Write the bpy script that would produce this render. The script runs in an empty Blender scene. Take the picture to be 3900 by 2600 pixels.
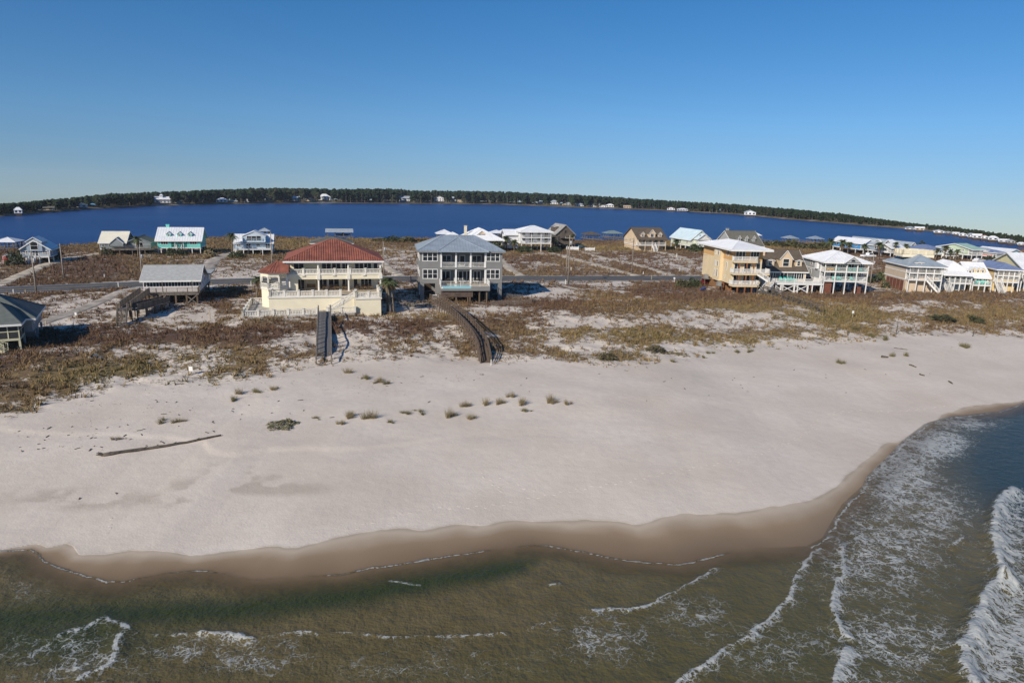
import bpy, bmesh, math, random
import numpy as np
from mathutils import Matrix, Vector

random.seed(7)
sc = bpy.context.scene
col = sc.collection
R_ = math.radians

# ------------------------------------------------------------------ camera
F, CX, CY = 2600.0, 1950.0, 1300.0          # photograph is 3900 x 2600, 24 mm equivalent
SLOPE, HOR, CH = 0.024, 672.0, 24.0         # drone 24 m above the sea
roll = math.atan(SLOPE)
pitch = math.atan((CY - (HOR + SLOPE * CX)) * math.cos(roll) / F)
fw = np.array((0, math.cos(pitch), -math.sin(pitch)))
up0 = np.array((0, math.sin(pitch), math.cos(pitch)))
r0 = np.array((1.0, 0, 0))
CR = r0 * math.cos(roll) + up0 * math.sin(roll)
CU = up0 * math.cos(roll) - r0 * math.sin(roll)
cam_d = bpy.data.cameras.new('camera')
cam_d.sensor_width = 36.0
cam_d.lens = 24.0
cam_d.clip_start = 0.5
cam_d.clip_end = 6000.0
cam = bpy.data.objects.new('camera', cam_d)
col.objects.link(cam)
mw = Matrix.Identity(4)
for i in range(3):
    mw[i][0], mw[i][1], mw[i][2] = CR[i], CU[i], -fw[i]
mw[2][3] = CH
cam.matrix_world = mw
sc.camera = cam

# ------------------------------------------------------------------ sky, sun, exposure
SUN_EL = R_(30.0)
SUN_H = Vector((-0.60, -0.80, 0)).normalized()          # horizontal direction towards the sun
world = bpy.data.worlds.new('World')
sc.world = world
world.use_nodes = True
wn, wl = world.node_tree.nodes, world.node_tree.links
wn.clear()
wo = wn.new('ShaderNodeOutputWorld')
bg = wn.new('ShaderNodeBackground')
sky = wn.new('ShaderNodeTexSky')
sky.sky_type = 'NISHITA'
sky.sun_disc = False
sky.sun_elevation = SUN_EL
sky.sun_rotation = math.atan2(SUN_H.x, SUN_H.y)
sky.altitude = 0
sky.air_density = 1.0
sky.dust_density = 0.3
sky.ozone_density = 3.0
tc = wn.new('ShaderNodeTexCoord')
sx = wn.new('ShaderNodeSeparateXYZ')
cxyz = wn.new('ShaderNodeCombineXYZ')
mr = wn.new('ShaderNodeMapRange')                        # the dome goes on a little below eye level
mr.inputs['From Min'].default_value = -0.045
mr.inputs['From Max'].default_value = 1.0
mr.inputs['To Min'].default_value = 0.034
mr.inputs['To Max'].default_value = 1.0
wl.new(tc.outputs['Generated'], sx.inputs[0])
wl.new(sx.outputs['X'], cxyz.inputs['X'])
wl.new(sx.outputs['Y'], cxyz.inputs['Y'])
wl.new(sx.outputs['Z'], mr.inputs['Value'])
wl.new(mr.outputs[0], cxyz.inputs['Z'])
wl.new(cxyz.outputs[0], sky.inputs['Vector'])
hs = wn.new('ShaderNodeHueSaturation'); hs.inputs['Saturation'].default_value = 1.36
wl.new(sky.outputs[0], hs.inputs['Color'])
gr_ = wn.new('ShaderNodeMix'); gr_.data_type = 'RGBA'; gr_.blend_type = 'MULTIPLY'; gr_.inputs[0].default_value = 1.0
hz_ = wn.new('ShaderNodeValToRGB')                       # grey haze low on the whole horizon
hz_.color_ramp.elements[0].position = 0.034; hz_.color_ramp.elements[0].color = (.77, .73, .84, 1)
hz_.color_ramp.elements[1].position = 0.16; hz_.color_ramp.elements[1].color = (1.06, 1.02, 1.10, 1)
wl.new(mr.outputs[0], hz_.inputs[0]); wl.new(hz_.outputs[0], gr_.inputs[7])
wl.new(hs.outputs[0], gr_.inputs[6]); wl.new(gr_.outputs[2], bg.inputs['Color'])
bg.inputs['Strength'].default_value = 0.085
wl.new(bg.outputs[0], wo.inputs['Surface'])

sun_d = bpy.data.lights.new('sun', 'SUN')
sun_d.energy = 4.5
sun_d.angle = R_(0.53)
sun_d.color = (1.0, 0.91, 0.78)
sun = bpy.data.objects.new('sun', sun_d)
col.objects.link(sun)
to_sun = Vector((SUN_H.x * math.cos(SUN_EL), SUN_H.y * math.cos(SUN_EL), math.sin(SUN_EL)))
sun.rotation_euler = to_sun.to_track_quat('Z', 'Y').to_euler()
sun.location = (-60, -60, 120)
sc.view_settings.view_transform = 'Standard'
sc.view_settings.look = 'None'
sc.view_settings.exposure = 0.13
sc.view_settings.gamma = 1.0
sc.view_settings.use_curve_mapping = False

# ------------------------------------------------------------------ pixel <-> world
def ray(px, py):
    return fw + CR * ((px - CX) / F) + CU * ((CY - py) / F)
def at(px, py, z):
    d = ray(px, py); t = (z - CH) / d[2]
    return np.array((d[0] * t, d[1] * t, z))
def proj(X, Y, Z):
    q0, q1, q2 = X, Y, Z - CH
    dep = q1 * fw[1] + q2 * fw[2]
    return (CX + F * (q0 * CR[0] + q1 * CR[1] + q2 * CR[2]) / dep,
            CY - F * (q0 * CU[0] + q1 * CU[1] + q2 * CU[2]) / dep)

# ------------------------------------------------------------------ noise fields (world space)
_rs = np.random.RandomState(11)
_T = _rs.rand(256, 256)
def vnoise(x, y):
    xi = np.floor(x).astype(int); yi = np.floor(y).astype(int)
    fx = x - xi; fy = y - yi
    fx = fx * fx * (3 - 2 * fx); fy = fy * fy * (3 - 2 * fy)
    a = _T[xi & 255, yi & 255]; b = _T[(xi + 1) & 255, yi & 255]
    c = _T[xi & 255, (yi + 1) & 255]; d = _T[(xi + 1) & 255, (yi + 1) & 255]
    return (a * (1 - fx) + b * fx) * (1 - fy) + (c * (1 - fx) + d * fx) * fy
def fbm(x, y, n=4):
    s = 0.0; a = 0.5; t = 0.0
    for i in range(n):
        s = s + a * vnoise(x + 17.3 * i, y - 9.1 * i); t += a
        x = x * 2.03; y = y * 2.03; a *= 0.5
    return s / t
def sstep(a, b, x):
    t = np.clip((x - a) / (b - a), 0, 1)
    return t * t * (3 - 2 * t)

def line(pts, z):
    w = np.array([at(x, y, z)[:2] for x, y in pts])
    w = w[np.argsort(w[:, 0])]
    return w
def extend(w, sl, sr, m=260.0):
    a, b = w[0], w[-1]
    return np.vstack([[a[0] - m, a[1] - m * sl], w, [b[0] + m, b[1] + m * sr]])
SHORE_PX = [(0, 2106), (100, 2103), (161, 2153), (208, 2173), (321, 2213), (355, 2220), (455, 2233), (636, 2190), (804, 2190), (950, 2225), (1300, 2196), (1700, 2130), (2030, 2084), (2137, 2096), (2331, 2139), (2600, 2166), (2719, 2131), (2790, 2112), (3091, 2103), (3154, 2075), (3231, 1949), (3309, 1872), (3323, 1837), (3400, 1760), (3449, 1703), (3540, 1626), (3617, 1598), (3821, 1574), (3900, 1545)]
WET_PX = [(0, 2079), (134, 2059), (177, 2069), (261, 2049), (315, 2082), (415, 2086), (509, 2076), (770, 2096), (938, 2086), (1072, 2062), (1139, 2069), (1300, 2029), (1461, 2002), (1809, 1992), (1970, 1962), (2238, 1975), (2425, 2005), (2506, 1985), (2600, 1955), (2810, 1956), (3021, 1900), (3126, 1879), (3175, 1837), (3220, 1790), (3300, 1745), (3372, 1686), (3477, 1633), (3582, 1584), (3694, 1542), (3900, 1521)]
TOE_PX = [(0, 1590), (250, 1520), (500, 1470), (900, 1470), (1250, 1400), (1700, 1380), (2100, 1375), (2350, 1408), (2600, 1370), (2800, 1325), (3050, 1305), (3300, 1288), (3600, 1262), (3900, 1262)]
CREST_PX = [(0, 1345), (300, 1325), (560, 1262), (900, 1250), (1250, 1232), (1500, 1215), (1900, 1195), (2300, 1145), (2700, 1125), (3000, 1125), (3300, 1140), (3900, 1118)]
LAG_PX = [(0, 981), (223, 956), (383, 943), (600, 926), (795, 916), (1057, 911), (1343, 919), (1600, 916), (2190, 924), (2374, 926), (2537, 922), (2905, 932), (3180, 936), (3400, 945), (3900, 960)]
ROAD_PX = [(0, 1104), (250, 1094), (500, 1080), (830, 1069), (1500, 1060), (2000, 1059), (2650, 1059), (3290, 1057), (3900, 1040)]
LSH = extend(line(SHORE_PX, 0), 0.0, 0.8)
LWET = extend(line(WET_PX, 0.35), 0.0, 0.8)
LTOE = extend(line(TOE_PX, 1.9), 0.3, 0.3)
LCR = extend(line(CREST_PX, 3.6), 0.3, 0.35)
LLAG = extend(line(LAG_PX, 0), 1.2, 0.0)
LRD = extend(line(ROAD_PX, 2.35), 0.55, 0.36, 120)
def yl(L, X): return np.interp(X, L[:, 0], L[:, 1])
def sl_(L, X, e=1.5): return (yl(L, X + e) - yl(L, X - e)) / (2 * e)
def sdist(L, X, Y):
    return (Y - yl(L, X)) / np.sqrt(1 + np.minimum(sl_(L, X, 4.0) ** 2, 1.5))

DRIVES = []     # (polyline world XY, half width): terrain is smoothed under them
def seg_dist(P, X, Y):
    best = np.full(np.shape(X), 1e9)
    for (ax, ay), (bx_, by_) in zip(P[:-1], P[1:]):
        dx, dy = bx_ - ax, by_ - ay
        t = np.clip(((X - ax) * dx + (Y - ay) * dy) / (dx * dx + dy * dy + 1e-9), 0, 1)
        best = np.minimum(best, np.hypot(X - ax - t * dx, Y - ay - t * dy))
    return best
def veg_zone(X, Y):
    return sstep(-3, 5, Y - yl(LTOE, X) + 6 * (fbm(X * .12, Y * .12) - .5))
PADS = [(-36.5, 107.5, 9.5, 3.12), (-29.5, 108.5, 7.0, 3.12)]     # raised sand in front of the villa patio
def H(X, Y):
    X = np.asarray(X, float); Y = np.asarray(Y, float)
    s = sdist(LSH, X, Y)
    z = np.interp(s, [-90, -14, 0, 3, 8, 16, 30, 60, 90], [-4, -.8, 0, .12, .45, 1.0, 1.6, 2.1, 2.4])
    t, c = yl(LTOE, X), yl(LCR, X)
    u = (Y - t) / np.maximum(c - t, 6)
    cr = np.where(Y < c, sstep(0.0, 1.0, u), np.exp(-np.maximum(Y - c, 0) / 8.0))
    rel = 0.55 + 0.9 * fbm(X * .07 + 5, Y * .05, 3)
    z = z + 1.05 * cr * rel
    vz = veg_zone(X, Y)
    band = vz * (0.35 + 0.65 * np.exp(-np.maximum(Y - c, 0) / 20.0))
    z = z + band * (0.55 * (fbm(X * .16, Y * .16, 3) - .5) * 2 * .6 + 0.22 * (fbm(X * .6, Y * .6, 2) - .5) * 2)
    z = z + (1 - vz) * 0.10 * (fbm(X * .12 + 40, Y * .2, 3) - .5) * sstep(10, 20, s) * 2
    # low scarp line along the upper beach
    sc_ = 0.10 * sstep(-0.6, 0.6, s - (19 + 3 * (fbm(X * .1, X * 0 + 3.3, 2) - .5)))
    z = z + sc_ * (1 - sstep(-12, 8, X))
    for pcx, pcy, pr_, pz in PADS:
        k_ = 1 - sstep(.6, 1.25, np.hypot(X - pcx, (Y - pcy) * 1.5) / pr_)
        z = np.where(z < pz, z + (pz - z) * k_, z)
    rd = np.abs(sdist(LRD, X, Y))
    w = 1 - sstep(5.2, 9.0, rd)
    z = z * (1 - w) + (2.35 - 0.10) * w
    g = yl(LLAG, X) - Y
    f = sstep(-2, 26, g)
    z = np.where(g < 26, z * f + (0.02 + 0.02 * g) * (1 - f), z)
    z = np.where(g < 0, np.maximum(-0.08 + 0.08 * g, -2.0), z)
    return z
def hz(x, y): return float(H(np.array([x]), np.array([y]))[0])
def ground(px, py, z=2.4):
    for _ in range(14):
        p = at(px, py, z); z = 0.5 * z + 0.5 * hz(p[0], p[1])
    return np.array((p[0], p[1], hz(p[0], p[1])))

# ------------------------------------------------------------------ materials
MATS = {}
def nmat(name):
    m = bpy.data.materials.new(name); m.use_nodes = True
    n = m.node_tree.nodes; n.clear()
    o = n.new('ShaderNodeOutputMaterial'); b = n.new('ShaderNodeBsdfPrincipled')
    m.node_tree.links.new(b.outputs[0], o.inputs[0])
    return m, n, m.node_tree.links, b
def srgb(r, g, b):
    f = lambda v: (v / 255 / 12.92) if v <= 10 else ((v / 255 + .055) / 1.055) ** 2.4
    return (f(r), f(g), f(b))
def mat(name, c, rough=0.7, var=0.12, scale=1.2, bump=0.0, bscale=20.0, metallic=0.0, lap=0.0, streak=0.0):
    """procedural paint / wood / metal: base colour with two octaves of grime and an optional lap-siding relief"""
    if name in MATS: return MATS[name]
    m, n, l, b = nmat(name)
    tc = n.new('ShaderNodeTexCoord')
    n1 = n.new('ShaderNodeTexNoise'); n1.inputs['Scale'].default_value = scale; n1.inputs['Detail'].default_value = 6
    mp = n.new('ShaderNodeMapping')
    mp.inputs['Scale'].default_value = (1, 1, 0.25) if streak else (1, 1, 1)
    l.new(tc.outputs['Object'], mp.inputs[0]); l.new(mp.outputs[0], n1.inputs['Vector'])
    cr = n.new('ShaderNodeValToRGB')
    lo = tuple(max(0, v * (1 - var * 1.6)) for v in c) + (1,)
    hi = tuple(min(1, v * (1 + var)) for v in c) + (1,)
    cr.color_ramp.elements[0].position = .3; cr.color_ramp.elements[0].color = lo
    cr.color_ramp.elements[1].position = .7; cr.color_ramp.elements[1].color = hi
    l.new(n1.outputs['Fac'], cr.inputs[0]); l.new(cr.outputs[0], b.inputs['Base Color'])
    b.inputs['Roughness'].default_value = rough; b.inputs['Metallic'].default_value = metallic
    hsrc = None
    if lap:
        wv = n.new('ShaderNodeTexWave'); wv.wave_type = 'BANDS'; wv.bands_direction = 'Z'; wv.wave_profile = 'SAW'
        wv.inputs['Scale'].default_value = 0.314 / lap * 1.0
        l.new(tc.outputs['Object'], wv.inputs['Vector']); hsrc = wv.outputs['Fac']
        bp = n.new('ShaderNodeBump'); bp.inputs['Strength'].default_value = .35; bp.inputs['Distance'].default_value = .03
        l.new(hsrc, bp.inputs['Height']); l.new(bp.outputs[0], b.inputs['Normal'])
    elif bump:
        n2 = n.new('ShaderNodeTexNoise'); n2.inputs['Scale'].default_value = bscale; n2.inputs['Detail'].default_value = 4
        l.new(mp.outputs[0], n2.inputs['Vector'])
        bp = n.new('ShaderNodeBump'); bp.inputs['Strength'].default_value = bump; bp.inputs['Distance'].default_value = .03
        l.new(n2.outputs['Fac'], bp.inputs['Height']); l.new(bp.outputs[0], b.inputs['Normal'])
    MATS[name] = m
    return m

# ------------------------------------------------------------------ object helpers
def link(o, parent=None):
    col.objects.link(o)
    if parent is not None: o.parent = parent
    return o
def mesh_obj(name, verts, faces, m, parent=None, smooth=False):
    me = bpy.data.meshes.new(name)
    me.from_pydata([tuple(v) for v in verts], [], faces)
    if m: me.materials.append(m)
    if smooth:
        me.polygons.foreach_set('use_smooth', [True] * len(me.polygons))
    me.update()
    return link(bpy.data.objects.new(name, me), parent)
def np_mesh(name, V, Fq, m, smooth=True, attrs=None, parent=None):
    """big mesh from numpy arrays; Fq is (n,3) or (n,4)"""
    me = bpy.data.meshes.new(name)
    k = Fq.shape[1]
    me.vertices.add(len(V)); me.vertices.foreach_set('co', np.ascontiguousarray(V, np.float32).ravel())
    me.loops.add(Fq.size); me.loops.foreach_set('vertex_index', np.ascontiguousarray(Fq, np.int32).ravel())
    me.polygons.add(len(Fq))
    me.polygons.foreach_set('loop_start', np.arange(0, Fq.size, k, dtype=np.int32))
    me.polygons.foreach_set('use_smooth', np.full(len(Fq), smooth))
    for nm, a in (attrs or {}).items():
        at_ = me.attributes.new(nm, 'FLOAT', 'POINT'); at_.data.foreach_set('value', np.ascontiguousarray(a, np.float32).ravel())
    me.update(calc_edges=True); me.validate()
    if m: me.materials.append(m)
    return link(bpy.data.objects.new(name, me), parent)
def tag(o, label=None, cat=None, group=None, kind=None):
    if label: o['label'] = label
    if cat: o['category'] = cat
    if group: o['group'] = group
    if kind: o['kind'] = kind
    return o
def empty(name, loc, rz=0.0):
    o = bpy.data.objects.new(name, None); o.empty_display_size = 0.5
    o.location = tuple(float(v) for v in loc); o.rotation_euler = (0, 0, rz)
    return link(o)
class MB:
    """collects simple solids into one mesh"""
    def __init__(s): s.v = []; s.f = []
    def add(s, v, f):
        k = len(s.v); s.v += [tuple(p) for p in v]; s.f += [tuple(i + k for i in q) for q in f]; return s
    def box(s, x0, x1, y0, y1, z0, z1):
        x0, x1 = min(x0, x1), max(x0, x1); y0, y1 = min(y0, y1), max(y0, y1); z0, z1 = min(z0, z1), max(z0, z1)
        return s.add([(x0, y0, z0), (x1, y0, z0), (x1, y1, z0), (x0, y1, z0), (x0, y0, z1), (x1, y0, z1), (x1, y1, z1), (x0, y1, z1)],
                     [(0, 3, 2, 1), (4, 5, 6, 7), (0, 1, 5, 4), (1, 2, 6, 5), (2, 3, 7, 6), (3, 0, 4, 7)])
    def bar(s, a, b, w, h=None):
        """box-section bar from a to b, w wide (sideways), h high"""
        h = h or w
        a, b = Vector(a), Vector(b); d = (b - a).normalized()
        u = Vector((0, 0, 1)) if abs(d.z) < .95 else Vector((0, 1, 0))
        x = d.cross(u).normalized(); y = x.cross(d).normalized()
        P = []
        for p in (a, b):
            for i, j in ((-1, -1), (1, -1), (1, 1), (-1, 1)):
                P.append(p + x * (w / 2 * i) + y * (h / 2 * j))
        return s.add(P, [(0, 1, 2, 3), (7, 6, 5, 4), (0, 4, 5, 1), (1, 5, 6, 2), (2, 6, 7, 3), (3, 7, 4, 0)])
    def tube(s, pts, radii, n=8, cap=True):
        k0 = len(s.v); pts = [Vector(p) for p in pts]
        if not hasattr(radii, '__len__'): radii = [radii] * len(pts)
        for i, p in enumerate(pts):
            d = (pts[min(i + 1, len(pts) - 1)] - pts[max(i - 1, 0)]).normalized()
            u = Vector((0, 0, 1)) if abs(d.z) < .9 else Vector((1, 0, 0))
            x = d.cross(u).normalized(); y = x.cross(d).normalized()
            for j in range(n):
                a = 2 * math.pi * j / n
                s.v.append(tuple(p + (x * math.cos(a) + y * math.sin(a)) * radii[i]))
        for i in range(len(pts) - 1):
            for j in range(n):
                a = k0 + i * n + j; b = k0 + i * n + (j + 1) % n
                s.f.append((a, b, b + n, a + n))
        if cap:
            s.f.append(tuple(k0 + j for j in range(n))[::-1])
            s.f.append(tuple(k0 + (len(pts) - 1) * n + j for j in range(n)))
        return s
    def prism(s, poly, y0, y1):
        """polygon in x,z extruded along y"""
        n = len(poly)
        v = [(x, y0, z) for x, z in poly] + [(x, y1, z) for x, z in poly]
        f = [tuple(range(n)), tuple(range(2 * n - 1, n - 1, -1))]
        f += [(i, i + n, (i + 1) % n + n, (i + 1) % n) for i in range(n)]
        return s.add(v, f)
    def build(s, name, m, parent=None, smooth=False):
        return mesh_obj(name, s.v, s.f, m, parent, smooth)
# ------------------------------------------------------------------ ground cover maps
def ell(PX, PY, cx, cy, rx, ry, soft=.5):
    r = np.hypot((PX - cx) / rx, (PY - cy) / ry)
    return 1 - sstep(1 - soft, 1 + soft, r)
BARE = [(250, 1165, 150, 30), (640, 1215, 130, 22), (760, 1190, 70, 25), (480, 1190, 60, 25), (1560, 985, 150, 62), (930, 1030, 140, 42), (900, 1085, 120, 10),
        (1720, 1178, 230, 16), (2090, 1120, 150, 30), (2330, 1085, 90, 28), (2480, 1150, 130, 16), (2060, 1275, 90, 30), (2250, 1225, 160, 26),
        (2700, 1225, 260, 34), (2950, 1190, 120, 18), (2900, 1005, 1, 1), (3260, 1010, 90, 30), (3330, 1090, 100, 14), (2450, 985, 190, 22),
        (2640, 1010, 160, 22), (2270, 1000, 60, 16), (2060, 1005, 70, 14), (110, 1000, 60, 12), (1290, 1130, 1, 1), (1160, 1300, 130, 40), (1400, 1300, 120, 35),
        (700, 1330, 150, 40), (520, 1300, 60, 20), (230, 1230, 60, 14), (1700, 1300, 60, 40), (3420, 1170, 90, 16), (3560, 1150, 60, 12), (20, 1015, 40, 14),
        (2330, 1330, 200, 30), (2600, 1300, 120, 30), (3000, 1240, 140, 24), (3640, 1195, 60, 20), (1010, 940, 60, 8), (1450, 1240, 60, 20)]
THICK = [(2480, 1292, 90, 18), (2600, 1286, 100, 14), (2760, 1262, 130, 13), (2900, 1276, 110, 13), (3010, 1262, 70, 12), (3270, 1254, 60, 10), (3345, 1284, 60, 10), (2330, 1360, 70, 20), (2420, 1350, 60, 16), (2100, 1350, 160, 16), (3590, 1218, 90, 14), (3130, 1225, 80, 12), (2580, 1110, 190, 34), (1080, 1255, 280, 26), (1480, 1245, 130, 24), (2200, 1165, 320, 18), (2250, 1265, 300, 16), (850, 1290, 250, 24), (200, 1395, 260, 50),
         (320, 1290, 260, 26), (1650, 1225, 140, 12), (2000, 1040, 170, 10), (2700, 1150, 300, 22), (3100, 1130, 300, 20), (3600, 1125, 300, 18), (300, 1040, 260, 46), (600, 1040, 120, 30),
         (620, 1290, 130, 16), (60, 1480, 90, 40), (450, 1400, 120, 30), (2480, 1240, 90, 14), (3250, 1200, 140, 20), (3750, 1195, 160, 20)]
RED = [(2590, 1115, 210, 40), (1080, 1265, 300, 34), (450, 1270, 260, 30), (850, 1300, 260, 30), (1500, 1255, 150, 30), (300, 1010, 200, 30), (2000, 1160, 200, 30)]
GOLD = [(2250, 1268, 320, 20), (2900, 1200, 300, 30), (3500, 1190, 400, 30), (2000, 930, 2600, 26), (200, 1420, 200, 40), (1650, 1215, 120, 14), (1480, 1215, 60, 12), (1350, 1375, 60, 16),
        (750, 1450, 160, 30), (2750, 1170, 180, 16), (2450, 945, 260, 16)]
def cover(X, Y, Z):
    """plant density 0..1 and colour kind 0 (green) .. .5 (gold) .. 1 (red brown) over the land"""
    PX, PY = proj(X, Y, Z)
    n = fbm(X * .11, Y * .09, 4); n2 = fbm(X * .35 + 9, Y * .3, 3)
    vz = veg_zone(X, Y)
    toe = yl(LTOE, X); crest = yl(LCR, X)
    d = 0.50 + 0 * X
    u = np.clip((Y - toe) / np.maximum(crest - toe, 5), 0, 1.2)
    d = np.where(Y < crest, 0.49 + 0.26 * np.minimum(1, 2.6 * u), 0.65)
    back = Y > yl(LRD, X)
    d = np.where(back, 0.90, d)
    for e in BARE: d = d - 0.24 * ell(PX, PY, *e)
    for e in THICK: d = d + 0.36 * ell(PX, PY, *e)
    g = yl(LLAG, X) - Y
    d = d + 0.5 * (1 - sstep(30, 90, g))
    d = d + 0.75 * (n - .5) + 1.0 * (n2 - .5)
    d = np.clip(d, 0, .97) * vz * sstep(-1, 2, g)
    rd = np.abs(sdist(LRD, X, Y)); d = d * sstep(4.6, 6.2, rd)
    for P, hw in DRIVES:
        d = d * sstep(hw * .7, hw * 1.25, seg_dist(P, X, Y))
    k = 0.76 + 0.9 * (fbm(X * .05 + 31, Y * .05, 3) - .5)
    for e in RED: k = k + 0.35 * ell(PX, PY, *e)
    for e in GOLD: k = k - 0.24 * ell(PX, PY, *e)
    k = np.where(Y < crest, k - 0.30 * (1 - u), k)
    return d, np.clip(k, 0, 1)

# driveways: (pixel polyline, half width, name, label)
DRV = [([(0, 1085), (60, 1062), (170, 1012), (270, 984), (390, 966)], 1.5, 'sand_path'),
       ([(555, 1090), (470, 1110), (350, 1165), (250, 1205), (130, 1240)], 1.2, 'gravel_path'),
       ([(1530, 1052), (1495, 1040), (1470, 1015), (1450, 990)], 1.15, 'sand_path'),
       ([(2430, 1050), (2380, 1040), (2290, 1015), (2180, 985), (2090, 962)], 1.15, 'sand_path'),
       ([(2565, 1050), (2530, 1042), (2470, 1022), (2380, 998), (2300, 985), (2240, 968), (2200, 955)], .95, 'sand_path'),
       ([(2990, 1058), (2600, 975), (2480, 962)], 0.1, None),
       ([(2640, 1000), (2560, 970), (2480, 957)], 1.5, 'sand_path'),
       ([(770, 1062), (800, 1010), (820, 990), (870, 968)], 1.7, 'gravel_path'),
       ([(1990, 1052), (1950, 1035), (1925, 1012), (1905, 990)], 1.15, 'sand_path'),
       ([(2185, 1072), (2240, 1090), (2290, 1110)], 0.1, None)]
for pts, hw, nm in DRV:
    if nm: DRIVES.append((np.array([at(x, y, 2.3)[:2] for x, y in pts]), hw))

# ------------------------------------------------------------------ ground sheet
def fan(y0, y1, k, t0, t1, nc):
    rows = [y0]
    while rows[-1] < y1: rows.append(rows[-1] + max(.14, k * rows[-1] ** 2))
    rows = np.array(rows); t = np.linspace(t0, t1, nc)
    Yg, Tg = np.meshgrid(rows, t, indexing='ij')
    X = (Tg * Yg).ravel(); Y = Yg.ravel()
    i = np.arange((len(rows) - 1) * nc).reshape(len(rows) - 1, nc)[:, :-1].ravel()
    Q = np.stack([i, i + 1, i + 1 + nc, i + nc], 1)
    return X, Y, Q
GX, GY, GQ = fan(30, 372, 6.2e-5, -1.02, 0.98, 720)
GZ = H(GX, GY)
dens, kindc = cover(GX, GY, GZ)
sd = sdist(LSH, GX, GY)
wl_ = (GY - yl(LWET, GX) + 0.8 * (fbm(GX * .5, GY * .5, 3) - .5) + 2.0 * (fbm(GX * .22 + 7, GY * .1, 2) - .5)) / np.sqrt(1 + np.minimum(sl_(LWET, GX, 4.) ** 2, 1.5))
span = np.maximum(yl(LWET, GX) - yl(LSH, GX), 1.5)
wet = np.clip((0.02 - wl_ / span) / .97, 0, 1)
PXg, PYg = proj(GX, GY, GZ)
damp = 0
for e in [(930, 1800, 150, 42), (640, 1905, 90, 24), (780, 1850, 160, 30), (1050, 1860, 200, 26), (300, 1900, 260, 40)]: damp = damp + ell(PXg, PYg, *e) * sstep(.38, .52, fbm(GX * .35, GY * .5, 4))
tide = np.exp(-((wl_ + .05) / .22) ** 2) * sstep(.25, .6, fbm(GX * .7 + 3, GY * .7, 3)) * (GY < yl(LTOE, GX))
lagm = sstep(5, 40, yl(LLAG, GX) - GY)

gm, n, l, b = nmat('dune_sand')
def attr(n, nm):
    a = n.new('ShaderNodeAttribute'); a.attribute_name = nm; return a.outputs['Fac']
def ramp(n, l, src, stops):
    r = n.new('ShaderNodeValToRGB'); cr = r.color_ramp
    while len(cr.elements) < len(stops): cr.elements.new(.5)
    for e, (p, c) in zip(cr.elements, stops): e.position = p; e.color = tuple(c) + ((1,) if len(c) == 3 else ())
    l.new(src, r.inputs[0]); return r.outputs[0]
def mixc(n, l, fac, a, b_):
    m = n.new('ShaderNodeMix'); m.data_type = 'RGBA'
    if hasattr(fac, 'is_linked') or not isinstance(fac, float): l.new(fac, m.inputs[0])
    else: m.inputs[0].default_value = fac
    for s, i in ((a, 6), (b_, 7)):
        if isinstance(s, tuple): m.inputs[i].default_value = s if len(s) == 4 else s + (1,)
        else: l.new(s, m.inputs[i])
    return m.outputs[2]
def math_(n, l, op, a, b_=None, clamp=False):
    m = n.new('ShaderNodeMath'); m.operation = op; m.use_clamp = clamp
    for s, i in ((a, 0), (b_, 1)):
        if s is None: continue
        if isinstance(s, (int, float)): m.inputs[i].default_value = s
        else: l.new(s, m.inputs[i])
    return m.outputs[0]
def noise(n, l, vec, scale, detail=4, rough=.55, out='Fac'):
    t = n.new('ShaderNodeTexNoise'); t.inputs['Scale'].default_value = scale; t.inputs['Detail'].default_value = detail; t.inputs['Roughness'].default_value = rough
    l.new(vec, t.inputs['Vector']); return t.outputs[out]
geo = n.new('ShaderNodeNewGeometry'); pos = geo.outputs['Position']
SAND = (.60, .528, .448)
s1 = noise(n, l, pos, .09, 5); s2 = noise(n, l, pos, 1.3, 6); s3 = noise(n, l, pos, 7.0, 4)
sand = ramp(n, l, s1, [(.36, (.55, .478, .402)), (.5, SAND), (.64, (.65, .578, .495))])
sand = mixc(n, l, math_(n, l, 'MULTIPLY', ramp(n, l, s2, [(.35, (0, 0, 0)), (.7, (1, 1, 1))]), .35), sand, (.50, .435, .375))
sand = mixc(n, l, attr(n, 'damp'), sand, (.33, .275, .22))
wetc = ramp(n, l, attr(n, 'wet'), [(0, (.45, .375, .29)), (.12, (.42, .342, .258)), (.42, (.275, .200, .126)), (1, (.165, .112, .060))])
wetmask = ramp(n, l, attr(n, 'wet'), [(.004, (0, 0, 0)), (.022, (.8, .8, .8)), (.2, (1, 1, 1))])
sand = mixc(n, l, wetmask, sand, wetc)
sand = mixc(n, l, math_(n, l, 'MULTIPLY', attr(n, 'tide'), .30), sand, (.14, .11, .075))
# plants: litter and low ground cover, broken up over the sand
v1 = noise(n, l, pos, .55, 7, .72); v2 = noise(n, l, pos, 2.6, 6, .75)
vv = math_(n, l, 'ADD', math_(n, l, 'MULTIPLY', v1, .6), math_(n, l, 'MULTIPLY', v2, .4))
nv = math_(n, l, 'MULTIPLY', math_(n, l, 'SUBTRACT', vv, .40), 5.0)
th = math_(n, l, 'SUBTRACT', math_(n, l, 'ADD', attr(n, 'dens'), nv), .96)
pm = math_(n, l, 'MULTIPLY', math_(n, l, 'MULTIPLY', th, 3.6, True), ramp(n, l, attr(n, 'dens'), [(.04, (0, 0, 0)), (.22, (1, 1, 1))]))
hue = math_(n, l, 'ADD', attr(n, 'hue'), math_(n, l, 'MULTIPLY', math_(n, l, 'SUBTRACT', noise(n, l, pos, .5, 4), .5), .9))
pc = ramp(n, l, hue, [(.0, (.150, .128, .052)), (.25, (.240, .182, .082)), (.5, (.245, .168, .084)), (.75, (.180, .114, .064)), (1.0, (.140, .078, .053))])
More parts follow.
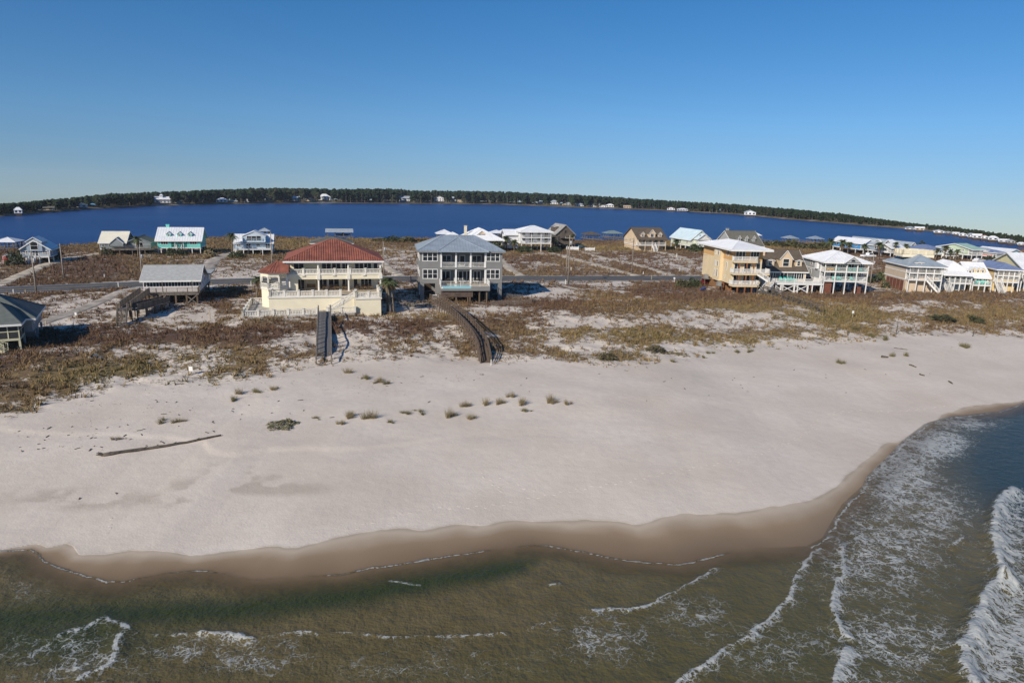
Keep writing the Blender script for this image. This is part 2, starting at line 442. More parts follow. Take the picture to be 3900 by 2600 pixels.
pc = mixc(n, l, math_(n, l, 'MULTIPLY', ramp(n, l, v2, [(.38, (0, 0, 0)), (.62, (1, 1, 1))]), .65), pc, (.050, .038, .022))
colr = mixc(n, l, pm, sand, pc)
l.new(colr, b.inputs['Base Color'])
rg = ramp(n, l, attr(n, 'wet'), [(0, (.95, .95, .95)), (.5, (.6, .6, .6)), (1, (.32, .32, .32))])
l.new(rg, b.inputs['Roughness'])
b.inputs['Specular IOR Level'].default_value = .25
hb = math_(n, l, 'ADD', math_(n, l, 'MULTIPLY', s2, .5), math_(n, l, 'MULTIPLY', s3, .25))
hb = math_(n, l, 'MULTIPLY', hb, math_(n, l, 'SUBTRACT', 1.0, math_(n, l, 'MULTIPLY', wetmask, .93)))
hb = math_(n, l, 'ADD', hb, math_(n, l, 'MULTIPLY', pm, 1.0))
bp = n.new('ShaderNodeBump'); bp.inputs['Strength'].default_value = .6; bp.inputs['Distance'].default_value = .14
l.new(hb, bp.inputs['Height']); l.new(bp.outputs[0], b.inputs['Normal'])
ground_o = np_mesh('ground', np.stack([GX, GY, GZ], 1), GQ, gm, True,
                   dict(dens=dens, hue=kindc, wet=wet, damp=np.clip(damp, 0, 1) * .5, tide=np.clip(tide, 0, 1)))
tag(ground_o, 'white sand beach and dunes with brown dune plants', None, None, 'structure')

# ------------------------------------------------------------------ grass of the dunes (uncountable)
def blades(P, hgt, lean, width, rs, nb):
    """P (n,3) tuft bases -> triangles"""
    n_ = len(P)
    base = np.repeat(P, nb, 0); hg = np.repeat(hgt, nb) * (.55 + .6 * rs.rand(n_ * nb))
    a = rs.rand(n_ * nb) * 2 * np.pi; r = lean * np.repeat(hgt, nb) * rs.rand(n_ * nb) ** .7
    off = np.repeat(hgt, nb) * .35 * rs.rand(n_ * nb)
    a0 = rs.rand(n_ * nb) * 2 * np.pi
    b0 = base + np.stack([np.cos(a0) * off, np.sin(a0) * off, -0.04 + 0 * off], 1)
    tip = b0 + np.stack([np.cos(a) * r, np.sin(a) * r, hg], 1)
    q = rs.rand(n_ * nb) * np.pi
    wv = np.stack([np.cos(q), np.sin(q), 0 * q], 1) * (np.repeat(hgt, nb) * width)[:, None]
    V = np.empty((n_ * nb, 3, 3)); V[:, 0] = b0 - wv; V[:, 1] = b0 + wv; V[:, 2] = tip
    return V.reshape(-1, 3)
gr, n, l, b = nmat('dune_grass_blade')
hue = attr(n, 'hue')
pc = ramp(n, l, hue, [(.0, (.175, .150, .056)), (.22, (.305, .232, .102)), (.5, (.310, .212, .100)), (.75, (.220, .138, .076)), (1.0, (.165, .094, .062))])
geo = n.new('ShaderNodeNewGeometry')
pc = mixc(n, l, math_(n, l, 'MULTIPLY', noise(n, l, geo.outputs['Position'], 2.0, 3), .6), pc, (.075, .056, .03))
l.new(pc, b.inputs['Base Color']); b.inputs['Roughness'].default_value = .85
b.inputs['Specular IOR Level'].default_value = .1
rs = np.random.RandomState(5)
pts = []
NT = 0
for (ya, yb, per) in ((58, 150, 9.0), (150, 350, 1.9)):
    area = 0.5 * 1.75 * (yb * yb - ya * ya)
    m = int(area * per)
    yy = np.sqrt(ya * ya + rs.rand(m) * (yb * yb - ya * ya)); xx = (rs.rand(m) * 1.75 - .9) * yy
    dd, kk = cover(xx, yy, 2.5 + 0 * xx)
    cl = fbm(xx * .8, yy * .8, 3)                 # clumps
    keep = rs.rand(m) < np.clip((dd - .08) * 1.0, 0, .72) * sstep(.44, .62, cl + .30 * (dd - .35))
    keep &= (yl(LLAG, xx) - yy > 1)
    pts.append(np.stack([xx, yy, dd, kk, np.full(m, 0.0 if yb < 200 else 1.0)], 1)[keep])
pts = np.vstack(pts)
zz = H(pts[:, 0], pts[:, 1])
hg = (.24 + .50 * rs.rand(len(pts)) ** 2) * (1 + .5 * pts[:, 4])
hg *= 1 + .5 * np.clip(.5 - pts[:, 3], 0, 1)
# small runners creeping out over the sand below the dunes
m = 60000
yy = np.sqrt(55 ** 2 + rs.rand(m) * (125 ** 2 - 55 ** 2)); xx = (rs.rand(m) * 1.75 - .9) * yy
qx, qy = proj(xx, yy, 1.9 + 0 * xx); w_ = 0
for e in [(1000, 1450, 280, 46), (1640, 1435, 220, 44), (2150, 1385, 330, 24), (720, 1490, 230, 34), (450, 1560, 300, 46), (2650, 1330, 260, 40), (3250, 1290, 260, 34), (3700, 1300, 220, 30), (250, 1640, 240, 30), (1350, 1480, 180, 24)]: w_ = np.maximum(w_, ell(qx, qy, *e))
kp = rs.rand(m) < w_ * .5 * sstep(.42, .62, fbm(xx * .6 + 4, yy * .6, 3))
sp = np.stack([xx, yy, 0 * xx + .3, .15 + .4 * rs.rand(m), 0 * xx], 1)[kp]
hg = np.concatenate([hg, .07 + .10 * rs.rand(len(sp))]); pts = np.vstack([pts, sp]); zz = np.concatenate([zz, H(sp[:, 0], sp[:, 1])])
V = blades(np.stack([pts[:, 0], pts[:, 1], zz], 1), hg, 1.0, .11, rs, 5)
hu = np.repeat(np.clip(pts[:, 3] + .5 * (rs.rand(len(pts)) - .5), 0, 1), 15)
o = np_mesh('dune_grass', V, np.arange(len(V)).reshape(-1, 3), gr, False, dict(hue=hu))
tag(o, 'dry brown and golden grass covering the dunes', 'grass', None, 'stuff')
print('dune tufts', len(pts))
# ------------------------------------------------------------------ sea
SX, SY, SQ = fan(14, 200, 4.5e-5, -1.02, 1.02, 620)
ss = sdist(LSH, SX, SY)
keep = ss < 3.0
vi = -np.ones(len(SX), int)
qk = keep[SQ].all(1); SQ = SQ[qk]
used = np.unique(SQ); vi[used] = np.arange(len(used)); SQ = vi[SQ]
SX, SY, ss = SX[used], SY[used], ss[used]
PXs, PYs = proj(SX, SY, 0 * SX)
def pl(pts):
    return np.array([at(x, y, 0)[:2] for x, y in pts])
def side_dist(P, X, Y):
    """distance to a polyline and signed side"""
    best = np.full(X.shape, 1e9); sg = np.zeros(X.shape)
    for (ax, ay), (bx_, by_) in zip(P[:-1], P[1:]):
        dx, dy = bx_ - ax, by_ - ay
        t = np.clip(((X - ax) * dx + (Y - ay) * dy) / (dx * dx + dy * dy), 0, 1)
        ex, ey = X - ax - t * dx, Y - ay - t * dy
        d_ = np.hypot(ex, ey); m_ = d_ < best
        best = np.where(m_, d_, best); sg = np.where(m_, np.sign(dx * ey - dy * ex), sg)
    return best, sg
wob = fbm(SX * 1.1, SY * 1.1, 4) - .5
Zs = 0.05 * (fbm(SX * .55, SY * .8, 4) - .5) * sstep(0, -3, ss)
Zs = Zs + 0.20 * (fbm(SX * .16 + SY * .05, SY * .22, 3) - .5) * sstep(-4, -22, ss)
foam = np.zeros(SX.shape)
# (polyline in photograph pixels, crest half width m, height m, trail m behind on seaward side, strength)
BREAK = [([(3860, 1880), (3821, 1907), (3793, 1949), (3786, 2061), (3803, 2166), (3814, 2223)], .30, .62, 3.2, 1.0),
         ([(3814, 2223), (3758, 2272), (3722, 2377), (3680, 2468), (3659, 2496), (3694, 2640)], .35, .66, 4.0, 1.0),
         ([(3123, 2089), (3056, 2152), (3021, 2223), (3007, 2272), (2937, 2356), (2832, 2433), (2670, 2538), (2560, 2610)], .14, .10, .9, .8),
         ([(3205, 2070), (3200, 2110), (3217, 2159), (3168, 2286), (3196, 2398), (3235, 2433)], .14, .14, 1.3, .9),
         ([(3224, 2482), (3200, 2531), (3168, 2620)], .2, .16, 1.6, 1.0),
         ([(2238, 2323), (2398, 2323), (2505, 2293), (2600, 2238), (2726, 2166)], .09, .06, .5, .75),
         ([(576, 2414), (737, 2421), (871, 2421), (958, 2434), (1105, 2411), (1300, 2414), (1400, 2411), (1521, 2427), (1648, 2424), (1930, 2411)], .05, .05, .35, .62),
         ([(760, 2418), (871, 2421), (958, 2434)], .16, .12, .8, .9),
         ([(2017, 2390), (2110, 2364)], .07, .03, .3, .7),
         ([(228, 2421), (330, 2400), (395, 2354), (489, 2394)], .22, .10, .5, .72),
         ([(455, 2427), (440, 2480), (429, 2514), (380, 2552), (321, 2575), (280, 2610)], .22, .14, .6, .8),
         ([(1480, 2215), (1530, 2222), (1600, 2232)], .12, .04, .2, .6),
         ([(2085, 2235), (2130, 2222)], .10, .06, .2, .75), ([(1800, 2500), (1890, 2470)], .06, .03, .2, .6),
         ([(3660, 2040), (3630, 2080)], .2, .12, .4, .7)]
for pts_, w_, h_, tr, st in BREAK:
    P = pl(pts_)
    d_, sg = side_dist(P, SX + .5 * wob, SY + .5 * (fbm(SX * 1.1 + 50, SY * 1.1, 4) - .5))
    # seaward side: right of the direction when the line is drawn away from the shore
    sea_side = np.where(sdist(LSH, SX, SY) < np.interp(0, [0], [0]), 1, 1)
    Zs = Zs + h_ * np.exp(-(d_ / (w_ * 2.2)) ** 2) * (.7 + .6 * fbm(SX * .8, SY * .8, 3))
    f1 = np.exp(-(d_ / w_) ** 2) * 1.0
    # trailing foam lies on the side away from the beach
    out_ = side_dist(P, SX, SY)[1]
    mid = P[len(P) // 2]; e_ = np.array([[mid[0] + 2.0], [mid[1] - 1.0]])
    seaside = side_dist(P, e_[0], e_[1])[1][0]
    f2 = np.where(out_ == seaside, np.exp(-d_ / tr), np.exp(-d_ / (tr * .12 + .05)))
    foam = np.maximum(foam, np.clip(st * np.maximum(f1, .80 * f2), 0, 1))
for e, st in [((3350, 2080, 330, 260), .5), ((3420, 1800, 170, 200), .66), ((3560, 1690, 150, 70), .72), ((3650, 1610, 180, 40), .6), ((300, 2500, 330, 130), .42), ((950, 2500, 300, 90), .40), ((2300, 2440, 260, 110), .42),
              ((3400, 2450, 330, 160), .50), ((2950, 2480, 250, 140), .38), ((1650, 2530, 500, 90), .30), ((2650, 2350, 160, 110), .40), ((700, 2480, 160, 60), .4), ((3850, 2450, 150, 250), .66), ((3850, 2100, 120, 160), .55),
              ((120, 2250, 100, 60), .34), ((3560, 1950, 180, 160), .52)]:
    foam = np.maximum(foam, st * ell(PXs, PYs, *e, soft=.8))
# swash edge: a thin white line where the film of water ends
edge = np.exp(-((ss - .35 + .5 * wob) / .09) ** 2) * sstep(.30, .50, fbm(SX * .25 + 8, SY * .25, 2) + .5 * sstep(20, 26, SX) + .35 * sstep(-20, -26, SX))
foam = np.maximum(foam, .9 * edge)
# depth of the water: trough along the beach, deeper to the right
TR = pl([(-300, 2385), (0, 2362), (400, 2338), (870, 2328), (1300, 2276), (1700, 2205), (1970, 2163), (2075, 2128)])
td = seg_dist(TR, SX + .8 * wob, SY + 0.6 * wob)
tw = np.interp(SX, [-30, -20, -6, 0, 2.2], [2.2, 1.9, 1.7, 1.5, .9])
trough = (1 - sstep(.0, 1.35, td / tw)) * .92 * sstep(3.2, .4, SX)
deep = sstep(-2, -26, ss)
deep = deep * (1 - .75 * ell(PXs, PYs, 1700, 2330, 900, 120, .6)) + .35 * ell(PXs, PYs, 3000, 2350, 700, 260, .6)
deep = np.clip(deep, 0, 1)
trough = np.maximum(trough, .8 * ell(PXs, PYs, 180, 2400, 420, 120, .7))
blue = ell(PXs, PYs, 3950, 1760, 330, 240, .5)
alpha = sstep(.9, -2.2, ss + .7 * wob)
alpha = np.maximum(alpha, foam * sstep(1.2, .4, ss))
alpha = np.clip(alpha, 0, 1)
sm, n, l, b = nmat('sea_water')
geo = n.new('ShaderNodeNewGeometry'); pos = geo.outputs['Position']
wn1 = noise(n, l, pos, .45, 4)
shal = ramp(n, l, wn1, [(.3, (.098, .078, .032)), (.7, (.140, .110, .050))])
body = mixc(n, l, attr(n, 'deep'), shal, (.064, .066, .024))
body = mixc(n, l, attr(n, 'trough'), body, (.028, .040, .011))
body = mixc(n, l, attr(n, 'blue'), body, (.022, .038, .040))
# lacy foam
mp = n.new('ShaderNodeMapping'); mp.inputs['Scale'].default_value = (1, 1, 0)
l.new(pos, mp.inputs[0])
nz = noise(n, l, mp.outputs[0], 1.2, 5, .6, 'Color')
vm = n.new('ShaderNodeVectorMath'); vm.operation = 'MULTIPLY_ADD'; vm.inputs[1].default_value = (1.5, 1.5, 0)
l.new(nz, vm.inputs[0]); l.new(mp.outputs[0], vm.inputs[2])
def vor(scale):
    v = n.new('ShaderNodeTexVoronoi'); v.feature = 'DISTANCE_TO_EDGE'; v.inputs['Scale'].default_value = scale
    l.new(vm.outputs[0], v.inputs['Vector']); return v.outputs['Distance']
lace = math_(n, l, 'MINIMUM', math_(n, l, 'MULTIPLY', vor(1.7), 1.0), math_(n, l, 'ADD', math_(n, l, 'MULTIPLY', vor(4.4), .9), .02))
brk = noise(n, l, mp.outputs[0], .75, 5, .65)
fa = attr(n, 'foam')
lim = math_(n, l, 'MULTIPLY', math_(n, l, 'POWER', fa, 1.5), .30)
lim = math_(n, l, 'MULTIPLY', lim, ramp(n, l, math_(n, l, 'ADD', brk, math_(n, l, 'MULTIPLY', fa, .25)), [(.42, (0, 0, 0)), (.68, (1, 1, 1))]))
fm = math_(n, l, 'MULTIPLY', math_(n, l, 'SUBTRACT', lim, lace), 16.0, True)
solid = math_(n, l, 'MULTIPLY', math_(n, l, 'SUBTRACT', math_(n, l, 'ADD', fa, math_(n, l, 'MULTIPLY', noise(n, l, mp.outputs[0], 3.2, 6, .75), 1.1)), 1.50), 4.5, True)
fmask = math_(n, l, 'MAXIMUM', math_(n, l, 'MULTIPLY', fm, .62), solid)
l.new(mixc(n, l, fmask, body, (.60, .63, .63)), b.inputs['Base Color'])
l.new(ramp(n, l, fmask, [(0, (.16, .16, .16)), (1, (.9, .9, .9))]), b.inputs['Roughness'])
b.inputs['IOR'].default_value = 1.33; b.inputs['Specular IOR Level'].default_value = .26
l.new(math_(n, l, 'MAXIMUM', attr(n, 'alpha'), math_(n, l, 'MULTIPLY', fmask, .9)), b.inputs['Alpha'])
w1 = noise(n, l, pos, 1.1, 5, .6); w2 = noise(n, l, pos, 4.0, 4, .6)
hb = math_(n, l, 'ADD', math_(n, l, 'MULTIPLY', w1, .9), math_(n, l, 'MULTIPLY', w2, .30))
hb = math_(n, l, 'ADD', hb, math_(n, l, 'MULTIPLY', fmask, .12))
bp = n.new('ShaderNodeBump'); bp.inputs['Strength'].default_value = .75; bp.inputs['Distance'].default_value = .34
l.new(hb, bp.inputs['Height']); l.new(bp.outputs[0], b.inputs['Normal'])
sea = np_mesh('sea', np.stack([SX, SY, Zs + .03], 1), SQ, sm, True, dict(foam=foam, trough=trough, deep=deep, blue=blue, alpha=alpha))
tag(sea, 'olive green sea with foam lines washing onto the beach', None, None, 'structure')

# ------------------------------------------------------------------ far shore, lagoon
WATER_PX = [(0, 826), (212, 808), (425, 793), (600, 784), (1000, 776), (1250, 774), (1600, 776), (1900, 779), (2200, 791), (2500, 801), (2800, 817), (3000, 836), (3300, 860), (3450, 872), (3600, 888), (3750, 914), (3900, 936)]
TREE_PX = [(0, 773), (212, 756), (425, 737), (700, 727), (950, 718), (1070, 717), (1300, 720), (1480, 720), (1600, 726), (1900, 730), (2200, 742), (2500, 760), (2800, 777), (3000, 793), (3200, 811), (3500, 849), (3700, 878), (3900, 903)]
wp = np.array([at(x, y, 0)[:2] for x, y in WATER_PX])
ft = wp[:, 0] / wp[:, 1]; fr = wp[:, 1]
ft = np.concatenate([[-1.6], ft, [1.6]]); fr = np.concatenate([[330], fr, [330]])
def far_y(t): return np.interp(t, ft, fr) * (1 + .012 * (fbm(t * 60, t * 0 + 1.5, 3) - .5))
tt = np.linspace(-1.35, 1.35, 420); rows = np.linspace(0, 1, 70)
y0 = 150.0
LY = y0 * (far_y(tt)[None, :] * 1.02 / y0) ** rows[:, None]
LX = LY * tt[None, :]
i = np.arange(69 * 420).reshape(69, 420)[:, :-1].ravel()
LQ = np.stack([i, i + 1, i + 421, i + 420], 1)
lm, n, l, b = nmat('lagoon_water')
geo = n.new('ShaderNodeNewGeometry'); pos = geo.outputs['Position']
mp = n.new('ShaderNodeMapping'); mp.inputs['Scale'].default_value = (.35, 1, 1); l.new(pos, mp.inputs[0])
big = noise(n, l, mp.outputs[0], .018, 5, .6)
l.new(ramp(n, l, big, [(.35, (.010, .036, .135)), (.62, (.016, .052, .175))]), b.inputs['Base Color'])
b.inputs['IOR'].default_value = 1.33; b.inputs['Roughness'].default_value = .35
b.inputs['Specular IOR Level'].default_value = .28
w1 = noise(n, l, mp.outputs[0], .8, 4, .6)
bp = n.new('ShaderNodeBump'); bp.inputs['Strength'].default_value = .8; bp.inputs['Distance'].default_value = .5
l.new(w1, bp.inputs['Height']); l.new(bp.outputs[0], b.inputs['Normal'])
lag = np_mesh('lagoon_water', np.stack([LX.ravel(), LY.ravel(), 0 * LX.ravel()], 1), LQ, lm, True)
tag(lag, 'deep blue lagoon behind the houses', None, None, 'structure')

fa_ = np.array([1.0, 1.006, 1.02, 1.05, 1.10, 1.18]); fz = np.array([-.3, .35, 1.0, 1.4, 1.6, 1.2])
Yf = far_y(tt)[None, :] * fa_[:, None]; Xf = Yf * tt[None, :]; Zf = fz[:, None] + 0 * Xf
i = np.arange(5 * 420).reshape(5, 420)[:, :-1].ravel()
FQ = np.stack([i, i + 1, i + 421, i + 420], 1)
fm_, n, l, b = nmat('far_bank')
geo = n.new('ShaderNodeNewGeometry'); pos = geo.outputs['Position']
l.new(ramp(n, l, noise(n, l, pos, .03, 5, .7), [(.35, (.07, .065, .03)), (.52, (.13, .10, .05)), (.72, (.33, .28, .2))]), b.inputs['Base Color'])
b.inputs['Roughness'].default_value = .95
o = np_mesh('far_shore', np.stack([Xf.ravel(), Yf.ravel(), Zf.ravel()], 1), FQ, fm_, True)
tag(o, 'low grassy bank across the lagoon', None, None, 'structure')

# houses on the far bank: pixel, width, height, roof and wall colour
far_list = [(70, 817, 20, 22, 'W', 'W'), (181, 803, 34, 14, 'D', 'T'), (310, 793, 30, 16, 'W', 'W'), (351, 787, 20, 10, 'B', 'D'), (614, 777, 56, 24, 'W', 'W'), (682, 776, 24, 10, 'D', 'G'), (844, 774, 35, 18, 'W', 'W'), (889, 772, 25, 9, 'W', 'G'), (941, 771, 15, 14, 'G', 'W'),
            (1026, 766, 26, 14, 'R', 'T'), (1125, 769, 32, 20, 'W', 'W'), (1180, 769, 34, 14, 'T', 'T'), (1235, 767, 40, 26, 'W', 'W'), (1540, 770, 38, 22, 'G', 'W'), (1672, 771, 38, 24, 'W', 'W'), (1725, 766, 17, 16, 'G', 'G'), (1752, 773, 17, 11, 'T', 'T'),
            (2060, 777, 24, 10, 'W', 'W'), (2110, 781, 27, 18, 'G', 'W'), (2142, 783, 18, 8, 'T', 'T'), (2164, 784, 22, 14, 'G', 'G'), (2208, 787, 28, 12, 'G', 'W'), (2257, 789, 26, 11, 'D', 'W'), (2297, 791, 26, 10, 'T', 'W'), (2323, 791, 28, 14, 'W', 'W'), (2389, 794, 27, 11, 'T', 'T'),
            (2555, 802, 27, 13, 'R', 'W'), (2599, 804, 37, 10, 'W', 'W'), (2742, 808, 9, 8, 'W', 'W'), (2856, 822, 38, 20, 'A', 'W'), (3465, 875, 28, 10, 'G', 'W'), (3502, 878, 26, 12, 'W', 'T'), (3576, 888, 30, 10, 'W', 'W'), (3611, 890, 18, 7, 'G', 'G'), (3640, 894, 18, 8, 'W', 'W'),
            (3667, 900, 22, 11, 'W', 'W'), (3696, 904, 18, 13, 'G', 'W'), (3720, 908, 24, 14, 'W', 'W'), (3749, 911, 20, 13, 'R', 'W'), (3781, 916, 26, 14, 'W', 'W'), (3822, 923, 28, 10, 'W', 'W'), (3850, 927, 20, 12, 'G', 'G'), (3889, 934, 20, 9, 'W', 'W')]
far_xy = [(px, at(px, py, .9)[1], w_ * .62) for px, py, w_, hgt, rc, wc in far_list]
# far pine wood: thousands of crowns, one mass
bm = bmesh.new(); bmesh.ops.create_icosphere(bm, subdivisions=1, radius=1.0)
IV = np.array([v.co[:] for v in bm.verts]); IF = np.array([[v.index for v in f.verts] for f in bm.faces]); bm.free()
rs = np.random.RandomState(3)
tp = np.array(TREE_PX, float)
TV, TF, TH = [], [], []
kk = 0
NTREE = 6800
ts = np.sort(rs.rand(NTREE) * 1.75 - .88)
for j in range(NTREE):
    t = ts[j]; k = 1.012 + .12 * rs.rand() ** 1.3
    y = float(far_y(np.array([t]))[0]) * k; x = y * t
    px, py0 = proj(x, y, 10.0)
    hit = [yh for a_, yh, w_ in far_xy if abs(px - a_) < w_ and y < yh * 1.03]
    if hit:
        y = max(hit) * (1.035 + .10 * rs.rand()); x = y * t
        px, py0 = proj(x, y, 10.0)
    pyt = np.interp(px, tp[:, 0], tp[:, 1])
    hor = HOR + SLOPE * px
    zt = CH - (pyt - hor) * (y * fw[1]) / F * 1.02
    zt = max(zt, 3.2) * (.70 + .36 * rs.rand() ** .7) * (1.0 if k > 1.03 else .8 + .2 * rs.rand())
    cr_ = zt * (.11 + .09 * rs.rand())
    hv = np.clip(.5 + .5 * (fbm(np.array([t * 22]), np.array([.5]), 3)[0] - .5) + .45 * (rs.rand() - .5), 0, 1)
    for lob in range(4):
        a = rs.rand() * 6.28
        c_ = np.array((x + math.cos(a) * cr_ * .5 * (lob > 0), y + math.sin(a) * cr_ * .5, zt - cr_ * (.75 + .85 * lob) * (.8 + .4 * rs.rand())))
        v = IV * (cr_ * (.55 + .75 * rs.rand(len(IV), 1))) * np.array((1, 1, .8)) + c_
        TV.append(v); TF.append(IF + kk); kk += len(v); TH.append(np.full(len(v), hv))
    if rs.rand() < .55:
        w_ = max(.10, zt * .011)
        v = np.array([(x - w_, y - cr_ * .9, .8), (x + w_, y - cr_ * .9, .8), (x, y - cr_ * .9 + w_, .8), (x - w_ * .6, y - cr_ * .5, zt * .8), (x + w_ * .6, y - cr_ * .5, zt * .8), (x, y - cr_ * .5 + w_, zt * .8)])
        TV.append(v); TF.append(np.array([(0, 1, 4), (0, 4, 3), (1, 2, 5), (1, 5, 4), (2, 0, 3), (2, 3, 5)]) + kk); kk += 6; TH.append(np.full(6, 2.0))
tm, n, l, b = nmat('pine_wood')
geo = n.new('ShaderNodeNewGeometry'); pos = geo.outputs['Position']
hu = attr(n, 'hue')
fol = ramp(n, l, hu, [(.15, (.016, .028, .013)), (.5, (.028, .044, .020)), (.9, (.060, .056, .030))])
fol = mixc(n, l, math_(n, l, 'MULTIPLY', noise(n, l, pos, .6, 4, .7), .8), fol, (.010, .016, .008))
trk = math_(n, l, 'GREATER_THAN', hu, 1.5)
l.new(mixc(n, l, trk, fol, (.16, .13, .10)), b.inputs['Base Color']); b.inputs['Roughness'].default_value = .95
b.inputs['Specular IOR Level'].default_value = .1
o = np_mesh('pine_forest', np.vstack(TV), np.vstack(TF), tm, False, dict(hue=np.concatenate(TH)))
tag(o, 'dark pine wood along the far side of the lagoon', 'forest', None, 'stuff')

# ------------------------------------------------------------------ road
def strip(name, P, halfw, zoff, m, sub=2.0, drop=True, zfun=None):
    P = [Vector((p[0], p[1])) for p in P]
    S = []
    for a, c in zip(P[:-1], P[1:]):
        k = max(1, int((c - a).length / sub))
        S += [a.lerp(c, q / k) for q in range(k)]
    S.append(P[-1])
    v, f = [], []
    offs = [-halfw - .25, -halfw, -halfw * .33, halfw * .33, halfw, halfw + .25] if drop else [-halfw, halfw]
    for q, p in enumerate(S):
        d_ = (S[min(q + 1, len(S) - 1)] - S[max(q - 1, 0)]).normalized(); nn = Vector((-d_.y, d_.x))
        wj = 1 + .12 * (float(fbm(np.array([p.x * .4]), np.array([p.y * .4]), 2)[0]) - .5) * 2 if drop else 1
        for c in offs:
            w_ = p + nn * (c * wj)
            z = zfun(w_.x, w_.y) if zfun else hz(w_.x, w_.y)
            v.append((w_.x, w_.y, z + (zoff if abs(c) <= halfw + .01 else -.12)))
    k = len(offs)
    for q in range(len(S) - 1):
        for c in range(k - 1):
            i_ = q * k + c
            f.append((i_, i_ + k, i_ + k + 1, i_ + 1))
    return mesh_obj(name, v, f, m, None, True)
asph = mat('asphalt', (.075, .075, .08), .9, .22, .25, .3, 12)
RD = LRD[1:-1]
RD = np.vstack([LRD[0] + (LRD[1] - LRD[0]) * .4, RD, LRD[-1]])
def resample(P, step):
    out = []
    for a, c in zip(P[:-1], P[1:]):
        k = max(1, int(np.hypot(*(c - a)) / step)); out += [a + (c - a) * q / k for q in range(k)]
    return np.array(out + [P[-1]])
def smooth_line(P, it=30):
    P = resample(P, 4.0)
    for _ in range(it):
        P[1:-1] = .5 * P[1:-1] + .25 * (P[:-2] + P[2:])
    return P
RDS = smooth_line(RD)
road = strip('road', RDS, 4.7, 0, asph, 4, False, lambda x, y: 2.35)
tag(road, 'two lane asphalt road behind the beach houses', None, None, 'structure')
def offset(P, c):
    d_ = np.gradient(P, axis=0); d_ /= np.hypot(d_[:, 0], d_[:, 1])[:, None]
    return P + np.stack([-d_[:, 1], d_[:, 0]], 1) * c
paint = mat('road_paint', (.62, .61, .56), .8, .25, .8); ypaint = mat('road_paint_yellow', (.50, .36, .08), .8, .2, .8)
for c, w_, m_ in ((-3.6, .09, paint), (3.6, .09, paint), (-.14, .07, ypaint), (.14, .07, ypaint)):
    o = strip('road_line', offset(RDS, c), w_, .004, m_, 4, False, lambda x, y: 2.35)
    o.parent = road
    o['kind'] = 'structure'
psand = mat('path_sand', (.50, .43, .33), .95, .3, .45, .4, 3); pgrav = mat('path_gravel', (.37, .325, .27), .95, .35, .4, .5, 4)
for (pts_, hw, nm), in zip(DRV):
    if not nm: continue
    P = np.array([at(x, y, 2.3)[:2] for x, y in pts_])
    o = strip(nm, smooth_line(P, 6), hw, .07, psand if nm == 'sand_path' else pgrav, 2.0)
    tag(o, None, None, None, 'structure')
# ------------------------------------------------------------------ building kit
WHITE = mat('white_paint', (.74, .73, .70), .6, .06, .6)
GLASS = None
def glass_mat():
    m, n, l, b = nmat('window_glass')
    geo = n.new('ShaderNodeNewGeometry')
    l.new(ramp(n, l, noise(n, l, geo.outputs['Position'], .7, 3), [(.35, (.010, .013, .017)), (.6, (.035, .042, .050)), (.75, (.12, .12, .11))]), b.inputs['Base Color'])
    b.inputs['Roughness'].default_value = .06; b.inputs['IOR'].default_value = 1.45
    return m
GLASS = glass_mat()
WOODG = mat('weathered_wood', (.17, .145, .12), .9, .3, 2.5, .4, 14, streak=1)
WOODB = mat('brown_wood', (.20, .125, .065), .85, .25, 2.5, .4, 14, streak=1)
PILE = mat('timber_pile', (.14, .10, .065), .9, .25, 2.0, .4, 14, streak=1)
CONC = mat('concrete', (.40, .38, .35), .9, .15, .8, .2, 8)

def clip_line(poly2, c, horizontal=False):
    """u-range of the convex polygon poly2 [(u,v)] at u=c -> (v0,v1)"""
    vs = []
    k = len(poly2)
    for i in range(k):
        (a, b), (c2, d) = poly2[i], poly2[(i + 1) % k]
        if (a - c) * (c2 - c) <= 0 and abs(a - c2) > 1e-6:
            vs.append(b + (d - b) * (c - a) / (c2 - a))
    return (min(vs), max(vs)) if len(vs) >= 2 else None

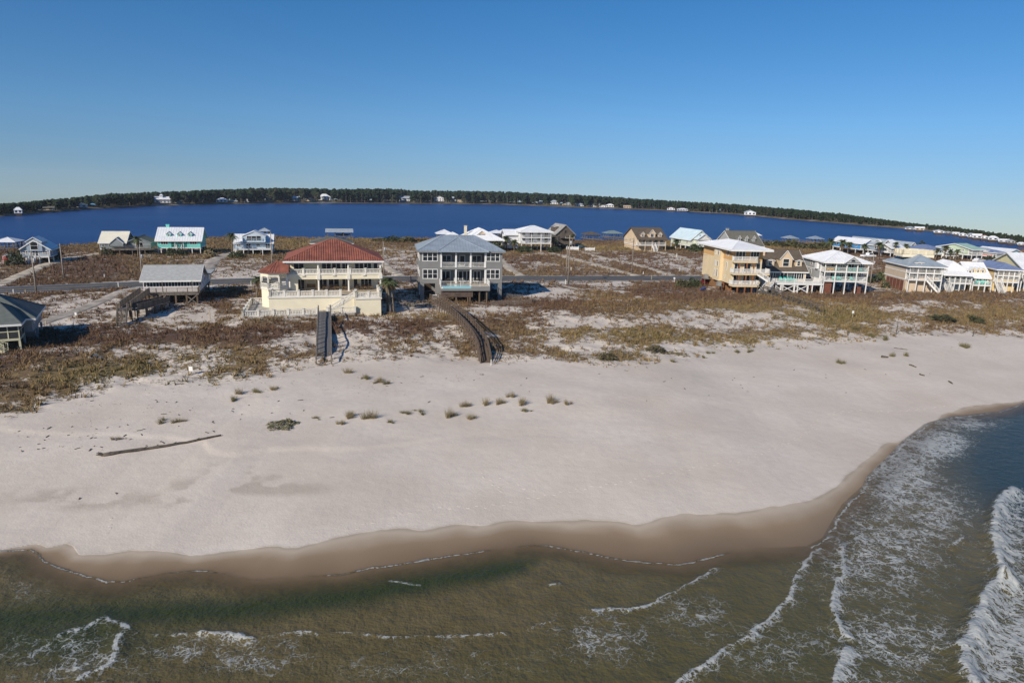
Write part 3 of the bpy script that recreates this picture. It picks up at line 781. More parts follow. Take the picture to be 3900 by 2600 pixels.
class House:
    def __init__(s, name, label, px, py, rz=None, cat='house', group=None, z=None, sink=.0):
        p = ground(px, py) if z is None else at(px, py, z)
        if rz is None: rz = math.degrees(math.atan(float(sl_(LRD, np.array([p[0]]), 30.0)[0])))
        s.O = np.array((p[0], p[1], p[2] - sink)); s.rz = R_(rz)
        s.ex = np.array((math.cos(s.rz), math.sin(s.rz), 0)); s.ey = np.array((-math.sin(s.rz), math.cos(s.rz), 0))
        s.root = tag(empty(name, s.O, s.rz), label, cat, group)
    def loc(s, px, py, dep=0.0):
        d = ray(px, py); den = d @ s.ey
        t = (dep - (np.array((0, 0, CH)) - s.O) @ s.ey) / den
        p = np.array((0, 0, CH)) + d * t - s.O
        return float(p @ s.ex), float(p[2])
    def w(s, x, y, z=0.0):
        return s.O + s.ex * x + s.ey * y + np.array((0, 0, z))
    def gz(s, x, y):
        p = s.w(x, y); return hz(p[0], p[1]) - s.O[2]
    def box(s, name, x0, x1, y0, y1, z0, z1, m, parent=None):
        return MB().box(x0, x1, y0, y1, z0, z1).build(name, m, parent or s.root)
    def post(s, x, y, z0, z1, w_=.2, m=None, name='post', rnd=False):
        b = MB()
        if rnd: b.tube([(x, y, z0), (x, y, z1)], w_ / 2, 8)
        else: b.box(x - w_ / 2, x + w_ / 2, y - w_ / 2, y + w_ / 2, z0, z1)
        return b.build(name, m or WHITE, s.root)
    def window(s, face, u, z0, z1, wd, off, nx=2, ny=1, m=None, name='window', fr=.09, glass=None, arch=False):
        """face F (looks to -y at y=off), B, L (looks to -x at x=off), R"""
        def P(a, d, z):
            if face == 'F': return (u + a, off - d, z)
            if face == 'B': return (u - a, off + d, z)
            if face == 'L': return (off - d, u - a, z)
            return (off + d, u + a, z)
        def bx(b, a0, a1, d0, d1, q0, q1):
            A, B_ = P(a0, d0, q0), P(a1, d1, q1)
            b.box(A[0], B_[0], A[1], B_[1], q0, q1)
        b = MB(); h = wd / 2
        bx(b, -h, h, -.02, .07, z0, z0 + fr); bx(b, -h, h, -.02, .07, z1 - fr, z1)
        for i in range(nx + 1):
            c = -h + wd * i / nx
            c0 = min(max(c - fr / 2, -h), h - fr); bx(b, c0, c0 + fr, -.02, .066, z0 + fr, z1 - fr)
        for i in range(1, ny):
            c = z0 + (z1 - z0) * i / ny; bx(b, -h + fr, h - fr, -.02, .05, c - .03, c + .03)
        o = b.build(name, m or WHITE, s.root)
        for i in range(nx):
            c0, c1 = -h + wd * i / nx + fr * .4, -h + wd * (i + 1) / nx - fr * .4
            g = MB(); bx(g, c0, c1, -.015, .03, z0 + fr * .5, z1 - fr * .5); g.build('pane', glass or GLASS, o)
        return o
    def railing(s, pts, h=1.0, m=None, sp=1.8, bal=.16, bw=.035, pw=.10, name='railing'):
        b = MB(); m = m or WHITE
        for p, q in zip(pts[:-1], pts[1:]):
            p, q = Vector(p), Vector(q); L = (q - p).length
            up = Vector((0, 0, 1))
            b.bar(p + up * h, q + up * h, .09, .06); b.bar(p + up * .1, q + up * .1, .05, .06)
            k = max(1, round(L / sp))
            for i in range(k + 1):
                c = p.lerp(q, i / k); b.box(c.x - pw / 2, c.x + pw / 2, c.y - pw / 2, c.y + pw / 2, c.z, c.z + h + .06)
            if bal:
                k = int(L / bal)
                for i in range(1, k):
                    c = p.lerp(q, i / k); b.box(c.x - bw / 2, c.x + bw / 2, c.y - bw / 2, c.y + bw / 2, c.z + .1, c.z + h)
        return b.build(name, m, s.root)
    def roof(s, x0, x1, y0, y1, ze, zr, kind, m, t=.16, seam=0, seam_h=.045, ridge=None, fascia=None, parent=None, round_=False):
        """kind hip | gx (ridge along x) | gy (ridge along depth) | pyr; eaves at ze, ridge at zr"""
        cx, cy = (x0 + x1) / 2, (y0 + y1) / 2
        E = [(x0, y0, ze), (x1, y0, ze), (x1, y1, ze), (x0, y1, ze)]
        if kind == 'gx': Rg = [(x0, cy, zr), (x1, cy, zr)]; Fc = [(0, 1, 5, 4), (2, 3, 4, 5)]
        elif kind == 'gy': Rg = [(cx, y0, zr), (cx, y1, zr)]; Fc = [(3, 0, 4, 5), (1, 2, 5, 4)]
        else:
            wx, wy = x1 - x0, y1 - y0
            if wx >= wy:
                r = ridge if ridge is not None else (wx - wy) * .5
                r = max(r, .05); Rg = [(cx - r, cy, zr), (cx + r, cy, zr)]; Fc = [(0, 1, 5, 4), (2, 3, 4, 5), (3, 0, 4), (1, 2, 5)]
            else:
                r = ridge if ridge is not None else (wy - wx) * .5
                r = max(r, .05); Rg = [(cx, cy - r, zr), (cx, cy + r, zr)]; Fc = [(0, 1, 4), (2, 3, 5), (3, 0, 4, 5), (1, 2, 5, 4)]
        T = E + Rg; Bt = [(x, y, z - t) for x, y, z in T]
        v = T + Bt; f = list(Fc) + [tuple(i + 6 for i in q[::-1]) for q in Fc]
        from collections import Counter
        ed = Counter()
        for q in Fc:
            for i in range(len(q)): ed[frozenset((q[i], q[(i + 1) % len(q)]))] += 1
        for q in Fc:
            for i in range(len(q)):
                a, b = q[i], q[(i + 1) % len(q)]
                if ed[frozenset((a, b))] == 1: f.append((b, a, a + 6, b + 6))
        o = mesh_obj('roof', v, f, m, parent or s.root)
        if seam:
            b = MB()
            for q in Fc:
                P = [Vector(T[i]) for i in q]
                nrm = (P[1] - P[0]).cross(P[2] - P[0]).normalized()
                if nrm.z < 0: nrm.negate()
                eu = (P[1] - P[0]).normalized(); ev = nrm.cross(eu)
                if ev.z < 0: ev = -ev
                p2 = [((p - P[0]).dot(eu), (p - P[0]).dot(ev)) for p in P]
                us = [p[0] for p in p2]; c = min(us) + seam * .5
                while c < max(us):
                    r_ = clip_line(p2, c)
                    if r_ and r_[1] - r_[0] > .15:
                        a = P[0] + eu * c + ev * r_[0]; e = P[0] + eu * c + ev * r_[1]
                        if round_:
                            w_ = seam * .46
                            pr = [(-w_, 0), (-w_ * .6, seam_h * .8), (0, seam_h), (w_ * .6, seam_h * .8), (w_, 0)]
                            vv = [x + eu * pu + nrm * ph for x in (a, e) for pu, ph in pr]
                            b.add(vv, [(i, i + 1, i + 6, i + 5) for i in range(4)] + [(0, 1, 2, 3, 4)])
                        else:
                            b.bar(a + nrm * seam_h * .5, e + nrm * seam_h * .5, .05, seam_h)
                    c += seam
            b.build('roof_tiles' if round_ else 'roof_seams', m, o)['kind'] = 'stuff'
        # caps on ridge and hips, fascia
        b = MB()
        rp = [(Rg[0], Rg[1])]
        if kind in ('hip', 'pyr'):
            if x1 - x0 >= y1 - y0: rp += [(E[0], Rg[0]), (E[3], Rg[0]), (E[1], Rg[1]), (E[2], Rg[1])]
            else: rp += [(E[0], Rg[0]), (E[1], Rg[0]), (E[2], Rg[1]), (E[3], Rg[1])]
        for a, c in rp:
            a = Vector(a) + Vector((0, 0, .03)); c = Vector(c) + Vector((0, 0, .03))
            if (c - a).length > .15: b.bar(a, c, .26 if round_ else .18, .09 if round_ else .05)
        b.build('ridge_cap', m, o)
        if fascia:
            b = MB(); t2 = t + .06
            if kind in ('hip', 'pyr', 'gx'):
                b.box(x0, x1, y0 - .04, y0 - .003, ze - t2 - .06, ze - .02); b.box(x0, x1, y1 + .003, y1 + .04, ze - t2 - .06, ze - .02)
            if kind in ('hip', 'pyr', 'gy'):
                b.box(x0 - .04, x0 - .003, y0, y1, ze - t2 - .06, ze - .02); b.box(x1 + .003, x1 + .04, y0, y1, ze - t2 - .06, ze - .02)
            if kind == 'gx':
                for x in (x0 - .02, x1 + .02):
                    b.bar((x, y0, ze - t2 * .5), (x, cy, zr - t2 * .5), .05, t2); b.bar((x, y1, ze - t2 * .5), (x, cy, zr - t2 * .5), .05, t2)
            if kind == 'gy':
                for y in (y0 - .02, y1 + .02):
                    b.bar((x0, y, ze - t2 * .5), (cx, y, zr - t2 * .5), .05, t2); b.bar((x1, y, ze - t2 * .5), (cx, y, zr - t2 * .5), .05, t2)
            b.build('fascia', fascia, o)
        return o
    def gable_wall(s, kind, x0, x1, y0, y1, ze, zr, m, inset=0.0):
        cx, cy = (x0 + x1) / 2, (y0 + y1) / 2
        if kind == 'gx':
            for x in (x0, x1 - .12):
                v = [(x, y0, ze), (x, y1, ze), (x, cy, zr), (x + .12, y0, ze), (x + .12, y1, ze), (x + .12, cy, zr)]
                mesh_obj('gable_wall', v, [(0, 2, 1), (3, 4, 5), (0, 3, 5, 2), (2, 5, 4, 1)], m, s.root)
        else:
            for y in (y0, y1 - .12):
                MB().prism([(x0, ze), (x1, ze), (cx, zr)], y, y + .12).build('gable_wall', m, s.root)
    def dormer(s, cx, y0, zb, w_, h, gh, dep, wallm, roofm, win=True, arch=False):
        """gabled dormer: front at y0, base zb, wall h, gable gh; runs back dep"""
        x0, x1 = cx - w_ / 2, cx + w_ / 2
        o = MB().prism([(x0, zb), (x1, zb), (x1, zb + h), (cx, zb + h + gh), (x0, zb + h)], y0, y0 + dep).build('dormer', wallm, s.root)
        b = MB(); ov = .18; k = gh / (w_ / 2)
        for sg in (-1, 1):
            xe = cx + sg * (w_ / 2 + ov); ze = zb + h - ov * k
            v = [(cx, y0 - ov, zb + h + gh + .05), (xe, y0 - ov, ze + .05), (xe, y0 + dep, ze + .05), (cx, y0 + dep, zb + h + gh + .05)]
            v += [(a, b_, c - .08) for a, b_, c in v]
            f = [(0, 1, 2, 3), (7, 6, 5, 4), (0, 4, 5, 1), (1, 5, 6, 2), (2, 6, 7, 3), (3, 7, 4, 0)]
            b.add(v, f)
        b.build('dormer_roof', roofm, o)
        b = MB()
        for sg in (-1, 1):
            b.bar((cx, y0 - ov - .02, zb + h + gh), (cx + sg * (w_ / 2 + ov), y0 - ov - .02, zb + h - ov * k), .04, .14)
        b.build('bargeboard', WHITE, o)
        if win:
            wn_ = s.window('F', cx, zb + h * .12, zb + h * 1.0, w_ * .52, y0, 1, 2, fr=.10); wn_.parent = o
            for ch in list(wn_.children):
                ch.parent = o; ch.name = 'pane'
        return o
    def steps(s, a, b_, width, n_, m, railm=None, name='step'):
        """flight from a (top) to b (bottom); each tread its own piece, one stringer pair and handrails"""
        a, b_ = Vector(a), Vector(b_); d = b_ - a; hd = Vector((d.x, d.y, 0)).normalized(); sd_ = Vector((-hd.y, hd.x, 0))
        tr = Vector((d.x, d.y, 0)).length / n_
        me = None
        for i in range(n_):
            c = a + d * ((i + .5) / n_)
            if me is None:
                b = MB(); x = sd_ * width / 2; y = hd * tr * .55
                P = [Vector((0, 0, 0)) + x * i_ + y * j_ + Vector((0, 0, k_)) for k_ in (-.03, .03) for i_, j_ in ((-1, -1), (1, -1), (1, 1), (-1, 1))]
                b.add(P, [(0, 3, 2, 1), (4, 5, 6, 7), (0, 1, 5, 4), (1, 2, 6, 5), (2, 3, 7, 6), (3, 0, 4, 7)])
                o = b.build(name, m, s.root); me = o.data
            else:
                o = bpy.data.objects.new(name, me); link(o, s.root)
            o.location = c
        b = MB()
        for sg in (-1, 1):
            b.bar(a + sd_ * sg * (width / 2 + .03) + Vector((0, 0, -.12)), b_ + sd_ * sg * (width / 2 + .03) + Vector((0, 0, -.12)), .06, .26)
        b.build('stringer', railm or m, s.root)
        for sg in (-1, 1):
            s.railing([a + sd_ * sg * width / 2, b_ + sd_ * sg * width / 2], .95, railm or m, 1.5, .22, .03, .09, 'stair_railing')

def generic(name, label, pL, pR, pyb, pyE, pyR, depth, wallm, roofm, roof='hip', stilt=2.6, storeys=2, pd=0.0, ov=.5, cols=4, rz=None, nwin=3, swin=2, dormers=0, dz=None,
            chimney=None, group='beach houses on stilts', trim=None, seam=0, postm=None, railm=None, cover=True, fascia=WHITE, enclosed=False, stair=None, cat='house', ridge=None, z=None, porch_levels=None, win=(1.1, 1.45), front_gable=None):
    pm = (pL + pR) / 2
    h = House(name, label, pm, pyb, rz, cat, group, z)
    x0, _ = h.loc(pL, pyb); x1, _ = h.loc(pR, pyb)
    zE = h.loc(pm, pyE, 0.0 if (cover or pd == 0) else pd)[1]; zR = h.loc(pm, pyR, depth / 2)[1]
    zE = max(zE, 2.0); zR = max(zR, zE + .8)
    h.x0, h.x1, h.zE, h.zR, h.depth = x0, x1, zE, zR, depth
    trim = trim or WHITE; postm = postm or WHITE; railm = railm or WHITE
    stilt = min(stilt, zE * .5)
    fl = [stilt + (zE - stilt) * i / storeys for i in range(storeys + 1)]
    h.fl = fl
    h.box('wall', x0, x1, pd, depth, stilt, zE - .1, wallm)
    h.box('floor_beam', x0 - .05, x1 + .05, pd - .05, depth + .05, stilt - .28, stilt - .003, trim)
    for zz_ in fl[1:-1]:
        h.box('trim_band', x0 - .03, x1 + .03, pd - .03, depth + .03, zz_ - .12, zz_ + .06, trim)
    for x in (x0, x1):
        h.box('corner_board', x - .05, x + .05, pd - .045, pd + .10, stilt, zE - .15, trim)
    if enclosed: h.box('ground_wall', x0 + .1, x1 - .1, pd + .3, depth - .1, -.4, stilt - .29, wallm)
    nx = max(2, int(round((x1 - x0) / 3.4)) + 1); ny = max(2, int(round(depth / 4.0)))
    for i in range(nx):
        for j in range(ny + 1):
            x = x0 + .15 + (x1 - x0 - .3) * i / (nx - 1); y = .12 + (depth - .3) * j / ny
            if j == 0 and pd > 0 and cols: continue
            if enclosed and j > 0: continue
            h.post(x, y, min(h.gz(x, y), 0) - .3, stilt - .28, .26, postm)
    # windows
    fh = fl[1] - fl[0]; wh = min(win[1], fh * .55); ww = win[0]
    for k in range(storeys):
        zb = fl[k] + fh * .30
        for i in range(nwin):
            x = x0 + (x1 - x0) * (i + .5) / nwin
            if pd > 0 and i % 2 == 1 and fh > 1.6:
                h.window('F', x, fl[k] + .05, fl[k] + min(2.1, fh * .86), ww * 1.25, pd, 2, 1, trim, 'door')
            else:
                h.window('F', x, zb, zb + wh, min(ww, (x1 - x0) / nwin * .7), pd, 2 if ww > 1 else 1, 2, trim)
        for i in range(swin):
            y = pd + (depth - pd) * (i + .5) / swin
            h.window('L', y, zb, zb + wh, .9, x0, 1, 2, trim); h.window('R', y, zb, zb + wh, .9, x1, 1, 2, trim)
    # porches
    if pd > 0:
        lv = porch_levels if porch_levels is not None else list(range(storeys))
        for k in lv:
            zf = fl[k]
            h.box('porch_floor', x0, x1, 0, pd - .06, zf - .22, zf - .004, trim)
            h.railing([(x0 + .06, pd - .1, zf), (x0 + .06, .06, zf), (x1 - .06, .06, zf), (x1 - .06, pd - .1, zf)], .95, railm, (x1 - x0) / max(cols - 1, 1), .2)
        for i in range(cols):
            x = x0 + .12 + (x1 - x0 - .24) * i / max(cols - 1, 1)
            top = zE - .12 if cover else fl[lv[-1]] + .9 if lv else stilt
            h.post(x, .13, min(h.gz(x, 0), 0) - .3, top, .2, postm, 'column')
    ry0 = (0 if (cover or pd == 0) else pd) - ov
    h.roof(x0 - ov, x1 + ov, ry0, depth + ov, zE, zR, roof, roofm, .16, seam, ridge=ridge, fascia=fascia)
    if roof in ('gx', 'gy'):
        k = (zR - zE)
        y0_, y1_ = ((0 if cover else pd), depth)
        if roof == 'gx':
            hw = (depth + ov - ry0) / 2; cy = (ry0 + depth + ov) / 2
            h.gable_wall('gx', x0, x1, max(y0_, pd), y1_, zE - .1, zR - .3, wallm) if abs((max(y0_, pd) + y1_) / 2 - cy) < .3 else None
            if abs((max(y0_, pd) + y1_) / 2 - cy) >= .3:
                for x in (x0, x1 - .12):
                    sl2 = k / hw
                    ya, yb_ = max(y0_, pd), y1_
                    za, zb2 = zE + (ya - ry0) * sl2 - .17, zE + (depth + ov - yb_) * sl2 - .17
                    v = [(x, ya, zE - .12), (x, yb_, zE - .12), (x, yb_, zb2), (x, cy, zR - .17), (x, ya, za)]
                    v += [(a + .12, b_, c) for a, b_, c in v]
                    mesh_obj('gable_wall', v, [(0, 4, 3, 2, 1), (5, 6, 7, 8, 9), (4, 9, 8, 3), (3, 8, 7, 2), (0, 5, 9, 4), (1, 2, 7, 6), (0, 1, 6, 5)], wallm, h.root)
        else:
            sl2 = k / ((x1 - x0) / 2 + ov)
            cx_ = (x0 + x1) / 2
            for y in (pd if not cover else max(0, pd * .0), depth - .12):
                MB().prism([(x0, zE - .12), (x1, zE - .12), (x1, zE + ov * sl2 - .17), (cx_, zR - .17), (x0, zE + ov * sl2 - .17)], y, y + .12).build('gable_wall', wallm, h.root)
            if zR - zE > 2.2:
                h.window('F', cx_, zE + .4, zE + min(1.6, (zR - zE) * .6), .9, 0 if cover else pd, 1, 2, trim)
    if dormers:
        run = (depth + ov - ry0) / 2; sl2 = (zR - zE) / run if roof != 'gy' else 1
        for i in range(dormers):
            cx_ = x0 + (x1 - x0) * (i + 1) / (dormers + 1)
            yb = ry0 + run * .30; zb = zE + run * .30 * sl2 - .05
            hh = (zR - zE) * .26
            h.dormer(cx_, yb, zb, max(1.1, (x1 - x0) * .10), hh, (zR - zE) * .16, run * .55, wallm, roofm)
    if chimney is not None:
        cx_ = x0 + (x1 - x0) * chimney
        b = MB().box(cx_ - .45, cx_ + .45, depth * .5, depth * .5 + .8, zE, zR + .7); b.box(cx_ - .55, cx_ + .55, depth * .5 - .1, depth * .5 + .9, zR + .705, zR + .85)
        b.build('chimney', wallm, h.root)
    if stair is not None:
        cx_ = x0 + (x1 - x0) * stair
        gz = h.gz(cx_, -stilt * 1.2)
        h.steps((cx_, -.05, stilt), (cx_, -stilt * 1.15, min(gz, 0) + .1), 1.3, max(4, int(stilt / .2)), railm, railm)
    return h
# ------------------------------------------------------------------ red-roofed cream villa
CREAM = mat('cream_stucco', (.73, .665, .50), .85, .05, .5, .15, 6)
TILE = mat('red_clay_tile', (.245, .082, .052), .75, .22, .9, .3, 6)
STONE = mat('white_stone', (.70, .67, .60), .75, .06, .7)
PAVE = mat('terrace_paving', (.42, .35, .25), .85, .15, .8)
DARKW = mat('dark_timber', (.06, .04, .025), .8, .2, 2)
def villa():
    h = House('red_roof_villa', 'large cream villa with red clay tile roof and white balustrades', 700 + 2065 / 2.94, 780 + 1200 / 2.94, 15, z=3.2)
    X0, X1 = -13.35, 2.95
    # basement and terrace
    h.box('basement_wall', X0 - 2.6, -2.1, 2.6, 21.5, -1.6, 2.2, CREAM)
    h.box('basement_wall', -2.09, 2.15, 0, 21.5, -1.6, 2.2, CREAM)
    h.box('terrace', X0 - 2.75, -2.13, 2.45, 21.6, 2.205, 2.45, STONE)
    h.box('terrace', -2.12, 2.3, -.15, 21.6, 2.205, 2.45, STONE)
    h.box('paving', X0 + .3, 2.0, 3.2, 10.3, 2.452, 2.475, PAVE)
    def balus(pts, hgt=.85, sp=2.4):
        b = MB()
        for p, q in zip(pts[:-1], pts[1:]):
            p, q = Vector(p), Vector(q); L = (q - p).length; up = Vector((0, 0, 1))
            b.bar(p + up * hgt, q + up * hgt, .22, .12); b.bar(p + up * .07, q + up * .07, .22, .14)
            k = int(L / .24)
            for i in range(1, k):
                c = p.lerp(q, i / k); b.tube([(c.x, c.y, c.z + .12), (c.x, c.y, c.z + .3), (c.x, c.y, c.z + .62), (c.x, c.y, c.z + hgt - .04)], [.05, .085, .045, .06], 6, False)
        o = b.build('balustrade', STONE, h.root)
        for p, q in zip(pts[:-1], pts[1:]):
            p, q = Vector(p), Vector(q); k = max(1, round((q - p).length / sp))
            for i in range(k + 1):
                c = p.lerp(q, i / k); bb = MB().box(c.x - .17, c.x + .17, c.y - .17, c.y + .17, c.z - .02, c.z + hgt + .10)
                bb.box(c.x - .23, c.x + .23, c.y - .23, c.y + .23, c.z + hgt + .102, c.z + hgt + .2); bb.build('pedestal', STONE, o)
    balus([(-15.7, 9.5, 2.46), (-15.7, 2.65, 2.46), (-4.4, 2.65, 2.46)])
    balus([(-1.9, .1, 2.46), (2.1, .1, 2.46), (2.1, 7.2, 2.46)], sp=2.1)
    balus([(-1.9, .1, 2.46), (-1.9, 2.65, 2.46)], sp=2.6)
    # stair from the terrace to the patio
    b = MB(); a0, a1 = Vector((-2.3, 1.6, 2.6)), Vector((-6.2, 1.6, .25))
    b.prism([(-2.15, -.4), (-2.15, 2.45), (-2.6, 2.45), (-6.3, .15), (-6.3, -.4)], .75, 2.55); b.build('stair', CREAM, h.root)
    for i in range(12):
        x = -2.6 - 3.7 * (i + .5) / 12; z = 2.45 - 2.3 * (i + .5) / 12
        h.box('step', x - .17, x + .17, .95, 2.4, z - .02, z + .09, STONE)
    balus([(-2.2, .8, 2.5), (-6.2, .8, .15)], .85, 2.2)
    # patio
    h.box('patio', -19.7, -2.2, -2.1, 11.5, -1.4, .05, CONC)
    balus([(-19.55, 11.2, .06), (-19.55, -2.0, .06), (-8.2, -.9, .06)], .85, 2.5)
    balus([(-6.6, -.75, .06), (-2.2, -.4, .06)], .85, 2.3)
    balus([(-19.55, 11.2, .06), (-16.3, 11.2, .06)], .85, 2.5)
    # main block
    h.box('wall', X0 + .6, X1 - .6, 10.4, 21.2, 2.45, 7.55, CREAM)
    h.box('side_wall', X0 + .62, X0 + 1.9, 7.9, 10.39, 2.45, 4.6, CREAM)
    h.box('balcony_floor', X0 + .1, X1 - .1, 7.55, 10.39, 4.62, 5.42, CREAM)
    h.box('balcony_edge', X0 + .02, X1 - .02, 7.45, 10.385, 5.422, 5.52, STONE)
    h.box('eave_beam', X0 + .15, X1 - .15, 7.6, 10.39, 7.35, 7.62, WHITE)
    balus([(X0 + .25, 10.2, 5.52), (X0 + .25, 7.75, 5.52), (X1 - .25, 7.75, 5.52), (X1 - .25, 10.2, 5.52)], .8, 2.66)
    for i, x in enumerate((X0 + .25, -7.95, -2.85, X1 - .25)):
        for z0, z1 in ((2.46, 4.62), (5.53, 7.36)):
            b = MB().tube([(x, 7.75, z0 + .1), (x, 7.75, z1 - .12)], [.19, .16], 10)
            b.box(x - .24, x + .24, 7.51, 7.99, z0, z0 + .1); b.box(x - .25, x + .25, 7.5, 8.0, z1 - .12, z1); b.build('column', STONE, h.root)
        h.box('corbel', x - .28, x + .28, 7.38, 7.548, 4.63, 5.42, STONE)
    for x in (-10.5, -5.35, -.2): h.box('corbel', x - .25, x + .25, 7.36, 7.545, 5.2, 5.42, STONE)
    for x, w_, n_, z0, z1 in [(-11.4, 2.0, 3, 2.5, 4.45), (-7.3, 1.5, 2, 2.5, 4.5), (-5.4, 1.9, 2, 2.5, 4.5), (-3.3, 1.4, 2, 2.5, 4.5), (.3, 2.0, 3, 2.6, 4.5), (-1.6, .8, 1, 2.6, 4.5)]:
        h.window('F', x, z0, z1, w_, 10.4, n_, 1, WHITE, 'glass_door')
    for x, w_, n_ in [(-11.3, 1.8, 2), (-6.6, 1.7, 2), (-4.9, 1.6, 2), (-3.3, 1.3, 2), (-.9, 1.6, 2), (.6, 1.4, 2), (2.0, .8, 1)]:
        h.window('F', x, 5.6, 7.2, w_, 10.4, n_, 1, WHITE, 'glass_door')
    h.roof(X0 - .35, X1 + .35, 7.1, 22.0, 7.85, 11.0, 'hip', TILE, .18, .40, .09, ridge=.6, fascia=WHITE, round_=True)
    # octagonal corner pavilion
    cx, cy, r = -15.3, 8.2, 2.3
    pts = [(cx + r * math.cos(R_(22.5 + 45 * i)), cy + r * math.sin(R_(22.5 + 45 * i))) for i in range(8)]
    def octo(rr, z0, z1, m, name):
        v = [(cx + (x - cx) * rr, cy + (y - cy) * rr, z) for z in (z0, z1) for x, y in pts]
        return mesh_obj(name, v, [tuple(range(8))[::-1], tuple(range(8, 16))] + [(i, (i + 1) % 8, (i + 1) % 8 + 8, i + 8) for i in range(8)], m, h.root)
    octo(1.0, -1.2, 3.15, CREAM, 'pavilion_base'); octo(1.06, 3.152, 3.35, STONE, 'pavilion_floor')
    octo(1.02, 5.35, 5.82, CREAM, 'pavilion_beam'); octo(1.09, 5.822, 5.95, WHITE, 'pavilion_cornice')
    for x, y in pts: h.post(x, y, 3.35, 5.35, .24, STONE, 'pavilion_column')
    for i in range(8):
        if i in (0, 7): continue
        p, q = pts[i], pts[(i + 1) % 8]
        balus([(p[0], p[1], 3.36), (q[0], q[1], 3.36)], .75, 9)
        mx = [(p[0] + (q[0] - p[0]) * t, p[1] + (q[1] - p[1]) * t, 5.36 - .35 * abs(2 * t - 1) ** 2.2) for t in (0, .15, .3, .5, .7, .85, 1)]
        v = mx + [(a, b_, 5.37) for a, b_, c in mx]
        mesh_obj('arch', v, [(j, j + 1, j + 8, j + 7) for j in range(6)], CREAM, h.root)
    ap = (cx + .6, cy, 7.75); v = [(cx + (x - cx) * 1.2, cy + (y - cy) * 1.2, 5.96) for x, y in pts] + [ap]
    rf = mesh_obj('pavilion_roof', v, [(i, (i + 1) % 8, 8) for i in range(8)] + [tuple(range(8))[::-1]], TILE, h.root)
    b = MB()
    for i in range(8):
        p, q = Vector(v[i]), Vector(v[(i + 1) % 8]); A = Vector(ap)
        b.bar(p + Vector((0, 0, .03)), A + Vector((0, 0, .03)), .2, .09)
        for k in range(1, 5):
            c = p.lerp(q, k / 5); t = 1 - abs(2 * k / 5 - 1)
            mid = (p + q) / 2; e = c + (A - mid) * t * .98
            b.bar(c + Vector((0, 0, .03)), e + Vector((0, 0, .03)), .16, .08)
    b.build('roof_tiles', TILE, rf)['kind'] = 'stuff'
    lv_ = [(cx + .5, cy - 2.6, 5.98), (X0 + .55, cy - 2.6, 5.98), (X0 + .55, cy, 7.74), (cx + .6, cy, 7.74), (cx + .5, cy + 2.6, 5.98), (X0 + .55, cy + 2.6, 5.98)]
    mesh_obj('link_roof', lv_, [(0, 1, 2, 3), (3, 2, 5, 4), (0, 4, 5, 1), (0, 3, 4), (1, 5, 2)], TILE, h.root)
    return h
villa_h = villa()

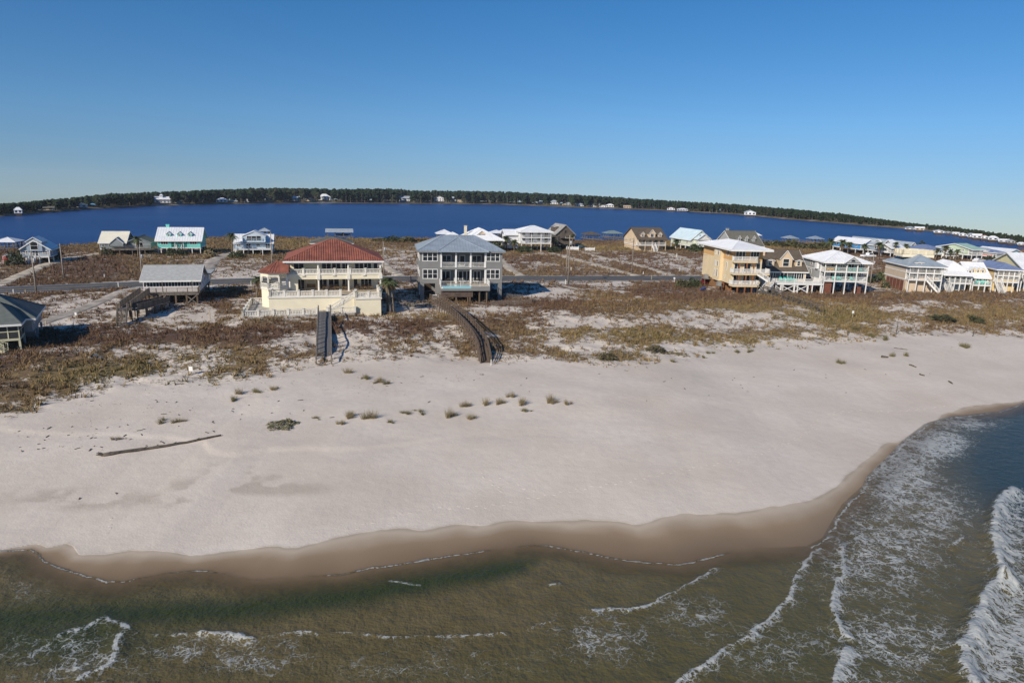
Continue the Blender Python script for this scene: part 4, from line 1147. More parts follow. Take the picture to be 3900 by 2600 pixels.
# ------------------------------------------------------------------ grey house with pool
GREY = mat('grey_siding', (.205, .205, .20), .85, .06, .6, lap=.2)
BMETAL = mat('blue_grey_metal_roof', (.27, .32, .37), .45, .10, .7)
AQUA = None
def pool_house():
    z3 = lambda x, y: (1400 + x / 2.94, 780 + y / 2.94)
    h = House('grey_pool_house', 'grey three storey house on piers with raised blue swimming pool', *z3(1045, 1062), 10)
    x0 = h.loc(*z3(590, 1060))[0]; x1 = h.loc(*z3(1500, 1060))[0]
    L = lambda x, y, d=0: h.loc(*z3(x, y), d)
    zf = L(1045, 880)[1]; ze = L(1045, 522)[1]; z2 = (zf + ze) / 2
    D = 13.5
    xa, xb = L(815, 800, 0)[0], L(1325, 800, 0)[0]           # centre bay
    h.box('wall', x0, xa, 0, D, zf, ze, GREY); h.box('wall', xb, x1, 0, D, zf, ze, GREY)
    h.box('recessed_wall', xa - .001, xb + .001, 2.2, D, zf, ze, GREY)
    for zz_ in (zf + .12, z2 - .05):
        h.box('trim_band', x0 - .03, xa, -.03, D, zz_, zz_ + .1, GREY); h.box('trim_band', xb, x1 + .03, -.03, D, zz_, zz_ + .1, GREY)
    # piers and openings at ground level
    for xx0, xx1 in ((x0, x0 + .75), (xa - 1.0, xa + .1), (xb - .1, xb + .75), (x1 - .75, x1)):
        for yy in (0, D - .7): h.box('pier', xx0, xx1, yy, yy + .7, -1.2, zf - .002, GREY)
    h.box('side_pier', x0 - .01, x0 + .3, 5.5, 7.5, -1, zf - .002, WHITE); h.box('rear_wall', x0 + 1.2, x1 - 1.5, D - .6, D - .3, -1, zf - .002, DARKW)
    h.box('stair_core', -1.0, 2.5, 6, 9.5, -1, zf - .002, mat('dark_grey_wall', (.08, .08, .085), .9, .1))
    # windows in the wings
    def zr(y0_, y1_): return L(700, y1_)[1], L(700, y0_)[1]
    for (ua, ub) in ((615, 785), (1325, 1480)):
        xc = (L(ua, 700)[0] + L(ub, 700)[0]) / 2; ww = L(ub, 700)[0] - L(ua, 700)[0]
        for (ya, yb_) in ((528, 632), (718, 828)):
            q0, q1 = zr(ya, yb_); h.window('F', xc, q0, q1, ww, 0, 3, 2, WHITE, fr=.12)
    for y in (3, 7.5, 11): 
        for k in (0, 1): h.window('L', y, zf + 1.0 + k * (z2 - zf), zf + 2.3 + k * (z2 - zf), .9, x0, 1, 2, WHITE)
    # porch: floors, columns, railings
    cw = xb - xa
    h.box('balcony_floor', xa, xb, -.12, 2.19, z2 - .38, z2 + .02, GREY)
    for i in range(4):
        x = xa + .15 + (cw - .3) * i / 3
        h.post(x, .05, zf + .02, z2 - .38, .3, WHITE, 'column'); h.post(x, .05, z2 + .02, ze - .05, .3, WHITE, 'column')
    for i in range(3):
        xx0 = xa + .3 + (cw - .3) * i / 3; xx1 = xa + (cw - .3) * (i + 1) / 3
        h.railing([(xx0, .05, z2 + .02), (xx1, .05, z2 + .02)], .95, WHITE, 9, .14)
    for x, w_, n_ in ((xa + 1.35, 1.9, 2), (xa + cw * .5, 1.1, 1), (xb - 1.6, 1.9, 2)):
        h.window('F', x, z2 + .1, z2 + 2.2, w_, 2.2, n_, 2 if n_ > 1 else 1, WHITE, 'glass_door', .12)
    for x, w_, n_ in ((xa + 1.2, 1.9, 2), (xa + cw * .42, 1.7, 2), (xa + cw * .60, 1.7, 2), (xb - 1.5, 1.5, 2)):
        h.window('F', x, zf + .1, zf + 2.25, w_, 2.2, n_, 1, WHITE, 'glass_door', .14)
    # pool deck
    yd = -4.2
    pxa, pxb = xa - .2, L(1370, 915, yd)[0]
    zp = zf - .05
    deck = h.box('pool_deck', pxa, pxb, yd, 2.19, zp - .75, zp - .35, GREY)
    px1 = L(1165, 900, yd)[0]
    h.box('deck_paving', px1 + .15, pxb - .1, yd + .15, 2.18, zp - .348, zp, PAVE)
    h.box('deck_paving', pxa + .1, px1 + .149, -1.15, 2.18, zp - .348, zp, PAVE)
    h.box('pool_wall', pxa + .1, pxa + .35, yd + .15, -1.16, zp - .348, zp + .05, WHITE)
    h.box('pool_wall', px1 - .1, px1 + .148, yd + .15, -1.16, zp - .348, zp + .05, WHITE)
    m, n, l, b = nmat('pool_water'); b.inputs['Base Color'].default_value = (.24, .52, .58, 1); b.inputs['Roughness'].default_value = .08
    nz_ = n.new('ShaderNodeTexNoise'); nz_.inputs['Scale'].default_value = 3; bp_ = n.new('ShaderNodeBump'); bp_.inputs['Strength'].default_value = .2
    l.new(nz_.outputs[0], bp_.inputs['Height']); l.new(bp_.outputs[0], b.inputs['Normal'])
    h.box('pool_water', pxa + .351, px1 - .101, yd + .02, -1.161, zp - .34, zp + .02, m)
    h.box('deck_skirt', pxa - .02, px1 - .1, yd - .06, yd - .002, zp - .78, zp - .36, GREY); h.box('deck_skirt', px1 - .099, pxb + .02, yd - .06, yd - .002, zp - .78, zp - .02, GREY)
    h.railing([(pxa + .05, -.2, zp), (pxa + .05, yd + .05, zp), (pxb - .05, yd + .05, zp), (pxb - .05, -.2, zp)], 1.0, WHITE, 1.8, .22, .022, .07)
    MB().prism([(pxa, zp), (pxa + .06, zp), (pxa + .06, zp + 1.0), (pxa, zp + 1.0)], yd, -.2).build('side_parapet', WHITE, h.root)
    h.box('pool_tank', pxa + .2, px1 + .3, yd + .3, -1.3, zp - 2.0, zp - .76, mat('tank_timber', (.10, .07, .055), .9, .25, 1.5, lap=.25))
    for x in (pxa + .5, pxa + 3.0, pxa + 5.2, px1 - .2): h.post(x, yd + .5, -.8, zp - 2.0, .34, PILE, 'pile', True)
    for x in (px1 + 1.6, pxb - .5): h.post(x, yd + .5, -.8, zp - .76, .34, PILE, 'pile', True)
    for x in (pxa + .6, pxa + 4, px1, pxb - .6): h.post(x, -1.6, -.8, zp - .76, .3, PILE, 'pile', True)
    # roofs: main hip plus the lower hip over the porch
    zr_ = h.loc(*z3(1000, 340), D / 2)[1]
    h.roof(x0 - .55, x1 + .55, -.5, D + .5, ze + .1, zr_, 'hip', BMETAL, .2, .55, .05, fascia=GREY, ridge=3.1)
    fa0, fb0 = L(783, 520, -.8)[0], L(1362, 528, -.8)[0]
    zap = h.loc(*z3(1010, 362), 4.0)[1]
    v = [(fa0, -.95, ze + .12), (fb0, -.95, ze + .12), ((fa0 + fb0) / 2 - .6, 4.2, zap), (fa0 + .3, 4.4, ze + .2), (fb0 - .3, 4.4, ze + .2)]
    pr = mesh_obj('porch_roof', v + [(a, b_, c - .2) for a, b_, c in v], [(0, 1, 2), (3, 0, 2), (1, 4, 2), (5, 7, 6), (0, 5, 6, 1), (0, 3, 8, 5), (1, 6, 9, 4)], BMETAL, h.root)
    bb = MB(); bb.bar(v[0], v[2], .28, .12); bb.bar(v[1], v[2], .28, .12)
    A = Vector(v[2]); P0, P1 = Vector(v[0]), Vector(v[1])
    k_ = int((P1 - P0).length / .55)
    for i in range(1, k_):
        t = i / k_; c = P0.lerp(P1, t); xm = (A.x - P0.x) / (P1.x - P0.x)
        f_ = t / xm if t < xm else (1 - t) / (1 - xm)
        e = c + (Vector((c.x, A.y, A.z)) - c) * f_ * .98
        bb.bar(c + Vector((0, 0, .03)), e + Vector((0, 0, .03)), .05, .05)
    bb.build('roof_seams', BMETAL, pr)['kind'] = 'stuff'
    # service balcony on the left flank
    h.box('service_deck', x0 - 1.7, x0 - .002, 4.2, 6.4, zf - .3, zf - .1, GREY); h.railing([(x0 - .05, 4.25, zf - .1), (x0 - 1.65, 4.25, zf - .1), (x0 - 1.65, 6.3, zf - .1)], .9, WOODG, 1.5, .2)
    b = MB(); b.bar((x0 - 1.6, 4.4, zf - .3), (x0 - .02, 4.4, zf - 2.2), .15, .15); b.build('brace', GREY, h.root)
    # little white gate at the head of the boardwalk
    gx = L(745, 1045, -2.5)
    b = MB(); gx0 = L(718, 1045, -2.2)[0]
    for i in range(7): b.box(gx0 + i * .2, gx0 + i * .2 + .05, -2.22, -2.18, -.1, 1.3)
    b.box(gx0 - .04, gx0 + 1.3, -2.23, -2.17, 1.25, 1.35); b.box(gx0 - .04, gx0 + 1.3, -2.23, -2.17, -.1, .02)
    b.build('gate', WHITE, h.root)
    h.zf, h.z2, h.xa, h.xb, h.yd, h.zp = zf, z2, xa, xb, yd, zp
    return h
pool_h = pool_house()

# ------------------------------------------------------------------ white cottage with grey roof, ramp and deck
SHING = mat('pale_grey_shingle', (.36, .37, .36), .95, .10, 2.0, .3, 9)
def ramp_house():
    h = House('white_deck_cottage', 'white screened cottage with pale grey gable roof and long wooden ramp', 640, 1160, 17)
    x0 = h.loc(528, 1068)[0]; x1 = h.loc(757, 1068)[0]
    zd = h.loc(640, 1117, 0)[1]; ze = h.loc(640, 1066, 1.6)[1]; D = 16.0
    zr = h.loc(640, 1008, 1.6 + 4.4)[1]
    PINK = mat('white_siding', (.66, .62, .61), .8, .06, .7, lap=.2)
    h.box('wall', x0 + .3, x1 - .2, 4.2, D, zd + .02, ze - .08, PINK)
    h.box('porch_wall', x0 + .3, x1 - .2, 1.7, 1.85, zd + .02, zd + 1.0, PINK); h.box('porch_wall', x1 - .36, x1 - .22, 1.86, 4.19, zd + .02, zd + 1.0, PINK)
    b = MB()
    k = 18
    for i in range(k + 1):
        x = x0 + .34 + (x1 - x0 - .6) * i / k; b.box(x - .05, x + .05, 1.71, 1.83, zd + 1.0, ze - .1)
    b.box(x0 + .3, x1 - .2, 1.705, 1.835, ze - .22, ze - .1)
    b.build('screen_frame', WHITE, h.root)
    scr = mat('insect_screen', (.03, .03, .033), .6, .2, 1)
    for i in range(k):
        xa = x0 + .40 + (x1 - x0 - .6) * i / k; xb = x0 + .28 + (x1 - x0 - .6) * (i + 1) / k
        h.box('screen', xa, xb, 1.76, 1.775, zd + 1.0, ze - .22, scr)
    h.box('side_screen', x1 - .30, x1 - .28, 1.9, 4.1, zd + 1.0, ze - .22, scr)
    h.box('floor', x0 + .2, x1 - .1, 1.6, D + .1, zd - .3, zd + .018, WOODG)
    o = h.roof(x0 - .1, x1 + .25, .9, .9 + 9.6, ze, zr, 'gx', SHING, .18, fascia=WHITE)
    h.gable_wall('gx', x0 + .3, x1 - .2, 1.75, 9.6, ze - .1, zr - .35, PINK)
    h.box('rear_roof', x0 + 2, x1 + .9, 9.8, D + .4, ze - .08, ze + .12, SHING)
    for y in (6, 9, 12.5): h.window('R', y, zd + .9, zd + 2.0, .8, x1 - .2, 1, 2, WHITE)
    # deck
    h.box('deck', x0 + .9, x1 - .1, -.6, 1.6, zd - .25, zd - .02, WOODG)
    h.railing([(x0 + 1.0, -.5, zd), (x1 - .2, -.5, zd), (x1 - .2, 1.5, zd)], 1.0, WOODG, 1.7, .18, .05, .12)
    for x in (x0 + 3.8, x0 + 8.6): h.post(x, -.5, zd, zd + 2.2, .1, WOODG, 'flag_pole')
    nxp = 6
    for i in range(nxp):
        for y in (-.4, 3.0, 7.0, 11.0, D - .2):
            x = x0 + .5 + (x1 - x0 - .9) * i / (nxp - 1); h.post(x, y, h.gz(x, y) - .4, zd - .26, .26, PILE, 'pile')
    for (xa, xb, y) in ((x1 - 2.3, x1 - .4, -.55), (x0 + 2.4, x0 + 4.2, -.55), (x0 + 4.2, x0 + 6, 3.0)):
        b = MB(); b.bar((xa, y, .1), (xb, y, zd - .3), .08, .16); b.bar((xa, y + .1, zd - .3), (xb, y + .1, .1), .08, .16); b.build('cross_brace', WOODG, h.root)
    # ramp down to the left, landing and steps
    def P(px, py, z):
        q = at(px, py, z + h.O[2]) - h.O; return Vector((q @ h.ex, q @ h.ey, z))
    a = Vector((x0 + .7, .5, zd)); c = P(478, 1172, 1.9)
    def walk(a, c, wdt, name):
        d = c - a; hd = Vector((d.x, d.y, 0)).normalized(); sd_ = Vector((-hd.y, hd.x, 0))
        nP = int(d.length / .32); me = None
        for i in range(nP):
            q = a + d * ((i + .5) / nP)
            if me is None:
                b = MB(); x = sd_ * wdt / 2; y = hd * (d.length / nP * .46)
                b.add([x * i_ + y * j_ + Vector((0, 0, k_)) for k_ in (-.04, .0) for i_, j_ in ((-1, -1), (1, -1), (1, 1), (-1, 1))], [(0, 3, 2, 1), (4, 5, 6, 7), (0, 1, 5, 4), (1, 2, 6, 5), (2, 3, 7, 6), (3, 0, 4, 7)])
                o = b.build('plank', WOODG, h.root); me = o.data
            else: o = link(bpy.data.objects.new('plank', me), h.root)
            o.location = q
        for sg in (-1, 1):
            h.railing([a + sd_ * sg * wdt / 2, c + sd_ * sg * wdt / 2], 1.0, WOODG, 1.9, .12, .07, .13, 'ramp_railing')
            k2 = max(1, int(d.length / 2.4))
            for i in range(k2 + 1):
                q = a + d * (i / k2) + sd_ * sg * (wdt / 2 - .1); h.post(q.x, q.y, h.gz(q.x, q.y) - .4, q.z - .04, .18, PILE, 'pile')
    walk(a, c, 1.5, 'ramp')
    h.box('landing', c.x - 1.1, c.x + 1.1, c.y - 1.0, c.y + .6, 1.66, 1.86, WOODG)
    for x in (c.x - 1, c.x + 1): h.post(x, c.y - .9, -1.2, 2.9, .16, PILE, 'pile')
    e = P(463, 1246, -.2); gz = h.gz(e.x, e.y)
    h.steps((c.x - .2, c.y - 1.0, 1.85), (e.x, e.y, gz + .1), 1.3, 13, WOODG, WOODG)
    walk(Vector((c.x + 1.1, c.y - .2, 1.5)), P(632, 1150, .9), 1.4, 'ramp')
    return h
ramp_h = ramp_house()

# ------------------------------------------------------------------ left edge house with green-grey roof
GREENR = mat('green_grey_shingle', (.120, .135, .125), .95, .12, 1.6, .3, 9)
def screen_house():
    h = House('screened_porch_house', 'house with dark green grey hip roof and screened porch at the picture edge', 20, 1338, 28)
    CRM = mat('cream_trim', (.60, .56, .38), .7, .08)
    WALL = mat('pale_grey_siding', (.34, .34, .34), .8, .07, .7, lap=.2)
    x1 = h.loc(69, 1232)[0]; zf = h.loc(69, 1288)[1]; ze = h.loc(69, 1231)[1]
    xl = x1 - 9.5; D = 13.0
    h.box('wall', xl + 1, x1 + .9, 4.0, D, zf, ze - .05, WALL)
    h.box('porch_floor', xl, x1, 0, 4.0, zf - .28, zf, CRM)
    scr = MATS['insect_screen']
    b = MB(); k = 8
    for i in range(k + 1):
        x = x1 - .06 - i * 1.15; b.box(x - .06, x + .06, 0, .12, zf, ze - .08)
    b.box(xl, x1, .01, .11, zf + .85, zf + .95); b.box(xl, x1, .01, .11, ze - .22, ze - .08)
    b.box(x1 - .12, x1, .13, 3.98, zf + .85, zf + .95); b.box(x1 - .12, x1, 1.9, 2.0, zf, ze - .1)
    b.build('screen_frame', CRM, h.root)
    for i in range(8):
        x = x1 - .12 - i * 1.15; h.box('screen', x - 1.03, x, .05, .065, zf, ze - .22, scr)
    h.box('screen', x1 - .07, x1 - .05, .14, 3.97, zf, ze - .1, scr)
    h.roof(xl - .4, x1 + .4, -.4, 8.5, ze, ze + 2.3, 'hip', GREENR, .16, fascia=WHITE, ridge=2.3)
    h.roof(xl + .2, x1 + 1.5, 3.2, D + .6, ze + .02, ze + 3.0, 'hip', GREENR, .16, fascia=WHITE)
    for i in range(6):
        for y in (.15, 3.8, 8, D - .2):
            x = x1 - .1 - i * 1.9 + (.9 if y > 3.9 else 0); h.post(x, y, h.gz(x, y) - .5, zf - .28, .24, CRM if y < 1 else WALL, 'post')
    for y in (6, 9, 11.5): h.window('R', y, zf + .8, zf + 2.0, .9, x1 + .9, 1, 2, WHITE)
    h.box('under_wall', x1 - 3, x1 + .5, 8.5, D - .5, -.6, zf - .29, WALL)
    a = (x1 - 4.2, -.6, zf); e = (x1 - 1.4, -1.3, h.gz(x1 - 1.4, -1.3) + .1)
    h.steps(a, e, 1.1, 11, CRM, CRM)
    return h
screen_h = screen_house()

# ------------------------------------------------------------------ four storey orange and yellow house
def tower_house():
    z5 = lambda x, y: (2500 + x / 2.94, 780 + y / 2.94)
    OR = mat('orange_stucco', (.56, .335, .135), .85, .06, .5); YE = mat('yellow_stucco', (.66, .53, .33), .85, .05, .5); BRK = mat('brown_block', (.24, .12, .05), .9, .15, 1.5)
    POST = mat('russet_post', (.22, .085, .03), .8, .15, 2)
    h = House('orange_tower_house', 'tall four storey yellow and orange house with white hip roof', *z5(1000, 985), 5)
    L = lambda x, y, d=0: h.loc(*z5(x, y), d)
    xl = L(842, 700)[0]; xr = L(1178, 700)[0]
    zt = L(842, 492)[1]; zb = L(842, 885)[1]
    st = (zt - zb) / 3
    D = 18.0
    yw = 0.0
    h.box('wall', xl, xr, .0, D, zb, zb + st * 2, YE)
    h.box('upper_wall', xl, xr, .0, D, zb + st * 2 + .001, zt - .05, OR)
    h.box('ground_wall', xl + .05, xl + 2.6, 5.0, D - .5, -1, zb - .002, BRK)
    h.box('side_bay', xl - .7, xl + .01, 5.2, 9.2, zb, zt - .7, YE); 
    W = (WHITE)
    h.window('F', (L(888, 540)[0] + L(1000, 540)[0]) / 2, zb + 2 * st + .1, zb + 2 * st + 2.2, L(1000, 540)[0] - L(888, 540)[0], 0, 3, 1, W, 'glass_door', .12)
    h.window('F', (L(1055, 540)[0] + L(1155, 540)[0]) / 2, zb + 2 * st + .8, zb + 2 * st + 2.2, L(1155, 540)[0] - L(1055, 540)[0], 0, 3, 1, W, fr=.1)
    for k, ys in ((1, (.5, .9)), (0, (.4, .8))):
        h.window('F', xl + 1.3, zb + k * st + .1, zb + k * st + 2.1, 1.5, 0, 2, 1, W, 'glass_door'); h.window('F', xl + 3.6, zb + k * st + .1, zb + k * st + 2.1, 1.6, 0, 2, 1, W, 'glass_door')
        h.window('F', xr - .8, zb + k * st + .6, zb + k * st + 2.1, 1.0, 0, 1, 1, W)
    # left flank windows
    for (y, k, z0, z1, w_) in ((2.6, 2, .8, 2.1, .9), (2.9, 1, .2, 2.0, .55), (3.6, 0, .9, 1.7, .5)):
        h.window('L', y, zb + k * st + z0, zb + k * st + z1, w_, xl, 1, 1, W)
    for y in (6.4, 8.0):
        for k, z0, z1 in ((2, .6, 1.7), (1, .6, 1.9), (0, .8, 2.6)): h.window('L', y, zb + k * st + z0, zb + k * st + z1, .7, xl - .7, 2 if y > 7 else 1, 1, W)
    # balconies
    for k, d0, xx0, xx1 in ((2, -1.3, xl - .05, L(1112, 600)[0]), (1, -2.2, xl - .3, xr + 1.0), (0, -2.2, xl - .3, xr - 1.2)):
        z = zb + k * st
        h.box('balcony_floor', xx0, xx1, d0, -.002, z - .35, z - .002, YE)
        h.railing([(xx0 + .06, -.05, z), (xx0 + .06, d0 + .06, z), (xx1 - .06, d0 + .06, z), (xx1 - .06, -.05, z)], 1.0, WHITE, 1.9, .13, .05)
    for i, x in enumerate((xl + .9, xl + 2.6, xl + 4.2, xr + .7)):
        h.post(x, -2.0, h.gz(x, -2) - .5, zb + st - .36 if i == 3 else zb + 2 * st - .36, .24, POST, 'column')
    for x in (xl + .3, xl + 2.1, xl + 4.0, xr - .2):
        for y in (.2, 4.5, 9, D - .3): h.post(x, y, h.gz(x, y) - .6, zb - .003, .28, POST, 'pier')
    # outside stair, two flights
    zs = zb + st
    lx = xr + .2
    h.steps((lx - 2.3, -2.4, zs), (lx + .3, -2.9, zs - st * .62), 1.1, 11, YE, WHITE)
    h.box('landing', lx + .2, lx + 1.4, -4.2, -2.2, zs - st * .62 - .2, zs - st * .62, YE)
    h.post(lx + 1.3, -4.0, -1, zs - st * .62 - .2, .25, PILE, 'pile'); h.post(lx + .4, -2.5, -1, zs - st * .62 - .2, .25, PILE, 'pile')
    h.steps((lx + .4, -4.3, zs - st * .62), (lx - 2.4, -5.6, h.gz(lx - 2.4, -5.6) + .1), 1.2, 15, YE, WHITE)
    WR = MATS.get('white_metal_roof') or mat('white_metal_roof', (.74, .75, .76), .5, .05, .6)
    zr = h.loc(*z5(835, 396), D / 2)[1]
    h.roof(xl - 1.3, xr + 1.3, -2.4, D + 1.2, zt, max(zr, zt + 1.4), 'hip', WR, .25, .7, .04, fascia=WHITE, ridge=3.0)
    # air conditioner on a small deck
    h.box('equipment_deck', xl - 1.6, xl - .3, 3.4, 4.6, .9, 1.05, WOODG)
    for x in (xl - 1.5, xl - .4): h.post(x, 3.5, -.8, .9, .12, PILE)
    h.box('air_conditioner', xl - 1.4, xl - .5, 3.6, 4.4, 1.052, 1.95, mat('ac_grey', (.25, .25, .24), .6, .1))
    h.box('side_deck', xl - 1.6, xl - .02, 11.5, 14, zb - .5, zb - .3, WOODG); h.box('air_conditioner', xl - 1.4, xl - .5, 12, 12.9, zb - .298, zb + .6, MATS['ac_grey'])
    for y in (11.7, 13.8): h.post(xl - 1.5, y, -1.5, zb - .5, .16, PILE)
    return h
tower_h = tower_house()
# ------------------------------------------------------------------ the other beach houses
WR = MATS['white_metal_roof']
BRSH = mat('brown_shingle', (.105, .082, .060), .95, .14, 1.5, .3, 9); TANW = mat('tan_siding', (.60, .46, .31), .85, .05, .6, lap=.2)
GR2 = mat('light_grey_siding', (.34, .35, .35), .85, .06, .6, lap=.2)
CANVAS = mat('beige_siding', (.55, .44, .32), .85, .05, .6, lap=.2)
GREYR = mat('grey_metal_roof', (.34, .38, .42), .5, .1, .7); PALEBL = mat('pale_blue_siding', (.50, .60, .68), .85, .06, .6, lap=.2)
AQW = mat('aqua_siding', (.52, .64, .64), .85, .05, .6, lap=.2); YELW = mat('soft_yellow_siding', (.70, .52, .24), .85, .05, .6, lap=.2)
BLUER = mat('slate_blue_roof', (.17, .22, .36), .55, .1, .7); TURQ = mat('turquoise_siding', (.16, .62, .54), .8, .05, .6, lap=.2)
WHS = mat('bright_white_siding', (.70, .71, .72), .8, .05, .6, lap=.2); CREAMR = mat('cream_metal_roof', (.74, .70, .56), .6, .05, .5)
BLGREY = mat('blue_grey_siding', (.30, .36, .43), .85, .06, .6, lap=.2); GRYW = mat('slate_grey_siding', (.24, .27, .28), .9, .08, .6, lap=.2)
DKR = mat('dark_olive_shingle', (.13, .125, .10), .95, .12, 1.4, .3, 9); PALEG = mat('pale_green_siding', (.60, .63, .52), .85, .05, .6, lap=.2)
AQR = mat('pale_aqua_roof', (.56, .68, .72), .5, .06, .6); BLUEW = mat('bright_blue_siding', (.06, .27, .58), .8, .06, .6, lap=.2)
GRNW = mat('sage_green_siding', (.42, .50, .36), .85, .06, .6, lap=.2); GRNR = mat('green_metal_roof', (.36, .52, .42), .5, .08, .6)
PINKW = mat('pink_siding', (.60, .27, .24), .85, .06, .6, lap=.2); OLDW = mat('old_barn_wood', (.115, .095, .075), .95, .3, 2.0, .4, 10, streak=1)
OLDR = mat('old_grey_roof', (.33, .32, .30), .9, .2, 1.2); RUSTW = mat('rust_panel', (.16, .055, .03), .85, .2, 1.5)
FR = 'front row houses along the dunes'; BK = 'back row houses beside the lagoon'
def n5(x, y): return (2500 + x / 2.94, 780 + y / 2.94)
def n6(x, y): return (3150 + x / 3.136, 780 + y / 3.136)

f = generic('dormer_deck_house', 'tan house with steep brown shingle roof, three dormers and white deck', 2922, 3094, 1114, 1034, 953, 15.5, TANW, BRSH, 'gx', 2.6, 1, 4.2, .45, 4, 3, 0, 2, cover=False, porch_levels=[], group=FR)
zf = f.fl[0]; x0, x1 = f.x0, f.x1
f.box('deck', x0 - .4, x1 + 2.2, 0, 4.13, zf - .4, zf - .005, WHITE)
f.railing([(x0 - .3, 4.0, zf), (x0 - .3, .1, zf), (x1 + 2.1, .1, zf), (x1 + 2.1, 4.0, zf)], 1.0, WHITE, 2.0, .12)
f.window('F', x0 + 1.9, zf + .3, zf + 2.0, 2.9, 4.2, 5, 1, WHITE); f.window('F', x1 - 1.9, zf + .3, zf + 2.0, 2.9, 4.2, 5, 1, WHITE)
f.box('porch_shade_panel', (x0 + x1) / 2 - 2.0, (x0 + x1) / 2 + 2.0, 4.12, 4.195, zf, zf + 2.1, mat('porch_shade', (.10, .10, .10), .8))  # flat dark panel on the wall; the porch's shade is put into its colour
f.window('F', (x0 + x1) / 2, zf + .05, zf + 2.0, 1.8, 4.11, 2, 1, WHITE, 'door')
ry = 4.2 - .45; run = (15.5 + .45 - ry) / 2; sl2 = (f.zR - f.zE) / run
f.dormer((x0 + x1) / 2 + .6, ry + 1.2, f.zE + 1.2 * sl2 - .1, 3.0, 2.1, 1.9, 4.6, TANW, BRSH)
f.dormer(x0 + 2.3, ry + 1.5, f.zE + 1.5 * sl2 - .1, 1.9, 1.35, .25, 2.6, TANW, BRSH); f.dormer(x1 - 1.5, ry + 1.5, f.zE + 1.5 * sl2 - .1, 1.6, 1.35, .25, 2.6, TANW, BRSH)
b = MB().box(x0 + .8, x0 + 2.0, 8.0, 9.0, f.zE + 1.5, f.zR + .1); b.box(x0 + .7, x0 + 2.1, 7.9, 9.1, f.zR + .102, f.zR + .3); b.build('chimney', TANW, f.root)
for i in range(5):
    x = x0 + (x1 + 2 - x0) * i / 4; f.post(x, .25, f.gz(x, 0) - .5, zf - .4, .3, WHITE)
for i in (1, 2):
    xa = x0 + (x1 + 2 - x0) * i / 4; xb = x0 + (x1 + 2 - x0) * (i + 1) / 4
    b = MB(); b.bar((xa, .2, .1), (xb, .2, zf - .5), .08, .16); b.bar((xa, .3, zf - .5), (xb, .3, .1), .08, .16); b.build('cross_brace', WHITE, f.root)
f.steps((x0 - .8, .8, zf), (x0 + 1.6, -2.6, f.gz(x0 + 1.6, -2.6) + .1), 1.4, 12, WHITE, WHITE)

g = generic('balcony_house', 'grey house with white hip roof, two white balconies and turquoise chairs', *(n5(1852, 0)[0], n5(2342, 0)[0], 1120, 999, 955), 13.5, GR2, WR, 'hip', 3.0, 2, 2.4, .55, 5, -2, 5, 1, seam=.7, railm=WHITE, group=FR)
cxg = (g.x0 + g.x1) / 2 + .8
g.dormer(cxg, -.9, g.zE + .05, 3.4, .05, 1.35, 4.5, GR2, WR, False)
bb = MB(); bb.prism([(cxg - .45, g.zE + .25)] + [(cxg + .45 * math.cos(a), g.zE + .25 + .5 * math.sin(a)) for a in (0, .5, 1.05, 1.57, 2.1, 2.6)], -.97, -.91); bb.build('fan_window', GLASS, g.root)
g.box('storage_wall', g.x0 + .1, g.x0 + 2.2, .6, 12, -.8, g.fl[0] - .3, RUSTW); g.box('gate_panel', g.x1 - 2.2, g.x1 - .5, 1.5, 1.6, -.4, 1.6, RUSTW)
g.box('side_bay', g.x0 - .5, g.x0 - .01, 3.5, 4.8, g.fl[1] + .2, g.zE - .6, WHITE)

hh = generic('widow_walk_house', 'beige house with blue grey hip roof and cream widow walk on top', n6(948, 0)[0], n6(1352, 0)[0], 1112, 1014, 968, 13, CANVAS, BMETAL, 'hip', 2.9, 2, 1.6, .6, 5, -5, 5, 0, seam=.6, group=FR, enclosed=True, ridge=2.6)
hh.box('roof_deck', (hh.x0 + hh.x1) / 2 - 3.6, (hh.x0 + hh.x1) / 2 + 3.8, 5.2, 10, hh.zR - .7, hh.zR - .05, CREAM)
cxh = (hh.x0 + hh.x1) / 2
hh.railing([(cxh - 3.5, 9.9, hh.zR - .05), (cxh - 3.5, 5.3, hh.zR - .05), (cxh + 3.7, 5.3, hh.zR - .05), (cxh + 3.7, 9.9, hh.zR - .05), (cxh - 3.5, 9.9, hh.zR - .05)], 1.0, CREAM, 1.6, .12, .08, .3)
bb = MB().box(hh.x1 - 1.5, hh.x1 - .2, 6.5, 7.8, hh.zE, hh.zR + .3); bb.box(hh.x1 - 1.65, hh.x1 - .05, 6.35, 7.95, hh.zR + .302, hh.zR + .6); bb.build('chimney', CREAM, hh.root)
hh.box('ground_wall', hh.x0 + .02, hh.x0 + 2.4, 1.2, 14.5, -.8, hh.fl[0] - .29, CANVAS)
for i in range(5): hh.box('rust_panel', hh.x0 - .03, hh.x0 + .018, 2.2 + i * 1.9, 3.9 + i * 1.9, -.2, hh.fl[0] - .5, RUSTW)
for i in range(4):
    for k in (0, 1): hh.window('F', hh.x1 - 2.9 + i * .75, hh.fl[k] + .4, hh.fl[k + 1] - .35, .62, 1.35, 1, 2, WHITE, 'tall_window')
hh.box('bay_wall', hh.x1 - 3.4, hh.x1 - .2, 1.36, 1.59, hh.fl[0], hh.zE - .1, CANVAS)
hh.dormer((hh.x0 + hh.x1) / 2 - 1.8, .3, hh.zE - .3, 2.0, 1.0, .15, 3.0, CANVAS, BMETAL)
hh.steps((hh.x1 - 3.6, -.1, hh.fl[0]), (hh.x1 - 1.0, -1.0, hh.gz(hh.x1 - 1, -1) + .1), 1.1, 13, WHITE, WHITE)

